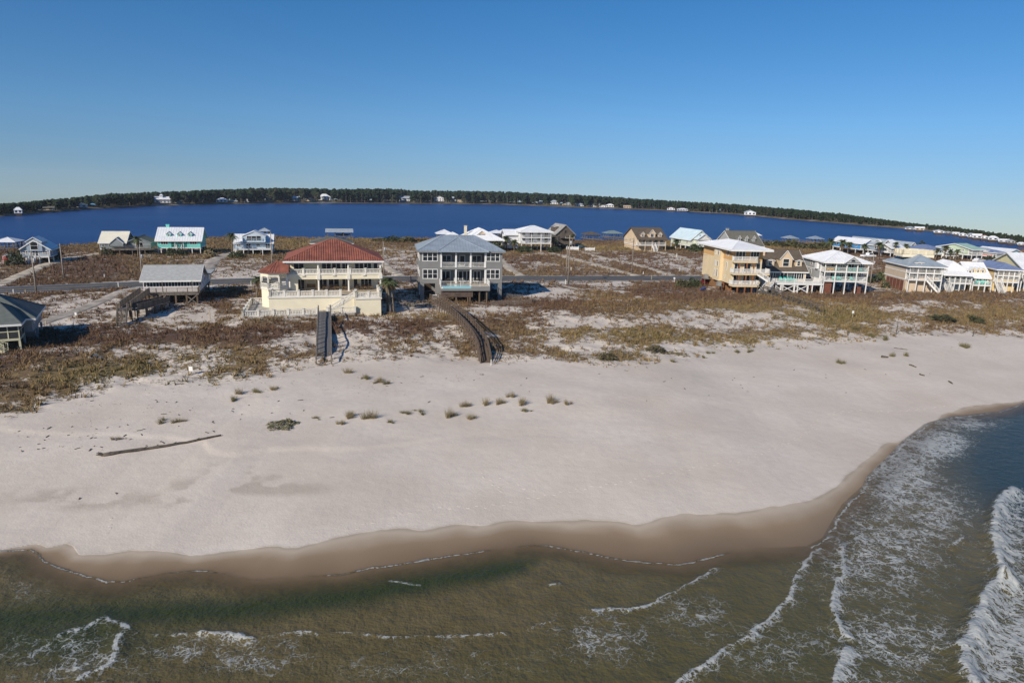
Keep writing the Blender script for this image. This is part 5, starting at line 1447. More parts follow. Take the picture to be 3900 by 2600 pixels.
ii = generic('aqua_two_tier_house', 'pale aqua house with two tier white roof beside the beige house', n6(1368, 0)[0], n6(1712, 0)[0], 1110, 1046, 1010, 12, AQW, WR, 'hip', 2.6, 1, 2.2, .6, 6, -7, 5, 0, group=FR, seam=.7, stair=.1, enclosed=True)
c0, c1 = ii.x0 + 1.6, ii.x1 - 1.4; zt = ii.loc(3640, 1022, 3)[1]; zr = max(ii.loc(3640, 992, 6)[1], zt + 1.0)
ii.box('upper_wall', c0, c1, 3.0, 11, ii.zE + .2, zt, AQW); ii.roof(c0 - .6, c1 + .6, 1.6, 11.6, zt, zr, 'hip', WR, .16, .7, fascia=WHITE)
ii.railing([(c0 + 2.6, 1.9, ii.zE + .5), (c1 - .2, 1.9, ii.zE + .5)], .9, WHITE, 2, .18); ii.window('F', c0 + 1.2, zt - 1.5, zt - .5, 1.0, 3.0, 2, 1, WHITE)
for x in (c0 + 2.8, c0 + 4.8, c1 - .2): ii.post(x, 2.0, ii.zE + .3, zt - .15, .16, WHITE, 'column')
for x in (c0 + 3.6, c0 + 5.4): ii.window('F', x, zt - 1.9, zt - .4, 1.1, 3.0, 2, 1, WHITE, 'glass_door')
jj = generic('yellow_dormer_house', 'yellow house with steep white roof and pointed dormers', n6(1722, 0)[0], n6(1955, 0)[0], 1112, 1057, 1000, 12, YELW, WR, 'gx', 2.6, 1, 2.0, .5, 4, -9, 3, 0, dormers=3, cover=False, group=FR, seam=.7, enclosed=True)
kk = generic('blue_roof_house', 'mustard house with slate blue hip roof and white balcony', n6(2000, 0)[0], n6(2276, 0)[0], 1112, 1026, 997, 13, YELW, BLUER, 'hip', 2.5, 2, 1.4, .5, 5, -9, 6, 0, group=FR, seam=.7, stair=.05, enclosed=True)
ll = generic('tall_gable_house', 'pale yellow house with broad white gable roof at the picture edge', n6(2295, 0)[0], n6(2480, 0)[0], 1108, 1022, 964, 16, mat('lemon_siding', (.72, .64, .38), .85, .05, .6, lap=.2), WR, 'gx', 2.6, 2, 2.0, .5, 5, -10, 4, 2, group=FR, seam=.7)

# back row, from the left
o_ = generic('blue_gable_cottage', 'blue grey gabled cottage with white trim between two dark bushes', 78, 190, 1003, 951, 910, 9, BLGREY, WR, 'gy', 2.0, 1, 1.2, .5, 4, 20, 3, 2, cover=False, group=BK, stair=.45)
o_.dormer((o_.x0 + o_.x1) / 2, .8, o_.zE - .3, 3.4, 2.4, 1.1, 5, BLGREY, WR, True)
p_ = generic('cream_roof_house', 'slate grey board house with large cream roof and small entrance gable', 384, 482, 969, 924, 881, 11, GRYW, CREAMR, 'gx', 1.9, 1, 0, .4, 4, 18, 4, 2, group=BK, win=(.7, .9), postm=WOODG)
p_.dormer((p_.x0 + p_.x1) / 2 + 1.2, -.9, p_.fl[0] + .6, 3.4, p_.zE - p_.fl[0] - .6, 1.5, 4.5, GRYW, SHING, False)
wx = p_.x1
p_.box('wing_wall', wx + .02, wx + 6.5, .8, 10, p_.fl[0], p_.zE, GRYW); p_.roof(wx - .4, wx + 6.9, .3, 10.4, p_.zE, p_.zR - 1.3, 'gy', DKR, .16, fascia=GRYW)
MB().prism([(wx, p_.zE - .1), (wx + 6.5, p_.zE - .1), (wx + 3.25, p_.zR - 1.5)], .8, .95).build('gable_wall', GRYW, p_.root)
p_.box('deck', p_.x1 - 5, wx + 8.5, -2.2, -.05, p_.fl[0] - .3, p_.fl[0], WOODG); p_.railing([(p_.x1 - 5, -2.1, p_.fl[0]), (wx + 8.4, -2.1, p_.fl[0])], 1.0, WOODG, 2, .2)
p_.window('F', wx + 3.5, p_.fl[0] + .2, p_.fl[0] + 1.8, 2.0, .8, 2, 1, WHITE)
for i in range(5):
    x = p_.x1 - 4.6 + i * 3.3; p_.post(x, -2.0, -1.0, p_.fl[0] - .3, .22, WOODG); p_.post(x, 8.0, -1.0, p_.fl[0] - .3, .22, WOODG)
q_ = generic('turquoise_house', 'turquoise house on white posts with white roof and three dormers', 603, 766, 969, 916, 866, 12, TURQ, WR, 'gx', 2.3, 1, 1.8, .6, 6, 17, 5, 2, dormers=3, chimney=.18, group=BK, stair=.5, seam=.7, porch_levels=[])
q_.box('porch_floor', q_.x0, q_.x1, 0, 1.79, q_.fl[0] - .25, q_.fl[0] - .004, WHITE); q_.railing([(q_.x0 + 3.65, .08, q_.fl[0]), (q_.x1 - 3.65, .08, q_.fl[0])], .95, TURQ, 2, .2)
q_.box('bay_wall', q_.x0, q_.x0 + 3.6, .02, 1.79, q_.fl[0], q_.zE - .12, TURQ); q_.box('bay_wall', q_.x1 - 3.6, q_.x1, .02, 1.79, q_.fl[0], q_.zE - .12, TURQ)
q_.window('F', q_.x0 + 1.9, q_.fl[0] + .9, q_.fl[0] + 2.0, 2.0, .02, 3, 1, WHITE); q_.window('F', q_.x1 - 1.9, q_.fl[0] + .9, q_.fl[0] + 2.0, 2.0, .02, 3, 1, WHITE)
r_ = generic('pale_blue_house', 'pale blue house with white roof, central gable and wide front deck', 890, 1038, 971, 925, 892, 11, PALEBL, WR, 'gx', 2.0, 1, 2.0, .4, 5, 16, 4, 2, cover=False, group=BK, porch_levels=[0], seam=.7, railm=PALEBL)
cx_ = (r_.x0 + r_.x1) / 2 + .4; zt = r_.loc(965, 898, 1.6)[1]
r_.dormer(cx_, .7, r_.fl[0] + 2.2, 6.6, zt - r_.fl[0] - 2.2, max(1.4, r_.zR - zt + .9), 7, PALEBL, WR, False)
r_.window('F', cx_, r_.fl[0] + 2.5, r_.fl[0] + 4.0, 4.2, .7, 3, 1, WHITE, 'balcony_door')
r_.railing([(cx_ - 2.4, .45, r_.fl[0] + 2.3), (cx_ + 2.4, .45, r_.fl[0] + 2.3)], .9, PALEBL, 2.4, .2); r_.box('balcony_floor', cx_ - 3.2, cx_ + 3.2, .3, .69, r_.fl[0] + 2.05, r_.fl[0] + 2.28, PALEBL)
s_ = generic('olive_roof_house', 'low house with dark olive hip roof half hidden behind the villa', 1188, 1340, 958, 926, 900, 13, TANW, DKR, 'hip', 1.5, 1, 0, .6, 4, 15, 4, 2, group=BK)
t_ = generic('white_roof_lodge', 'cream lodge with sprawling white metal roofs behind the grey house', 1772, 1912, 957, 914, 869, 14, mat('pale_cream_siding', (.62, .56, .42), .85, .06, .6, lap=.2), WR, 'hip', 1.6, 1, 0, .8, 4, 14, 5, 2, group=BK, chimney=.1, seam=.7, ridge=3.4)
t_.dormer((t_.x0 + t_.x1) / 2 - .5, 1.2, t_.zE + .4, 6.0, .3, 2.4, 6, TANW, WR, False); t_.window('F', (t_.x0 + t_.x1) / 2 - .5, t_.zE + .9, t_.zE + 2.0, 2.4, 1.2, 2, 1, WHITE)
t_.box('wing_wall', t_.x0 - 7, t_.x0 - .02, 3, 11, .2, t_.zE - .2, TANW); t_.roof(t_.x0 - 7.6, t_.x0 + 1, 2.4, 11.6, t_.zE, t_.zE + 2.2, 'hip', WR, .16, .7, fascia=WHITE)
u_ = generic('white_balcony_house', 'white three level house with double balconies and white hip roof', 1984, 2098, 958, 883, 859, 10, WHS, WR, 'hip', 2.9, 2, 1.9, .6, 4, 14, 4, 2, group=BK, seam=.7)
u_.box('wing_wall', u_.x0 - 4.6, u_.x0 - .02, 4.5, 10, .8, u_.fl[1] + .6, WHS); u_.roof(u_.x0 - 5.2, u_.x0 + .4, 3.9, 10.6, u_.fl[1] + .7, u_.fl[1] + 2.4, 'gx', WR, .16, .7, fascia=WHITE)
v_ = generic('weathered_barn_house', 'weathered brown timber house with steep grey gable roof', 2116, 2186, 948, 893, 853, 12, OLDW, OLDR, 'gy', 2.2, 1, 0, .4, 4, 15, 3, 2, group=BK, trim=OLDW, postm=OLDW, fascia=OLDR, railm=OLDW)
v_.box('balcony_floor', v_.x0 + 1.5, v_.x1 - .3, -1.3, -.01, v_.fl[0] + 1.8, v_.fl[0] + 2.0, OLDW); v_.railing([(v_.x0 + 1.5, -1.25, v_.fl[0] + 2.0), (v_.x1 - .3, -1.25, v_.fl[0] + 2.0)], .9, OLDW, 2, .2)
v_.box('deck', v_.x0 - 1, v_.x1 + 2, -2.4, -.05, v_.fl[0] - .3, v_.fl[0], OLDW); v_.railing([(v_.x0 - 1, -2.3, v_.fl[0]), (v_.x1 + 2, -2.3, v_.fl[0])], .9, OLDW, 2, .2)
for x in (v_.x0 - .8, v_.x0 + 2.4, v_.x1 - .6, v_.x1 + 1.8): v_.post(x, -2.2, -1, v_.fl[0] - .3, .24, OLDW)
v_.dormer(v_.x0 + 1.5, 3.5, v_.zE + 1.0, 2.4, 1.6, .3, 4, OLDW, OLDR, False)
x_ = generic('tan_dormer_house', 'tan house with brown roof, three dormers and columned front porch', 2429, 2535, 956, 911, 866, 14, TANW, BRSH, 'gx', 2.3, 1, 1.8, .5, 5, 13, 5, 3, group=BK, enclosed=True, stair=.55, postm=TANW, fascia=BRSH)
run = (14 + .5 + .5) / 2; sl2 = (x_.zR - x_.zE) / run; cx_ = (x_.x0 + x_.x1) / 2
x_.dormer(cx_, .6, x_.zE + 1.1 * sl2 - .1, 2.6, 1.6, 1.5, 5, TANW, BRSH); x_.dormer(cx_ - 3.6, 1.0, x_.zE + 1.5 * sl2 - .1, 1.5, 1.1, .8, 4, TANW, BRSH); x_.dormer(cx_ + 3.4, 1.0, x_.zE + 1.5 * sl2 - .1, 1.4, 1.1, .8, 4, TANW, BRSH)
y_ = generic('aqua_roof_house', 'pale green house with pale aqua gable roof and stacked front balconies', 2628, 2700, 956, 915, 872, 17, PALEG, AQR, 'gy', 2.0, 1, 0, .5, 4, 13, 2, 3, group=BK, seam=.8)
cx_ = (y_.x0 + y_.x1) / 2
y_.box('bay_wall', cx_ - 2.4, cx_ + 2.4, -1.9, -.01, y_.fl[0] + .1, y_.zE + .4, PALEG)
for k in (0, 1):
    zq = y_.fl[0] + k * 2.4; y_.box('balcony_floor', cx_ - 2.5, cx_ + 2.5, -3.0, -1.91, zq - .2, zq, WHITE); y_.railing([(cx_ - 2.4, -2.9, zq), (cx_ + 2.4, -2.9, zq)], .9, WHITE, 2.4, .2); y_.window('F', cx_, zq + .1, zq + 1.9, 3.2, -1.9, 3, 1, WHITE, 'balcony_door')
for x in (cx_ - 2.4, cx_ + 2.4): y_.post(x, -2.85, -.6, y_.zE + .6, .2, WHITE, 'column')
y_.roof(cx_ - 2.9, cx_ + 2.9, -3.3, .5, y_.zE + .6, y_.zE + 2.6, 'gy', AQR, .14, fascia=WHITE); MB().prism([(cx_ - 2.5, y_.zE + .5), (cx_ + 2.5, y_.zE + .5), (cx_, y_.zE + 2.4)], -2.9, -2.75).build('gable_wall', WHITE, y_.root)
z_ = generic('grey_chimney_house', 'grey house with long olive brown roof and three white dormers', 2793, 2904, 968, 938, 879, 14, GR2, DKR, 'gx', 1.8, 1, 0, .4, 4, 13, 4, 2, dormers=3, chimney=.08, group=BK)
# right cluster of the back row
RC = [('bright_blue_house', 'bright blue house with white gable roof behind the white pickup', 3286, 3325, 970, 929, 906, 17, BLUEW, WR, 'gy', 2.0, 1, 1.5, 15, 2),
      ('steel_grey_house', 'steel grey house with grey metal roof right of the bright blue house', 3352, 3387, 976, 936, 906, 17, BLGREY, GREYR, 'gy', 2.2, 1, 0, 15, 2),
      ('white_porch_house', 'white house with tall white roof and two porches in the back row', 3390, 3438, 979, 945, 912, 13, WHS, WR, 'gx', 2.0, 2, 1.6, 15, 3),
      ('cream_gable_house', 'small cream gabled house with grey roof beyond the white porch house', 3455, 3488, 968, 945, 918, 12, mat('butter_siding', (.70, .62, .42), .85, .05, .6, lap=.2), GREYR, 'gy', .8, 1, 0, 15, 2),
      ('aqua_hip_house', 'aqua house with slate blue hip roof behind the widow walk house', 3524, 3588, 983, 951, 931, 10, AQW, BLUER, 'hip', 2.0, 1, 0, 15, 3),
      ('white_low_house', 'low white house with long white roof left of the sage green house', 3603, 3662, 985, 963, 940, 11, WHS, WR, 'gx', 1.6, 1, 1.5, 16, 3),
      ('sage_green_house', 'tall sage green house with pale green roof and two porches', 3698, 3739, 992, 951, 927, 15, GRNW, GRNR, 'gx', 2.3, 2, 1.6, 16, 3),
      ('cream_porch_house', 'cream house with blue grey roof between green and pink houses', 3756, 3784, 988, 955, 941, 11, MATS['butter_siding'], GREYR, 'hip', 1.8, 2, 1.4, 17, 2),
      ('pink_house', 'pink house with slate blue roof in the right back row', 3792, 3830, 992, 963, 950, 11, PINKW, BLUER, 'hip', 1.8, 2, 1.4, 17, 3),
      ('sky_blue_gable_house', 'sky blue gabled house with white roof beyond the pink house', 3838, 3882, 985, 961, 943, 13, mat('sky_blue_siding', (.36, .58, .68), .85, .05, .6, lap=.2), WR, 'gy', 1.6, 1, 0, 18, 2),
      ('brown_roof_edge_house', 'house with red brown roof cut by the right picture edge', 3885, 3925, 986, 966, 951, 12, TANW, mat('red_brown_shingle', (.24, .10, .06), .95, .12, 1.4), 'gx', 1.6, 1, 0, 18, 2)]
for (nm, lb, a, b_, pb, pe, pr, dp, wm, rm, kd, stl, st, pd_, rz_, nw) in RC:
    generic(nm, lb, a, b_, pb, pe, pr, dp, wm, rm, kd, stl, st, pd_, .5, 3, rz_, nw, 3, group=BK, win=(.9, 1.2))

# ------------------------------------------------------------------ far shore houses
FM = dict(W=WR, D=DKR, B=mat('blue_far_roof', (.12, .32, .55), .6, .1), G=GREYR, R=mat('terracotta_roof', (.38, .15, .09), .8, .12), T=mat('tan_far', (.45, .36, .26), .85, .1), A=AQR)
FWM = dict(W=WHS, T=TANW, G=GR2, D=GRYW)
FCN = dict(W='white', D='dark', B='blue', G='grey', R='terracotta', T='tan', A='aqua'); ORD = ['first', 'second', 'third', 'fourth', 'fifth', 'sixth', 'seventh', 'eighth', 'ninth', 'tenth', 'eleventh', 'twelfth', 'thirteenth', 'fourteenth', 'fifteenth', 'sixteenth', 'seventeenth', 'eighteenth', 'nineteenth', 'twentieth', 'twenty-first', 'twenty-second', 'twenty-third', 'twenty-fourth', 'twenty-fifth', 'twenty-sixth', 'twenty-seventh', 'twenty-eighth', 'twenty-ninth', 'thirtieth', 'thirty-first', 'thirty-second', 'thirty-third', 'thirty-fourth', 'thirty-fifth', 'thirty-sixth', 'thirty-seventh', 'thirty-eighth', 'thirty-ninth', 'fortieth', 'forty-first', 'forty-second', 'forty-third', 'forty-fourth', 'forty-fifth', 'forty-sixth', 'forty-seventh', 'forty-eighth', 'forty-ninth', 'fiftieth']
for i, (px, py, w_, hgt, rc, wc) in enumerate(far_list):
    h = House('far_shore_house', f'far shore house, {ORD[i]} from the left, {FCN[wc]} walls under {FCN[rc]} roof', px, py, math.degrees(-math.atan2((px - CX), F)) * .8, 'house', 'houses on the far shore', z=.9)
    D_ = float(np.hypot(h.O[0], h.O[1])); sc_ = D_ / F
    hw = w_ * sc_ / 2; ht = hgt * sc_; ze = ht * .62; st_ = ht * .16
    h.box('wall', -hw, hw, 0, hw * 1.3, st_, ze, FWM[wc])
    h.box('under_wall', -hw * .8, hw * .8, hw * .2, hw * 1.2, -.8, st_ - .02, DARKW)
    h.roof(-hw * 1.12, hw * 1.12, -hw * .15, hw * 1.45, ze, ht, ('hip', 'gx', 'gy')[i % 3], FM[rc], .12, fascia=None)
    if i % 3 == 2: MB().prism([(-hw, ze - .05), (hw, ze - .05), (0, ht - .15)], .02, .15).build('gable_wall', FWM[wc], h.root)
    k = max(2, int(hw / 1.6)); lv = 2 if ht > 7 else 1
    for q in range(k):
        for e in range(lv):
            z0 = st_ + (ze - st_) * (e + .25) / lv; z1 = st_ + (ze - st_) * (e + .8) / lv
            x = -hw + 2 * hw * (q + .5) / k
            h.box('window', x - hw / k * .5, x + hw / k * .5, -.06, -.002, z0, z1, GLASS)
    if i == 4:
        h.box('tower', -hw * .15, hw * .2, hw * .3, hw * .8, ht * .8, ht * 1.15, WHS); h.roof(-hw * .2, hw * .25, hw * .2, hw * .9, ht * 1.15, ht * 1.35, 'hip', WR, .1)
# ------------------------------------------------------------------ boardwalks
def boardwalk(name, label, pts, wdt, m, railm, n_rails=3, post_len=None, plank=.30, solid_end=False):
    """pts: list of (pixel x, pixel y, height above sea); planks, posts and rails are pieces of the walk"""
    P = [Vector(at(x, y, z)) for x, y, z in pts]
    o = tag(empty(name, P[-1]), label, 'boardwalk'); O = P[-1].copy()
    P = [p - O for p in P]
    S = []
    for a, c in zip(P[:-1], P[1:]):
        k = max(1, int((c - a).length / .5)); S += [a.lerp(c, i / k) for i in range(k)]
    S.append(P[-1])
    for _ in range(6):
        S = [S[0]] + [(S[i - 1] + S[i] * 2 + S[i + 1]) / 4 for i in range(1, len(S) - 1)] + [S[-1]]
    L = [0]
    for a, c in zip(S[:-1], S[1:]): L.append(L[-1] + (c - a).length)
    def pt(d):
        i = max(0, min(len(S) - 2, next((k for k in range(len(L) - 1) if L[k + 1] >= d), len(S) - 2)))
        t = (d - L[i]) / max(1e-6, L[i + 1] - L[i]); return S[i].lerp(S[i + 1], min(1, t)), (S[i + 1] - S[i]).normalized()
    me = bpy.data.meshes.new('plank'); b = MB().box(-wdt / 2, wdt / 2, -plank * .46, plank * .46, -.045, 0)
    me.from_pydata(b.v, [], b.f); me.materials.append(m)
    d = plank / 2
    while d < L[-1]:
        p, t = pt(d); q = link(bpy.data.objects.new('plank', me), o)
        q.location = p; q.rotation_euler = (math.atan2(t.z, math.hypot(t.x, t.y)) , 0, math.atan2(t.y, t.x) - math.pi / 2)
        q.rotation_euler.rotate_axis('Z', random.uniform(-.006, .006)); d += plank
    k = max(2, int(L[-1] / 1.7))
    for sg in (-1, 1):
        tops = []
        for i in range(k + 1):
            p, t = pt(L[-1] * i / k); n_ = Vector((t.y, -t.x, 0)).normalized()
            c = p + n_ * sg * (wdt / 2 + .08)
            g = hz(c.x + O.x, c.y + O.y) - O.z
            MB().box(c.x - .07, c.x + .07, c.y - .07, c.y + .07, min(g, c.z) - .5, c.z + 1.02).build('post', railm, o)
            tops.append(c)
        for r in range(n_rails):
            hh_ = .95 - r * .32; b = MB()
            for a, c in zip(tops[:-1], tops[1:]): b.bar(a + Vector((0, 0, hh_)), c + Vector((0, 0, hh_)), .05, .13)
            b.build('rail', railm, o)
        b = MB()
        for a, c in zip(tops[:-1], tops[1:]): b.bar(a + Vector((0, 0, -.16)), c + Vector((0, 0, -.16)), .06, .2)
        b.build('stringer', m, o)
        b = MB()
        for a, c in zip(tops[:-1], tops[1:]): b.bar(a + Vector((0, 0, 1.04)), c + Vector((0, 0, 1.04)), .16, .045)
        b.build('handrail', railm, o)
    return o
GRAYW = mat('silvered_planks', (.13, .125, .125), .9, .25, 2.5, .4, 14); REDW = mat('new_brown_planks', (.115, .080, .054), .85, .25, 2.5, .4, 14)
boardwalk('straight_boardwalk', 'straight grey boardwalk ramp from the cream villa to the beach', [(1236, 1186, 4.0), (1236, 1215, 4.1), (1235, 1290, 3.3), (1234, 1392, 1.75)], 1.7, GRAYW, WOODG, 1)
boardwalk('curved_boardwalk', 'curving brown boardwalk from the grey pool house over the dune', [(1652, 1140, 4.0), (1712, 1174, 4.2), (1764, 1218, 4.2), (1806, 1266, 4.0), (1836, 1312, 3.4), (1850, 1386, 1.7)], 1.25, REDW, REDW, 3)
boardwalk('dune_boardwalk', 'low grey boardwalk running downhill right of the orange house stairs', [(2895, 1106, 3.7), (2975, 1130, 3.5), (3060, 1160, 3.1), (3125, 1184, 2.6)], 1.3, mat('dark_old_planks', (.115, .095, .075), .95, .3, 2.5, .4, 14, streak=1), MATS['dark_old_planks'], 1)

# ------------------------------------------------------------------ sand fences by the pool house
def sand_fence(name, label, pts, h_=1.0):
    P = [Vector(ground(x, y)) for x, y in pts]; o = tag(empty(name, P[0]), label, 'fence', 'sand fences'); O = P[0].copy()
    sl = mat('fence_slat', (.20, .175, .15), .95, .2, 2)
    me = bpy.data.meshes.new('slat'); b = MB().box(-.03, .03, -.01, .01, 0, h_); me.from_pydata(b.v, [], b.f); me.materials.append(sl)
    for a, c in zip(P[:-1], P[1:]):
        L_ = (c - a).length; k = int(L_ / .16); ang = math.atan2(c.y - a.y, c.x - a.x)
        for i in range(k):
            p = a.lerp(c, i / k); p.z = hz(p.x, p.y); q = link(bpy.data.objects.new('slat', me), o); q.location = p - O + Vector((0, 0, random.uniform(-.06, .03))); q.rotation_euler = (0, random.uniform(-.05, .05), ang)
        for i in range(int(L_ / 2.4) + 1):
            p = a.lerp(c, i / max(1, int(L_ / 2.4))); p.z = hz(p.x, p.y) - O.z; p.x -= O.x; p.y -= O.y
            MB().tube([(p.x, p.y, p.z - .3), (p.x, p.y, p.z + h_ + .15)], .05, 6).build('post', PILE, o)
        b = MB()
        for hh_ in (.25, .75):
            k2 = max(1, int(L_ / 1.5))
            for i in range(k2):
                p, q = a.lerp(c, i / k2), a.lerp(c, (i + 1) / k2)
                b.bar((p.x - O.x, p.y - O.y, hz(p.x, p.y) - O.z + h_ * hh_), (q.x - O.x, q.y - O.y, hz(q.x, q.y) - O.z + h_ * hh_), .015, .02)
        b.build('wire', sl, o)
sand_fence('sand_fence', 'grey slat sand fence right of the pool house piles', [(1868, 1166), (1940, 1162), (2026, 1158), (2024, 1142)])
sand_fence('sand_fence', 'shaded slat sand fence behind the right corner of the pool house', [(1915, 1136), (1990, 1140)])
sand_fence('sand_fence', 'slat sand fence between palm trunks and curved boardwalk', [(1515, 1160), (1580, 1172), (1650, 1163)])

# ------------------------------------------------------------------ palms and shrubs
PALM_T = mat('palm_trunk', (.17, .135, .10), .95, .25, 3, .5, 12); PALM_L = mat('palm_frond', (.075, .095, .035), .7, .3, 1.5); PALM_D = mat('palm_dead_frond', (.18, .13, .07), .9, .25, 2)
def frond_mesh(name, n_, L_, seed, droop, fan=False):
    r = random.Random(seed); v, f = [], []
    for i in range(n_):
        az = 2 * math.pi * i / n_ * 2.39; el = r.uniform(-.45, 1.25) if not droop else r.uniform(-1.3, -.5)
        ln = L_ * r.uniform(.75, 1.1); k = 6; prev = None
        d0 = Vector((math.cos(az) * math.cos(el), math.sin(az) * math.cos(el), math.sin(el))); sd_ = Vector((-math.sin(az), math.cos(az), 0))
        pts_ = []
        for j in range(k + 1):
            t = j / k; p = d0 * ln * t; p.z -= ln * .55 * t * t * (1 if el > -.2 else .4); pts_.append(p)
        for j in range(1, k + 1):
            p, q = pts_[j - 1], pts_[j]; wd = ln * .30 * math.sin(min(1, .25 + j / k * .75) * math.pi * .93) + .02
            for sg in (-1, 1):
                b0 = len(v); tip = q + sd_ * sg * wd + (q - p) * .9 + Vector((0, 0, -wd * .35))
                v += [p, q, tip]; f.append((b0, b0 + 1, b0 + 2))
                b0 = len(v); tip = (p + q) / 2 + sd_ * sg * wd * .8 + (q - p) * .5 + Vector((0, 0, -wd * .3)); v += [p - (q - p) * .2, (p + q) / 2, tip]; f.append((b0, b0 + 1, b0 + 2))
    me = bpy.data.meshes.new(name); me.from_pydata([tuple(x) for x in v], [], f); return me
PF = [frond_mesh('crown', 30, 1.0, s, False) for s in (1, 2, 3)]; PD = frond_mesh('dead_fronds', 12, .7, 9, True)
for me in PF: me.materials.append(PALM_L)
PD.materials.append(PALM_D)
def palm(label, px, py, hgt, cr, k=0, group='sabal palms', name='palm_tree'):
    p = ground(px, py); o = tag(empty(name, p, random.uniform(0, 6)), label, 'palm', group)
    pts_ = [(.12 * math.sin(i * .7 + k), .10 * math.sin(i * .5 + 2 * k), hgt * i / 6 - .2) for i in range(7)]
    MB().tube(pts_, [.24, .2, .18, .17, .17, .18, .2], 8).build('trunk', PALM_T, o, True)
    c = link(bpy.data.objects.new('crown', PF[k % 3]), o); c.location = (pts_[-1][0], pts_[-1][1], hgt - .1); c.scale = (cr, cr, cr)
    c = link(bpy.data.objects.new('dead_fronds', PD), o); c.location = (pts_[-1][0], pts_[-1][1], hgt - .15); c.scale = (cr, cr, cr)
palm('tall palm at the right corner of the cream villa, leftmost of three', 1477, 1186, 5.4, 1.7, 0); palm('middle one of three palms beside the cream villa', 1484, 1196, 5.8, 1.8, 1); palm('right one of three palms beside the cream villa, nearest the sand fence', 1497, 1193, 5.2, 1.6, 2)
palm('single palm left of the villa pavilion', 982, 1132, 3.6, 1.5, 1)
palm('palm in front of the pale blue house deck', 886, 972, 6.0, 2.3, 2); palm('palm beside the slate grey house with the cream roof', 526, 975, 5.0, 2.0, 0)
palm('short palm hugging the left side of the white balcony house', 1958, 958, 3.4, 2.2, 1); palm('palm between lodge and white balcony house', 1928, 956, 4.4, 2.6, 2); palm('palm right of the white balcony house', 2108, 955, 4.4, 1.9, 0); palm('slim palm in front of the weathered barn house', 2178, 952, 5.2, 1.6, 1)
palm('palm left of the pale green house', 2575, 956, 3.8, 2.3, 2)
palm('leftmost palm of the clump before the bright blue house', 3160, 962, 4.6, 2.7, 0); palm('second palm of the clump before the bright blue house', 3205, 965, 4.4, 2.8, 1); palm('third palm of the clump before the bright blue house', 3228, 968, 4.0, 2.2, 2)
palm('palm at the left corner of the bright blue house', 3290, 976, 4.0, 2.0, 0); palm('palm in front of the steel grey house', 3345, 978, 4.6, 2.6, 1); palm('palm in front of the white porch house', 3404, 980, 5.2, 1.6, 2); palm('palm in front of the cream gable house', 3446, 976, 4.2, 1.8, 0)
palm('palm left of the aqua hip house posts', 3564, 990, 3.8, 1.6, 1); palm('palm right of the aqua hip house posts', 3594, 993, 5.0, 2.0, 2); palm('palm in front of the low white house', 3617, 993, 3.6, 1.6, 0); palm('palm at the right end of the low white house', 3640, 992, 3.6, 1.6, 1)
palm('broad date palm beside the road right of the balcony house', 3356, 1082, 2.2, 2.9, 2, 'date palm')

BUSH_D = mat('bush_leaf_dark', (.045, .060, .022), .8, .35, 1.0); BUSH_O = mat('bush_leaf_olive', (.085, .085, .035), .8, .35, 1.0); STEM = mat('bush_stem', (.12, .09, .06), .9, .2, 2)
def bush_mesh(seed, n_=420):
    rs_ = np.random.RandomState(seed); u = rs_.randn(n_, 3); u /= np.linalg.norm(u, axis=1)[:, None]; u[:, 2] = np.abs(u[:, 2])
    lob = 1 + .28 * np.sin(u[:, 0] * 5 + seed) * np.cos(u[:, 1] * 4 + seed * 2)
    c = u * (.55 + .45 * rs_.rand(n_, 1) ** .5) * lob[:, None]; a = rs_.randn(n_, 3) * .10; b_ = rs_.randn(n_, 3) * .10
    V = np.empty((n_, 3, 3)); V[:, 0] = c - a; V[:, 1] = c + a; V[:, 2] = c + b_ + np.array((0, 0, .05))
    me = bpy.data.meshes.new('foliage'); me.from_pydata([tuple(x) for x in V.reshape(-1, 3)], [], [(3 * i, 3 * i + 1, 3 * i + 2) for i in range(n_)]); return me
BM = {}
def bush(label, px, py, rx, rz_, m=None, k=0, name='shrub', group='shrubs'):
    m = m or BUSH_D; key = (k % 3, m.name)
    if key not in BM:
        BM[key] = bush_mesh(k % 3 + 1); BM[key].materials.append(m)
    p = ground(px, py); o = tag(empty(name, p, random.uniform(0, 6)), label, 'shrub', group)
    q = link(bpy.data.objects.new('foliage', BM[key]), o); q.scale = (rx, rx * .9, rz_)
    b = MB()
    for i in range(4):
        a = i * 1.6 + k; b.tube([(0, 0, -.1), (math.cos(a) * rx * .3, math.sin(a) * rx * .3, rz_ * .6)], [.05, .02], 5)
    b.build('stem', STEM, o)
bush('rounded dark shrub left of the blue grey cottage', 55, 1008, 2.4, 3.2); bush('rounded dark shrub right of the blue grey cottage', 205, 990, 2.3, 3.4, None, 1)
for i, (px, py, r_) in enumerate([(650, 972, 1.6), (672, 973, 1.7), (693, 973, 1.5)]): bush('dark shrub under the turquoise house porch, ' + ['left', 'middle', 'right'][i] + ' of three', px, py, r_, 1.9, None, i)
bush('spiky green shrub under the cream roof house', 406, 972, 1.8, 2.0, BUSH_O, 2); bush('dark shrub at the right end of the turquoise house', 787, 967, 1.8, 2.0, None, 1); bush('low shrub under the pale blue house deck', 905, 980, 2.6, 1.6, None, 2); bush('pampas clump beside the gravel drive near the turquoise house', 795, 978, 2.0, 1.9, mat('pampas_leaf', (.26, .20, .11), .9, .2), 0)
for i, (px, py, r_, h_) in enumerate([(1430, 918, 2.0, .8), (1458, 918, 2.2, 1.1), (1495, 920, 4.2, 1.9), (1553, 921, 4.0, 1.9), (1606, 921, 2.6, 1.0)]): bush('lagoon bank shrub left of the pool house roof, ' + ['first', 'second', 'third', 'fourth', 'fifth'][i] + ' from the left', px, py, r_, h_, BUSH_O if i % 2 else BUSH_D, i)
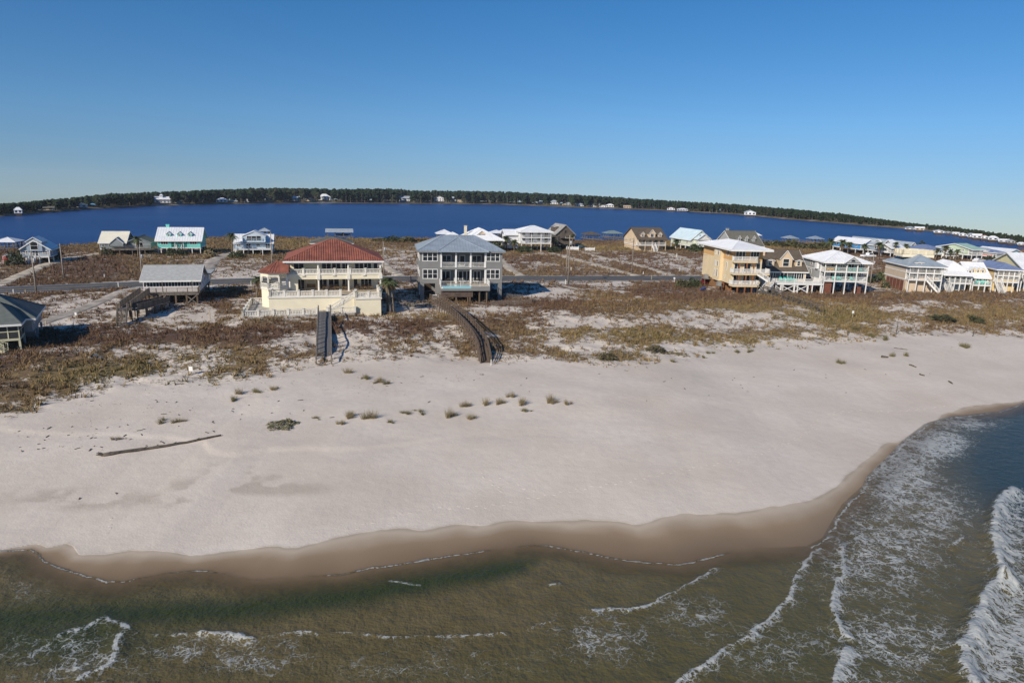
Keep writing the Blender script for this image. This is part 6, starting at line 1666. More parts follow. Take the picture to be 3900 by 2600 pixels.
bush('large dark shrub in front of the lodge', 1888, 958, 3.0, 3.2, None, 0); bush('dense shrub left of the white balcony house posts', 1998, 962, 3.0, 2.2, None, 1); bush('shrub under the right side of the white balcony house', 2112, 962, 3.0, 2.0, None, 2)
bush('shrub under the pale green house balcony', 2646, 958, 2.8, 2.6, None, 0); bush('second shrub right of the pale green house balcony', 2676, 957, 2.2, 2.4, None, 1)
bush('broad green palmetto left of the orange house', 2598, 1092, 2.0, 1.7, BUSH_O, 1); bush('dark palmetto beside the orange house', 2640, 1094, 1.9, 2.0, None, 2)
bush('dense brown shrub on the beach below the dunes', 2500, 1338, 1.5, .8, mat('bush_leaf_brown', (.10, .085, .04), .85, .3, 1.2), 0); bush('brown shrub at the dune foot', 2312, 1368, 1.3, .9, MATS['bush_leaf_brown'], 1)
bush('flat green mound of vine on the open beach', 1078, 1618, 1.5, .35, mat('vine_leaf', (.17, .155, .075), .85, .3, 1.2), 2)
bush('low green shrub on the right dune slope', 3592, 1218, 2.6, .9, BUSH_O, 0); bush('green shrub farther right on the dune slope', 3712, 1222, 1.8, .9, BUSH_O, 1); bush('rounded bush beside the widow walk house', 3372, 1096, 1.2, 1.3, None, 2)
bush('dark shrub behind the pole near the balcony house', 3306, 1072, 2.4, 1.4, None, 0); bush('shrub right of the date palm trunk', 3385, 1080, 2.0, 1.2, None, 1); bush('shrub beyond the small cream gable house', 3505, 955, 3.0, 3.6, None, 2); bush('dark shrub before the cream porch house', 3768, 995, 2.2, 2.0, None, 0)
for i, px in enumerate((2920, 2965, 3010, 3055, 3100, 3140)): bush('low lagoon bank shrub, ' + ORD[i] + ' from the left right of the brown roofs', px, 936 + i * 3, 4.2, 2.0 + .5 * (i % 3), BUSH_O, i)

# ------------------------------------------------------------------ grass clumps on the open sand
CL = mat('sea_oat_blade', (.27, .215, .115), .85, .25, 2.0); CLG = mat('sea_oat_green', (.19, .165, .075), .85, .25, 2.0)
CM = []
for sd2 in range(4):
    rs_ = np.random.RandomState(40 + sd2); nb = 120
    V = blades(np.zeros((1, 3)), np.array([1.0]), .75, .016, rs_, nb)
    me = bpy.data.meshes.new('blades'); me.from_pydata([tuple(x) for x in V], [], [(3 * i, 3 * i + 1, 3 * i + 2) for i in range(nb)]); CM.append(me)
CMM = {}
def clump(label, px, py, r_, h_, k, green=False):
    key = (k % 4, green)
    if key not in CMM:
        CMM[key] = CM[k % 4].copy(); CMM[key].materials.append(CLG if green else CL)
    p = ground(px, py); o = tag(empty('grass_clump', p, k * 1.7), label, 'grass clump', 'grass clumps on the open sand')
    rk = random.Random(k * 7 + int(px))
    for i in range(rk.choice((2, 3, 3, 4))):
        f_ = rk.uniform(.45, 1.0) if i else 1.0; a = rk.uniform(0, 6.28); d = r_ * rk.uniform(.35, 1.0) if i else 0
        q = link(bpy.data.objects.new('blades', CMM[key]), o); q.scale = (r_ * 1.05 * f_, r_ * .75 * f_, h_ * 1.05 * f_); q.rotation_euler = (rk.uniform(-.15, .15), rk.uniform(-.15, .15), a); q.location = (math.cos(a) * d, math.sin(a) * d * .5, -.03)
cl = [(1306, 1614, .5, .5), (1327, 1587, .8, .8), (1420, 1592, 1.1, 1.0), (1487, 1608, .7, .45), (1553, 1574, 1.0, .35), (1602, 1568, .9, .4), (1710, 1588, 1.3, 1.1), (1774, 1547, .9, .7), (1788, 1596, .9, .7), (1851, 1540, 1.0, .9), (1903, 1537, .8, .8), (1951, 1512, .8, .8), (1989, 1537, 1.1, .9), (2002, 1567, .8, .45), (2096, 1530, 1.3, 1.1), (2156, 1540, .6, .7)]
for i, (a, b_, r_, h_) in enumerate(cl): clump(f'dry grass clump in the mid-beach row, {ORD[i]} from the left', a, b_, r_, h_, i, h_ < .5)
cl = [(452, 1672, .6, .35), (616, 1612, .8, .7), (683, 1606, .8, .5), (891, 1522, .8, .6), (916, 1500, .9, .8), (977, 1494, .9, .6), (1038, 1483, .8, .5), (1200, 1592, .7, .3), (1322, 1420, 1.2, .8), (1393, 1441, .9, .7), (1440, 1455, .9, .6), (1465, 1463, .7, .6)]
for i, (a, b_, r_, h_) in enumerate(cl): clump(f'scattered grass tuft below the left dunes, {ORD[i]} from the left', a, b_, r_, h_, i, i % 2)
cl = [(2563, 1378, 1.0, .5), (2680, 1362, .7, .4), (2697, 1345, .8, .5), (2807, 1343, .8, .6), (2854, 1340, .8, .6), (3193, 1382, .9, .8), (3402, 1358, .7, .9), (3454, 1357, .6, .7), (3672, 1322, 1.1, .9), (3170, 1237, 1.2, .8), (3320, 1282, 1.6, .8), (3370, 1296, 1.2, 1.0), (3250, 1252, 1.6, .7)]
for i, (a, b_, r_, h_) in enumerate(cl): clump(f'grass tuft on the right beach, {ORD[i]} from the left', a, b_, r_, h_, i, True)

# ------------------------------------------------------------------ utility poles and wires
POLE = mat('utility_pole_wood', (.26, .22, .18), .9, .2, 2, .3, 10); METALG = mat('galvanised_grey', (.4, .41, .42), .5, .1); WIREM = mat('wire_black', (.05, .05, .055), .6, .1)
tops = {}
def pole(key, label, px, py, pyt, arm=False, can=True):
    p = ground(px, py); o = tag(empty('utility_pole', p), label, 'utility pole', 'utility poles along the road')
    d = float(p[1]); hgt = max(5.0, (py - pyt) * d / F * 1.03)
    MB().tube([(0, 0, -.4), (0, 0, hgt)], [.17, .11], 8).build('pole', POLE, o, True)
    if arm: MB().box(-1.1, 1.1, -.07, .07, hgt - .75, hgt - .6).build('crossarm', POLE, o)
    if can: MB().tube([(.33, 0, hgt - 2.2), (.33, 0, hgt - 1.3)], .2, 10).build('transformer', METALG, o, True)
    b = MB()
    for x in ((-1, 0, 1) if arm else (0,)): b.tube([(x, 0, hgt - .6 if arm else hgt), (x, 0, hgt + .15 - (.45 if arm else 0))], .05, 6)
    b.build('insulator', METALG, o)
    tops[key] = Vector(p) + Vector((0, 0, hgt))
pole('a', 'tall utility pole at the near road edge, leftmost', 139, 1115, 960); pole('b', 'utility pole across the road left of the sand drive', 244, 1063, 933, can=False); pole('c', 'utility pole behind the white deck cottage roof', 543, 1068, 949)
pole('d', 'utility pole in front of the pale blue house', 1039, 1052, 892, can=False); pole('e', 'utility pole between villa roof and pool house', 1462, 1050, 926); pole('f', 'tall near utility pole right of the pool house', 2163, 1083, 902, True); pole('g', 'utility pole just behind the tall near pole', 2157, 1046, 940, can=False)
pole('h', 'utility pole in front of the tan dormer house', 2406, 1040, 911, can=False); pole('i', 'utility pole right of the balcony house', 3314, 1080, 978)
def wire(label, a, c, sag=.9, off=Vector((0, 0, -.2))):
    a, c = tops[a] + off, tops[c] + off; pts_ = [a.lerp(c, t / 14) + Vector((0, 0, -4 * sag * (t / 14) * (1 - t / 14))) for t in range(15)]
    o = MB().tube([p - a for p in pts_], .022, 4).build('power_line', WIREM); o.location = a; tag(o, label, 'power line', 'power lines')
wire('power line from the leftmost pole to the pole by the cottage', 'a', 'c', 1.0); wire('power line across the road at the far left', 'a', 'b', .6); wire('power line behind the white deck cottage', 'b', 'd', 1.4); wire('power line from the cottage pole to the villa pole', 'c', 'e', 1.6)
wire('power line passing behind the villa roof', 'd', 'e', 1.2); wire('power line behind the pool house', 'e', 'f', 1.8); wire('upper power line right of the near pole', 'f', 'h', .9); wire('lower power line right of the near pole', 'g', 'h', .9, Vector((0, 0, -1.0))); wire('power line toward the balcony house', 'f', 'i', 2.4)

# ------------------------------------------------------------------ marker posts, mailboxes, signs
WPIPE = mat('white_pipe', (.68, .67, .62), .6, .08); TIMB = mat('pale_timber_post', (.42, .35, .25), .9, .2, 2)
mk = [(53, 1122, 20, 0), (98, 1117, 14, 1), (118, 1074, 14, 1), (188, 1070, 15, 1), (205, 1076, 11, 1), (398, 1055, 6, 0), (452, 1096, 20, 0), (957, 1088, 17, 0), (2154, 1083, 18, 0), (2175, 1030, 12, 0), (2450, 1044, 8, 0), (2481, 1066, 18, 1), (2577, 979, 14, 0), (2589, 1032, 11, 0), (2042, 1037, 12, 1), (2313, 1032, 9, 1), (176, 1236, 12, 1), (268, 1222, 10, 1), (215, 1186, 8, 1), (800, 1216, 38, 1), (3325, 1128, 12, 1)]
mk.sort()
for i, (px, py, hp, kd) in enumerate(mk):
    p = ground(px, py); hgt = max(.6, hp * float(p[1]) / F); b = MB()
    if kd: b.box(-.06, .06, -.06, .06, -.3, hgt)
    else: b.tube([(0, 0, -.3), (0, 0, hgt)], .10, 8); b.tube([(0, 0, hgt + .002), (0, 0, hgt + .06)], [.12, .06], 8)
    o = b.build('marker_post', TIMB if kd else WPIPE); o.location = tuple(p); tag(o, f'{"timber stake" if kd else "white marker pipe"} in the lots, {ORD[i]} stake or pipe from the left', 'post', 'marker posts')
p = ground(2567, 1078); o = tag(empty('mailbox', p), 'white mailbox on a post beside the road', 'mailbox')
MB().box(-.06, .06, -.06, .06, -.3, 1.0).build('post', WPIPE, o); MB().prism([(-.16, 1.0), (.16, 1.0), (.16, 1.3), (.1, 1.42), (-.1, 1.42), (-.16, 1.3)], -.3, .3).build('box', WHITE, o)
def sign(label, px, py, hgt, w_, h_):
    p = ground(px, py); o = tag(empty('beach_sign', p), label, 'sign', 'small beach signs'); MB().box(-.04, .04, -.04, .04, -.3, hgt).build('post', TIMB, o); MB().box(-w_ / 2, w_ / 2, -.07, -.042, hgt - h_, hgt + .05).build('panel', WHITE, o)
sign('small white sign on a thin post in the left dunes', 729, 1428, 1.0, .45, .5); sign('small white sign on a post in the right dunes', 3246, 1208, 1.2, .35, .45); sign('small white sign standing behind the villa boardwalk', 292, 1222, 1.3, .3, .35)
p = ground(1870, 1390); o = MB().box(-.05, .05, -.05, .05, -.3, .75).build('marker_post', WPIPE); o.location = tuple(p); tag(o, 'white stake at the foot of the curved boardwalk', 'post', 'marker posts')

# ------------------------------------------------------------------ driftwood and small beach finds
DRIFT = mat('driftwood', (.10, .082, .066), .95, .35, 2.5, .6, 10)
def logbar(name, label, a, c, r0_, r1_, seed=0, bury=.3):
    A, C_ = Vector(ground(*a)), Vector(ground(*c)); r = random.Random(seed); k = 16
    pts_ = []; rad = []
    for i in range(k + 1):
        t = i / k; q = A.lerp(C_, t); q.z = hz(q.x, q.y) + (r0_ * (1 - t) + r1_ * t) * (1 - bury) + r.uniform(-.05, .05); q.x += r.uniform(-.05, .05); q.y += r.uniform(-.08, .08)
        pts_.append(q - A); rad.append((r0_ * (1 - t) + r1_ * t) * r.uniform(.8, 1.15))
    b = MB().tube(pts_, rad, 8)
    o = b.build(name, DRIFT, None, True); o.location = A; tag(o, label, 'driftwood')
    return o, pts_, rad
o, pts_, rad = logbar('driftwood_log', 'long grey driftwood log lying on the left beach', (395, 1736), (843, 1660), .16, .08, 3, .1)
b = MB()
for a in range(5): b.tube([pts_[0], pts_[0] + Vector((-.45, math.sin(a * 1.3) * .35, .12 + .12 * math.cos(a * 2)))], [.12, .03], 5)
b.build('root', DRIFT, o); b = MB()
for i in (5, 9, 12): b.tube([pts_[i], pts_[i] + Vector((.5, .12, .26))], [.05, .02], 5)
b.build('branch_stub', DRIFT, o)
logbar('driftwood_plank', 'short driftwood plank, upper of three on the right beach', (3464, 1390), (3488, 1399), .11, .09, 4); logbar('driftwood_plank', 'short driftwood plank, middle of three on the right beach', (3503, 1427), (3518, 1431), .11, .08, 5); logbar('driftwood_plank', 'short driftwood plank, lowest of three on the right beach', (3612, 1453), (3628, 1462), .11, .08, 6)
logbar('driftwood_stump', 'dark stump beside two tufts on the right beach', (3358, 1361), (3382, 1362), .22, .1, 7); logbar('driftwood_branch', 'thin pale branch on the sand of the right beach', (3404, 1325), (3456, 1332), .08, .05, 8)
# dead stems standing in the right dunes
for i, (px, py, hp) in enumerate([(3227, 1278, 22), (3412, 1274, 45), (3353, 1238, 22), (3704, 1281, 22), (3072, 1240, 30), (2950, 1215, 18)]):
    p = ground(px, py); hgt = hp * float(p[1]) / F; b = MB().tube([(0, 0, -.2), (.05, 0, hgt * .6), (.12, .05, hgt)], [.07, .05, .03], 6)
    for a in range(3): b.tube([(.04, 0, hgt * (.3 + .2 * a)), (.04 + .3 * math.cos(a * 2), .2 * math.sin(a * 2), hgt * (.5 + .2 * a))], [.03, .012], 4)
    o = b.build('dead_stem', DRIFT); o.location = tuple(p); tag(o, f'dead stem standing on the right dune edge, {["fourth", "sixth", "fifth", "rightmost", "second", "leftmost"][i]} of the dead stems', 'dead stem', 'dead stems')
# footprints
FOOT = mat('footprint_sand', (.60, .525, .455), .95, .1, 3, .3, 10)
tr_px = [[(1325, 2020), (1420, 1985), (1500, 1964), (1560, 1948), (1640, 1935), (1750, 1930), (1850, 1928), (1950, 1912), (2050, 1890), (2200, 1862), (2400, 1830), (2600, 1788)], [(2600, 1788), (2830, 1752), (2960, 1700), (3070, 1650), (3110, 1600), (3180, 1570), (3280, 1562), (3400, 1566), (3550, 1552), (3680, 1540)], [(1830, 1800), (1880, 1842), (1930, 1880)], [(1900, 1820), (1970, 1845), (2060, 1880)], [(415, 1975), (428, 2000), (412, 2012), (418, 2030), (395, 2060)]]
b = MB(); rf = random.Random(2)
for tp_ in tr_px:
    P = [Vector(ground(x, y)) for x, y in tp_]; sgn = 1; dist = 0
    for a, c in zip(P[:-1], P[1:]):
        k = max(1, int((c - a).length / .62))
        for i in range(k):
            q = a.lerp(c, i / k); d = (c - a).normalized(); q += Vector((-d.y, d.x, 0)) * .14 * sgn; sgn = -sgn; z = hz(q.x, q.y)
            ang = math.atan2(d.y, d.x); v = []; n_ = 8
            for ring, rr, zz_ in ((0, .16, -.02), (1, .11, .02), (2, .06, -.012)):
                for j in range(n_):
                    t = 2 * math.pi * j / n_; x = math.cos(t) * rr * 1.3; y = math.sin(t) * rr * .75
                    v.append((q.x + x * math.cos(ang) - y * math.sin(ang), q.y + x * math.sin(ang) + y * math.cos(ang), z + zz_ + rf.uniform(-.01, .01)))
            f_ = [(j, (j + 1) % n_, n_ + (j + 1) % n_, n_ + j) for j in range(n_)] + [(n_ + j, n_ + (j + 1) % n_, 2 * n_ + (j + 1) % n_, 2 * n_ + j) for j in range(n_)] + [tuple(2 * n_ + j for j in range(n_))]
            b.add(v, f_)
tag(b.build('footprints', FOOT, None, True), 'trails of footprints pressed into the beach sand', 'footprints', None, 'stuff')

# ------------------------------------------------------------------ boathouses and piers
def boathouse(label, pxl, pxr, pyb, pyE, pyR, depth, roofm, roof='hip', boat=False):
    h = House('boathouse', label, (pxl + pxr) / 2, pyb, 14, 'boathouse', 'boathouses in the lagoon', z=0.0)
    x0 = h.loc(pxl, pyb)[0]; x1 = h.loc(pxr, pyb)[0]; ze = max(2.6, h.loc((pxl + pxr) / 2, pyE)[1]); zr = max(ze + 1.3, h.loc((pxl + pxr) / 2, pyR, depth / 2)[1])
    nx = max(3, int((x1 - x0) / 3) + 1)
    for i in range(nx):
        for y in (.4, depth * .5, depth - .4): h.post(x0 + .4 + (x1 - x0 - .8) * i / (nx - 1), y, -2, ze - .15, .24, WOODG, 'pile')
    h.box('deck', x0 - .8, x1 + .8, -.6, 1.6, .95, 1.1, WOODG); h.box('deck', x0 - .8, x0 + .8, 1.61, depth, .95, 1.1, WOODG)
    h.railing([(x0 - .7, -.5, 1.1), (x1 + .7, -.5, 1.1)], .8, WOODG, 2, 0)
    h.roof(x0 - .5, x1 + .5, -.4, depth + .4, ze, zr, roof, roofm, .14)
    if boat:
        p = h.w((x0 + x1) / 2 + 1.5, depth * .35, 1.5); o = tag(empty('motor_boat', p, h.rz + .1), 'dark motor boat hanging in the boathouse behind the villa', 'boat')
        pr = [(-3, .35, .55), (-1.5, 0, .75), (0.5, -.05, .8), (2, .1, .7), (3.2, .5, .08)]
        v = []
        for x, zk, w_ in pr: v += [(x, -w_, .9), (x, 0, zk), (x, w_, .9)]
        f_ = [(3 * i + j, 3 * i + j + 1, 3 * i + j + 4, 3 * i + j + 3) for i in range(4) for j in range(2)] + [(0, 1, 2), (12, 14, 13)] + [(3 * i, 3 * i + 3, 3 * i + 5, 3 * i + 2) for i in range(4)]
        mesh_obj('hull', v, f_, mat('boat_hull', (.05, .055, .07), .4, .1), o); MB().prism([(-.4, .9), (.6, .9), (.3, 1.5), (-.2, 1.5)], -.5, .5).build('windscreen', GLASS, o); MB().box(-3.3, -2.95, -.2, .2, .3, 1.2).build('outboard', DARKW, o)
    return h
boathouse('white roofed boathouse at the left picture edge', -20, 58, 958, 921, 909, 7, WR); boathouse('grey boathouse behind the villa roof with a boat inside', 1244, 1342, 912, 884, 871, 7, GREYR, 'gx', True)
boathouse('small grey roofed boathouse behind the pale blue house', 988, 1026, 905, 880, 872, 6, GREYR); boathouse('white roofed boathouse left of the lodge roof', 1668, 1724, 916, 891, 874, 7, WR); boathouse('white roofed boathouse, left of two right of the lodge', 1876, 1918, 908, 889, 879, 7, WR); boathouse('white roofed boathouse, right of two right of the lodge', 1909, 1946, 905, 887, 876, 7, WR)
boathouse('brown roofed boathouse left of the tan dormer house', 2232, 2286, 917, 894, 884, 7, BRSH); boathouse('green grey roofed boathouse nearer the tan dormer house', 2313, 2368, 911, 889, 880, 7, mat('green_grey_metal', (.20, .26, .25), .6, .1)); boathouse('blue grey roofed boathouse, left of two on the long pier', 3003, 3037, 928, 908, 900, 6, BMETAL); boathouse('blue grey roofed boathouse, right of two on the long pier', 3100, 3134, 930, 910, 902, 6, BMETAL); boathouse('small white roofed boathouse behind the grey chimney house', 2874, 2896, 915, 902, 892, 5, WR)
def pier(label, a, c, w_=1.6):
    A, C_ = Vector(at(*a, 1.0)), Vector(at(*c, 1.0)); o = tag(empty('wooden_pier', (A.x, A.y, 0), 0), label, 'pier', 'piers in the lagoon')
    d = C_ - A; L_ = d.length; t = d.normalized(); n_ = Vector((-t.y, t.x, 0)); b = MB(); b.bar((0, 0, .95), (d.x, d.y, .95), w_, .12); b.build('deck', WOODG, o)
    k = max(2, int(L_ / 3.5))
    for i in range(k + 1):
        for sg in (-1, 1):
            q = d * (i / k) + n_ * sg * w_ * .5; MB().tube([(q.x, q.y, -1.5), (q.x, q.y, 1.8)], .11, 6).build('pile', WOODG, o)
    for sg in (-1, 1):
        b = MB(); b.bar(Vector((0, 0, 1.7)) + n_ * sg * w_ * .5, Vector((d.x, d.y, 1.7)) + n_ * sg * w_ * .5, .06, .1); b.build('rail', WOODG, o)
pier('pier at the left edge beside the white boathouse', (-20, 972), (62, 943)); pier('pier leading out right of the left edge boathouse', (40, 935), (100, 926)); pier('pier between turquoise and pale blue houses', (818, 917), (884, 899), 3.0); pier('pier right of the pale blue house', (1028, 905), (1060, 899)); pier('long pier left part behind the brown roofs', (2885, 913), (3005, 934)); pier('long pier right part leading to shore', (3038, 917), (3186, 940)); pier('short pier to the brown roofed boathouse', (2225, 915), (2295, 920)); pier('short pier to the green grey boathouse', (2305, 906), (2380, 914))

# ------------------------------------------------------------------ vehicles
def vehicle(name, label, px, py, rz_, paint, truck=False, cat='car'):
    p = ground(px, py); o = tag(empty(name, p, R_(rz_)), label, cat); L_ = 5.6 if truck else 4.6
    h_ = L_ / 2
    b = MB().prism([(-h_, .45), (h_, .45), (h_, .75), (h_ - .15, .98), (h_ - 1.5, 1.05), (-h_, 1.05)], -.92, .92); b.build('body', paint, o)
    if truck: cab = [(-.5, 1.05), (1.5, 1.05), (.9, 1.75), (-.4, 1.75)]
    else: cab = [(-h_ + .3, 1.05), (1.1, 1.05), (.4, 1.55), (-h_ + .9, 1.55)]
    MB().prism(cab, -.82, .82).build('cabin', paint, o)
    MB().prism([(x * .9 + .02, z + (.08 if z < 1.2 else -.10)) for x, z in cab], -.835, .835).build('window', GLASS, o)
    for x in (-h_ + 1.0, h_ - 1.0):
        for sg in (-1, 1):
            w_ = MB().tube([(x, sg * .70, .36), (x, sg * .94, .36)], .36, 14).build('wheel', mat('tyre', (.03, .03, .03), .9), o); MB().tube([(x, sg * .941, .36), (x, sg * .955, .36)], .2, 10).build('rim', METALG, w_)
    for sg in (-1, 1): MB().box(h_ - .02, h_ + .03, sg * .6 - .15, sg * .6 + .15, .7, .88).build('headlight', GLASS, o)
CARW = mat('white_car_paint', (.75, .75, .75), .25, .03); CARR = mat('dark_red_car_paint', (.10, .012, .015), .25, .05); CARK = mat('black_car_paint', (.015, .015, .018), .2, .05)
vehicle('pickup_truck', 'white pickup truck parked before the bright blue house stairs', 3306, 981, 18, CARW, True, 'pickup'); vehicle('parked_car', 'white car parked in front of the sage green house', 3728, 1000, 20, CARW); vehicle('parked_car', 'dark red car parked behind the orange house', 2690, 1082, 60, CARR); vehicle('parked_car', 'black car beside the road right of the balcony house', 3345, 1068, 12, CARK)

# ------------------------------------------------------------------ chairs, barrels, small things
def chair_mesh(m, name):
    b = MB()
    b.add([(-.3, -.3, .36), (.3, -.3, .36), (.3, .25, .26), (-.3, .25, .26), (-.3, -.3, .40), (.3, -.3, .40), (.3, .25, .30), (-.3, .25, .30)], [(0, 3, 2, 1), (4, 5, 6, 7), (0, 1, 5, 4), (1, 2, 6, 5), (2, 3, 7, 6), (3, 0, 4, 7)])
    for i in range(5): x = -.26 + i * .13; b.bar((x, .24, .28), (x * 1.1, .52, 1.02 - abs(i - 2) * .04), .11, .03)
    for sg in (-1, 1):
        b.box(sg * .38 - .07, sg * .38 + .07, -.38, .35, .55, .59); b.bar((sg * .36, -.32, 0), (sg * .36, -.32, .55), .07); b.bar((sg * .36, .3, 0), (sg * .36, .3, .55), .07)
    me = bpy.data.meshes.new(name); me.from_pydata(b.v, [], b.f); me.materials.append(m); return me
TEAL = chair_mesh(mat('turquoise_plastic', (.05, .55, .46), .5, .05), 'deck_chair'); YELC = chair_mesh(mat('yellow_plastic', (.72, .42, .03), .5, .05), 'deck_chair'); DKC = chair_mesh(mat('dark_wicker', (.05, .042, .035), .7, .2), 'patio_chair'); BRC = chair_mesh(mat('brown_lounger', (.16, .10, .05), .7, .2), 'patio_chair'); PALEC = chair_mesh(mat('pale_mesh_chair', (.34, .34, .33), .7, .1), 'patio_chair')
def chair(me, h, x, y, z, label, group, rz_=0.0):
    o = bpy.data.objects.new(me.name.split('.')[0], me); link(o); o.location = tuple(h.w(x, y, z)); o.rotation_euler = (0, 0, h.rz + rz_); tag(o, label, 'chair', group)
for k, xs in ((1, (.33, .62, .75, .9)), (0, (.28, .36, .42, .70))):
    for i, t in enumerate(xs): chair(TEAL, g, g.x0 + (g.x1 - g.x0) * t, 1.1, g.fl[k] + .01, f'turquoise chair, {ORD[i]} from the left on the {"upper" if k else "lower"} balcony of the balcony house', 'turquoise balcony chairs', .2 * (i - 1))
for t in (.12, .2): chair(YELC, g, g.x0 + (g.x1 - g.x0) * t, 1.1, g.fl[1] + .01, ('left' if t < .15 else 'right') + ' one of two yellow chairs on the upper balcony of the balcony house', 'yellow balcony chairs')
for i, t in enumerate((.38, .48, .56, .63, .70)): chair(TEAL, f, f.x0 + (f.x1 - f.x0) * t, 2.4, f.fl[0] + .01, f'turquoise chair, {ORD[i]} from the left on the white deck of the tan dormer house', 'turquoise deck chairs', .15 * i)
for i, t in enumerate((.2, .35, .5, .65, .8)): chair(TEAL, jj, jj.x0 + (jj.x1 - jj.x0) * t, 1.0, jj.fl[0] + .01, f'turquoise chair, {ORD[i]} from the left on the deck of the yellow dormer house', 'turquoise chairs far right')
for i, t in enumerate((.12, .2, .40, .50, .68, .78, .9)): chair(PALEC if i in (2, 3, 5) else DKC, pool_h, pool_h.xa + (pool_h.xb - pool_h.xa) * t, .8 - .6 * (i % 2), pool_h.zp + .02, f'patio chair on the pool deck, {ORD[i]} from the left', 'pool deck chairs', .3 * i)
for i, t in enumerate((.16, .24, .72, .85)): chair(DKC, pool_h, pool_h.xa + (pool_h.xb - pool_h.xa) * t, .9, pool_h.z2 + .03, f'dark chair on the upper balcony of the pool house, {ORD[i]} from the left', 'balcony chairs')
for i, x in enumerate((-6.9, -5.8, -4.9, -3.6, -1.2, -.2, .9)): chair(BRC, villa_h, x, 8.9, 2.48, f'brown lounge chair on the villa terrace, {ORD[i]} from the left', 'villa terrace chairs', .2)
def table(h, x, y, z, label, m):
    o = tag(empty('patio_table', h.w(x, y, z), h.rz), label, 'table'); MB().tube([(0, 0, .70), (0, 0, .74)], .55, 14).build('top', m, o)
    for a in (0, 2.1, 4.2): MB().bar((math.cos(a) * .4, math.sin(a) * .4, 0), (math.cos(a) * .1, math.sin(a) * .1, .7), .05).build('leg', m, o)
table(pool_h, pool_h.xa + 1.3, .5, pool_h.zp + .01, 'dark round table at the left of the pool deck', MATS['dark_wicker']); table(pool_h, pool_h.xb - 1.8, .5, pool_h.zp + .01, 'dark round table at the right of the pool deck', MATS['dark_wicker'])
o = tag(empty('porch_swing', villa_h.w(-9.3, 9.2, 2.48), villa_h.rz), 'brown wooden swing seat on the villa terrace', 'swing')
for x in (-1, 1):
    b = MB(); b.bar((x, -.5, 0), (x, 0, 1.8), .08); b.bar((x, .5, 0), (x, 0, 1.8), .08); b.build('leg', WOODB, o)
MB().box(-1.1, 1.1, -.05, .05, 1.78, 1.88).build('top_beam', WOODB, o); MB().box(-.75, .75, -.25, .25, .5, .56).build('seat', WOODB, o); MB().box(-.75, .75, .22, .28, .57, 1.1).build('backrest', WOODB, o)
BLU = mat('blue_barrel_plastic', (.02, .05, .18), .5, .1)
def barrel(label, px, py, a):
    p = ground(px, py); o = tag(empty('plastic_barrel', p, a), label, 'barrel', 'blue barrels'); MB().tube([(-.5, 0, .32), (-.42, 0, .32), (0, 0, .32), (.42, 0, .32), (.5, 0, .32)], [.27, .31, .33, .31, .27], 12).build('body', BLU, o, True)
    b = MB()
    for x in (-.2, .2): b.tube([(x - .03, 0, .32), (x + .03, 0, .32)], .345, 12)
    b.build('hoop', BLU, o)
barrel('blue barrel lying left of the orange house', 2671, 1107, .6); barrel('second blue barrel close behind the first by the orange house', 2681, 1103, .5); barrel('blue barrel under the tan house deck, left one', 3066, 1112, .2); barrel('blue barrel under the tan house deck, right one', 3076, 1112, 1.2)
p = ground(32, 1004); o = tag(empty('storage_shed', p, .3), 'small red and white shed beside the dark shrub at far left', 'shed'); MB().box(-1.1, 1.1, 0, 2, -.2, 1.9).build('wall', WHITE, o); MB().box(-1.0, 0, -.06, -.002, 0, 1.7).build('door', mat('red_door', (.5, .03, .04), .6), o); MB().prism([(-1.25, 1.9), (1.25, 1.9), (0, 2.4)], -.15, 2.15).build('roof', GREYR, o)
for (px, py, w_, lb) in ((2180, 953, 4.6, 'white vinyl fence piece left of the lagoon drive'), (2246, 957, 3.6, 'white vinyl fence piece right of the lagoon drive')):
    p = ground(px, py); o = tag(empty('vinyl_fence', p, .2), lb, 'fence', 'white vinyl fences')
    for i in range(3): MB().box(-w_ / 2 + i * w_ / 2 - .1, -w_ / 2 + i * w_ / 2 + .1, -.1, .1, -.2, 1.5).build('post', WHITE, o)
    for i in range(2): MB().box(-w_ / 2 + .1 + i * w_ / 2, -w_ / 2 - .1 + (i + 1) * w_ / 2, -.03, .03, .15, 1.25).build('panel', WHITE, o)
p = ground(2198, 947); o = tag(empty('covered_boat', p, .3), 'small boat under a turquoise cover beside the weathered house', 'boat')
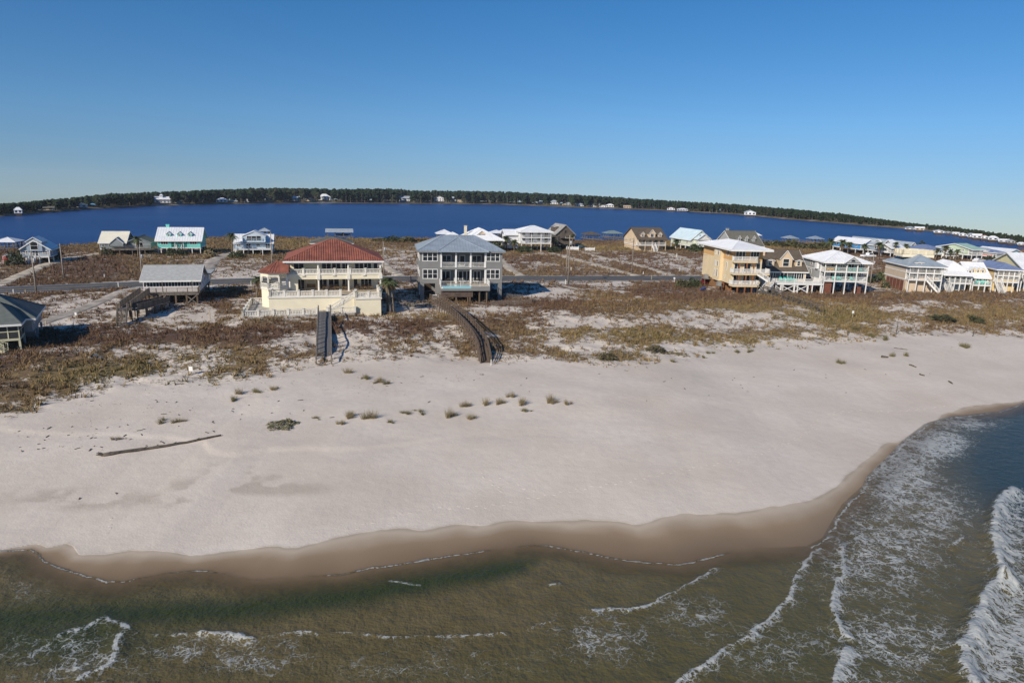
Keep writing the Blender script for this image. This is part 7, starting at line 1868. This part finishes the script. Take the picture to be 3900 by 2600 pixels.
mesh_obj('hull', [(-2.2, -.8, .9), (-2.2, .8, .9), (1.4, -.8, .9), (1.4, .8, .9), (2.6, 0, 1.0), (-2.2, 0, .3), (2.0, 0, .35)], [(0, 2, 6, 5), (1, 5, 6, 3), (2, 4, 6), (4, 3, 6), (0, 5, 1)], WHITE, o); mesh_obj('cover', [(-2.25, -.84, .9), (-2.25, .84, .9), (1.4, -.84, .9), (1.4, .84, .9), (2.65, 0, 1.0), (-2.0, 0, 1.25), (1.0, 0, 1.3)], [(0, 2, 6, 5), (1, 5, 6, 3), (2, 4, 6), (4, 3, 6), (0, 5, 1)], mat('turquoise_cover', (.03, .28, .36), .7), o); MB().box(-1.2, .8, -.5, .5, .1, .3).build('trailer', METALG, o)

# ------------------------------------------------------------------ washed-up twigs and weed on the upper beach
rs = np.random.RandomState(21); m = 2300
px_ = rs.rand(m) * 3900; py_ = 1380 + rs.rand(m) * 480
w_ = 0
for e, st in (((330, 1640, 330, 50), .5), ((900, 1560, 500, 60), .18), ((3300, 1330, 500, 70), .35), ((2700, 1430, 500, 60), .12), ((1900, 1480, 600, 50), .12), ((500, 1850, 500, 80), .05)): w_ = np.maximum(w_, st * ell(px_, py_, *e))
kp = rs.rand(m) < w_; px_, py_ = px_[kp], py_[kp]
b = MB()
for q in range(len(px_)):
    p = at(px_[q], py_[q], 1.8); z = hz(p[0], p[1]); a = rs.rand() * 3.14; ln = .06 + .22 * rs.rand() ** 2
    b.bar((p[0] - math.cos(a) * ln, p[1] - math.sin(a) * ln, z + .02), (p[0] + math.cos(a) * ln, p[1] + math.sin(a) * ln, z + .03 + .05 * rs.rand()), .04 + .05 * rs.rand(), .04)
tag(b.build('beach_wrack', DRIFT), 'bits of twig and dry weed scattered over the upper beach', 'wrack', None, 'stuff')

# ------------------------------------------------------------------ the air over the lagoon
hm = bpy.data.materials.new('haze_air'); hm.use_nodes = True; hn = hm.node_tree.nodes; hn.clear()
ho = hn.new('ShaderNodeOutputMaterial'); hv = hn.new('ShaderNodeVolumePrincipled')
hv.inputs['Color'].default_value = (.80, .88, 1.0, 1); hv.inputs['Density'].default_value = 0.00008; hv.inputs['Anisotropy'].default_value = 0.2
hm.node_tree.links.new(hv.outputs[0], ho.inputs['Volume'])
hz_o = MB().box(-1500, 1500, -120, 1500, -6, 40).build('haze', hm); tag(hz_o, None, None, None, 'stuff')
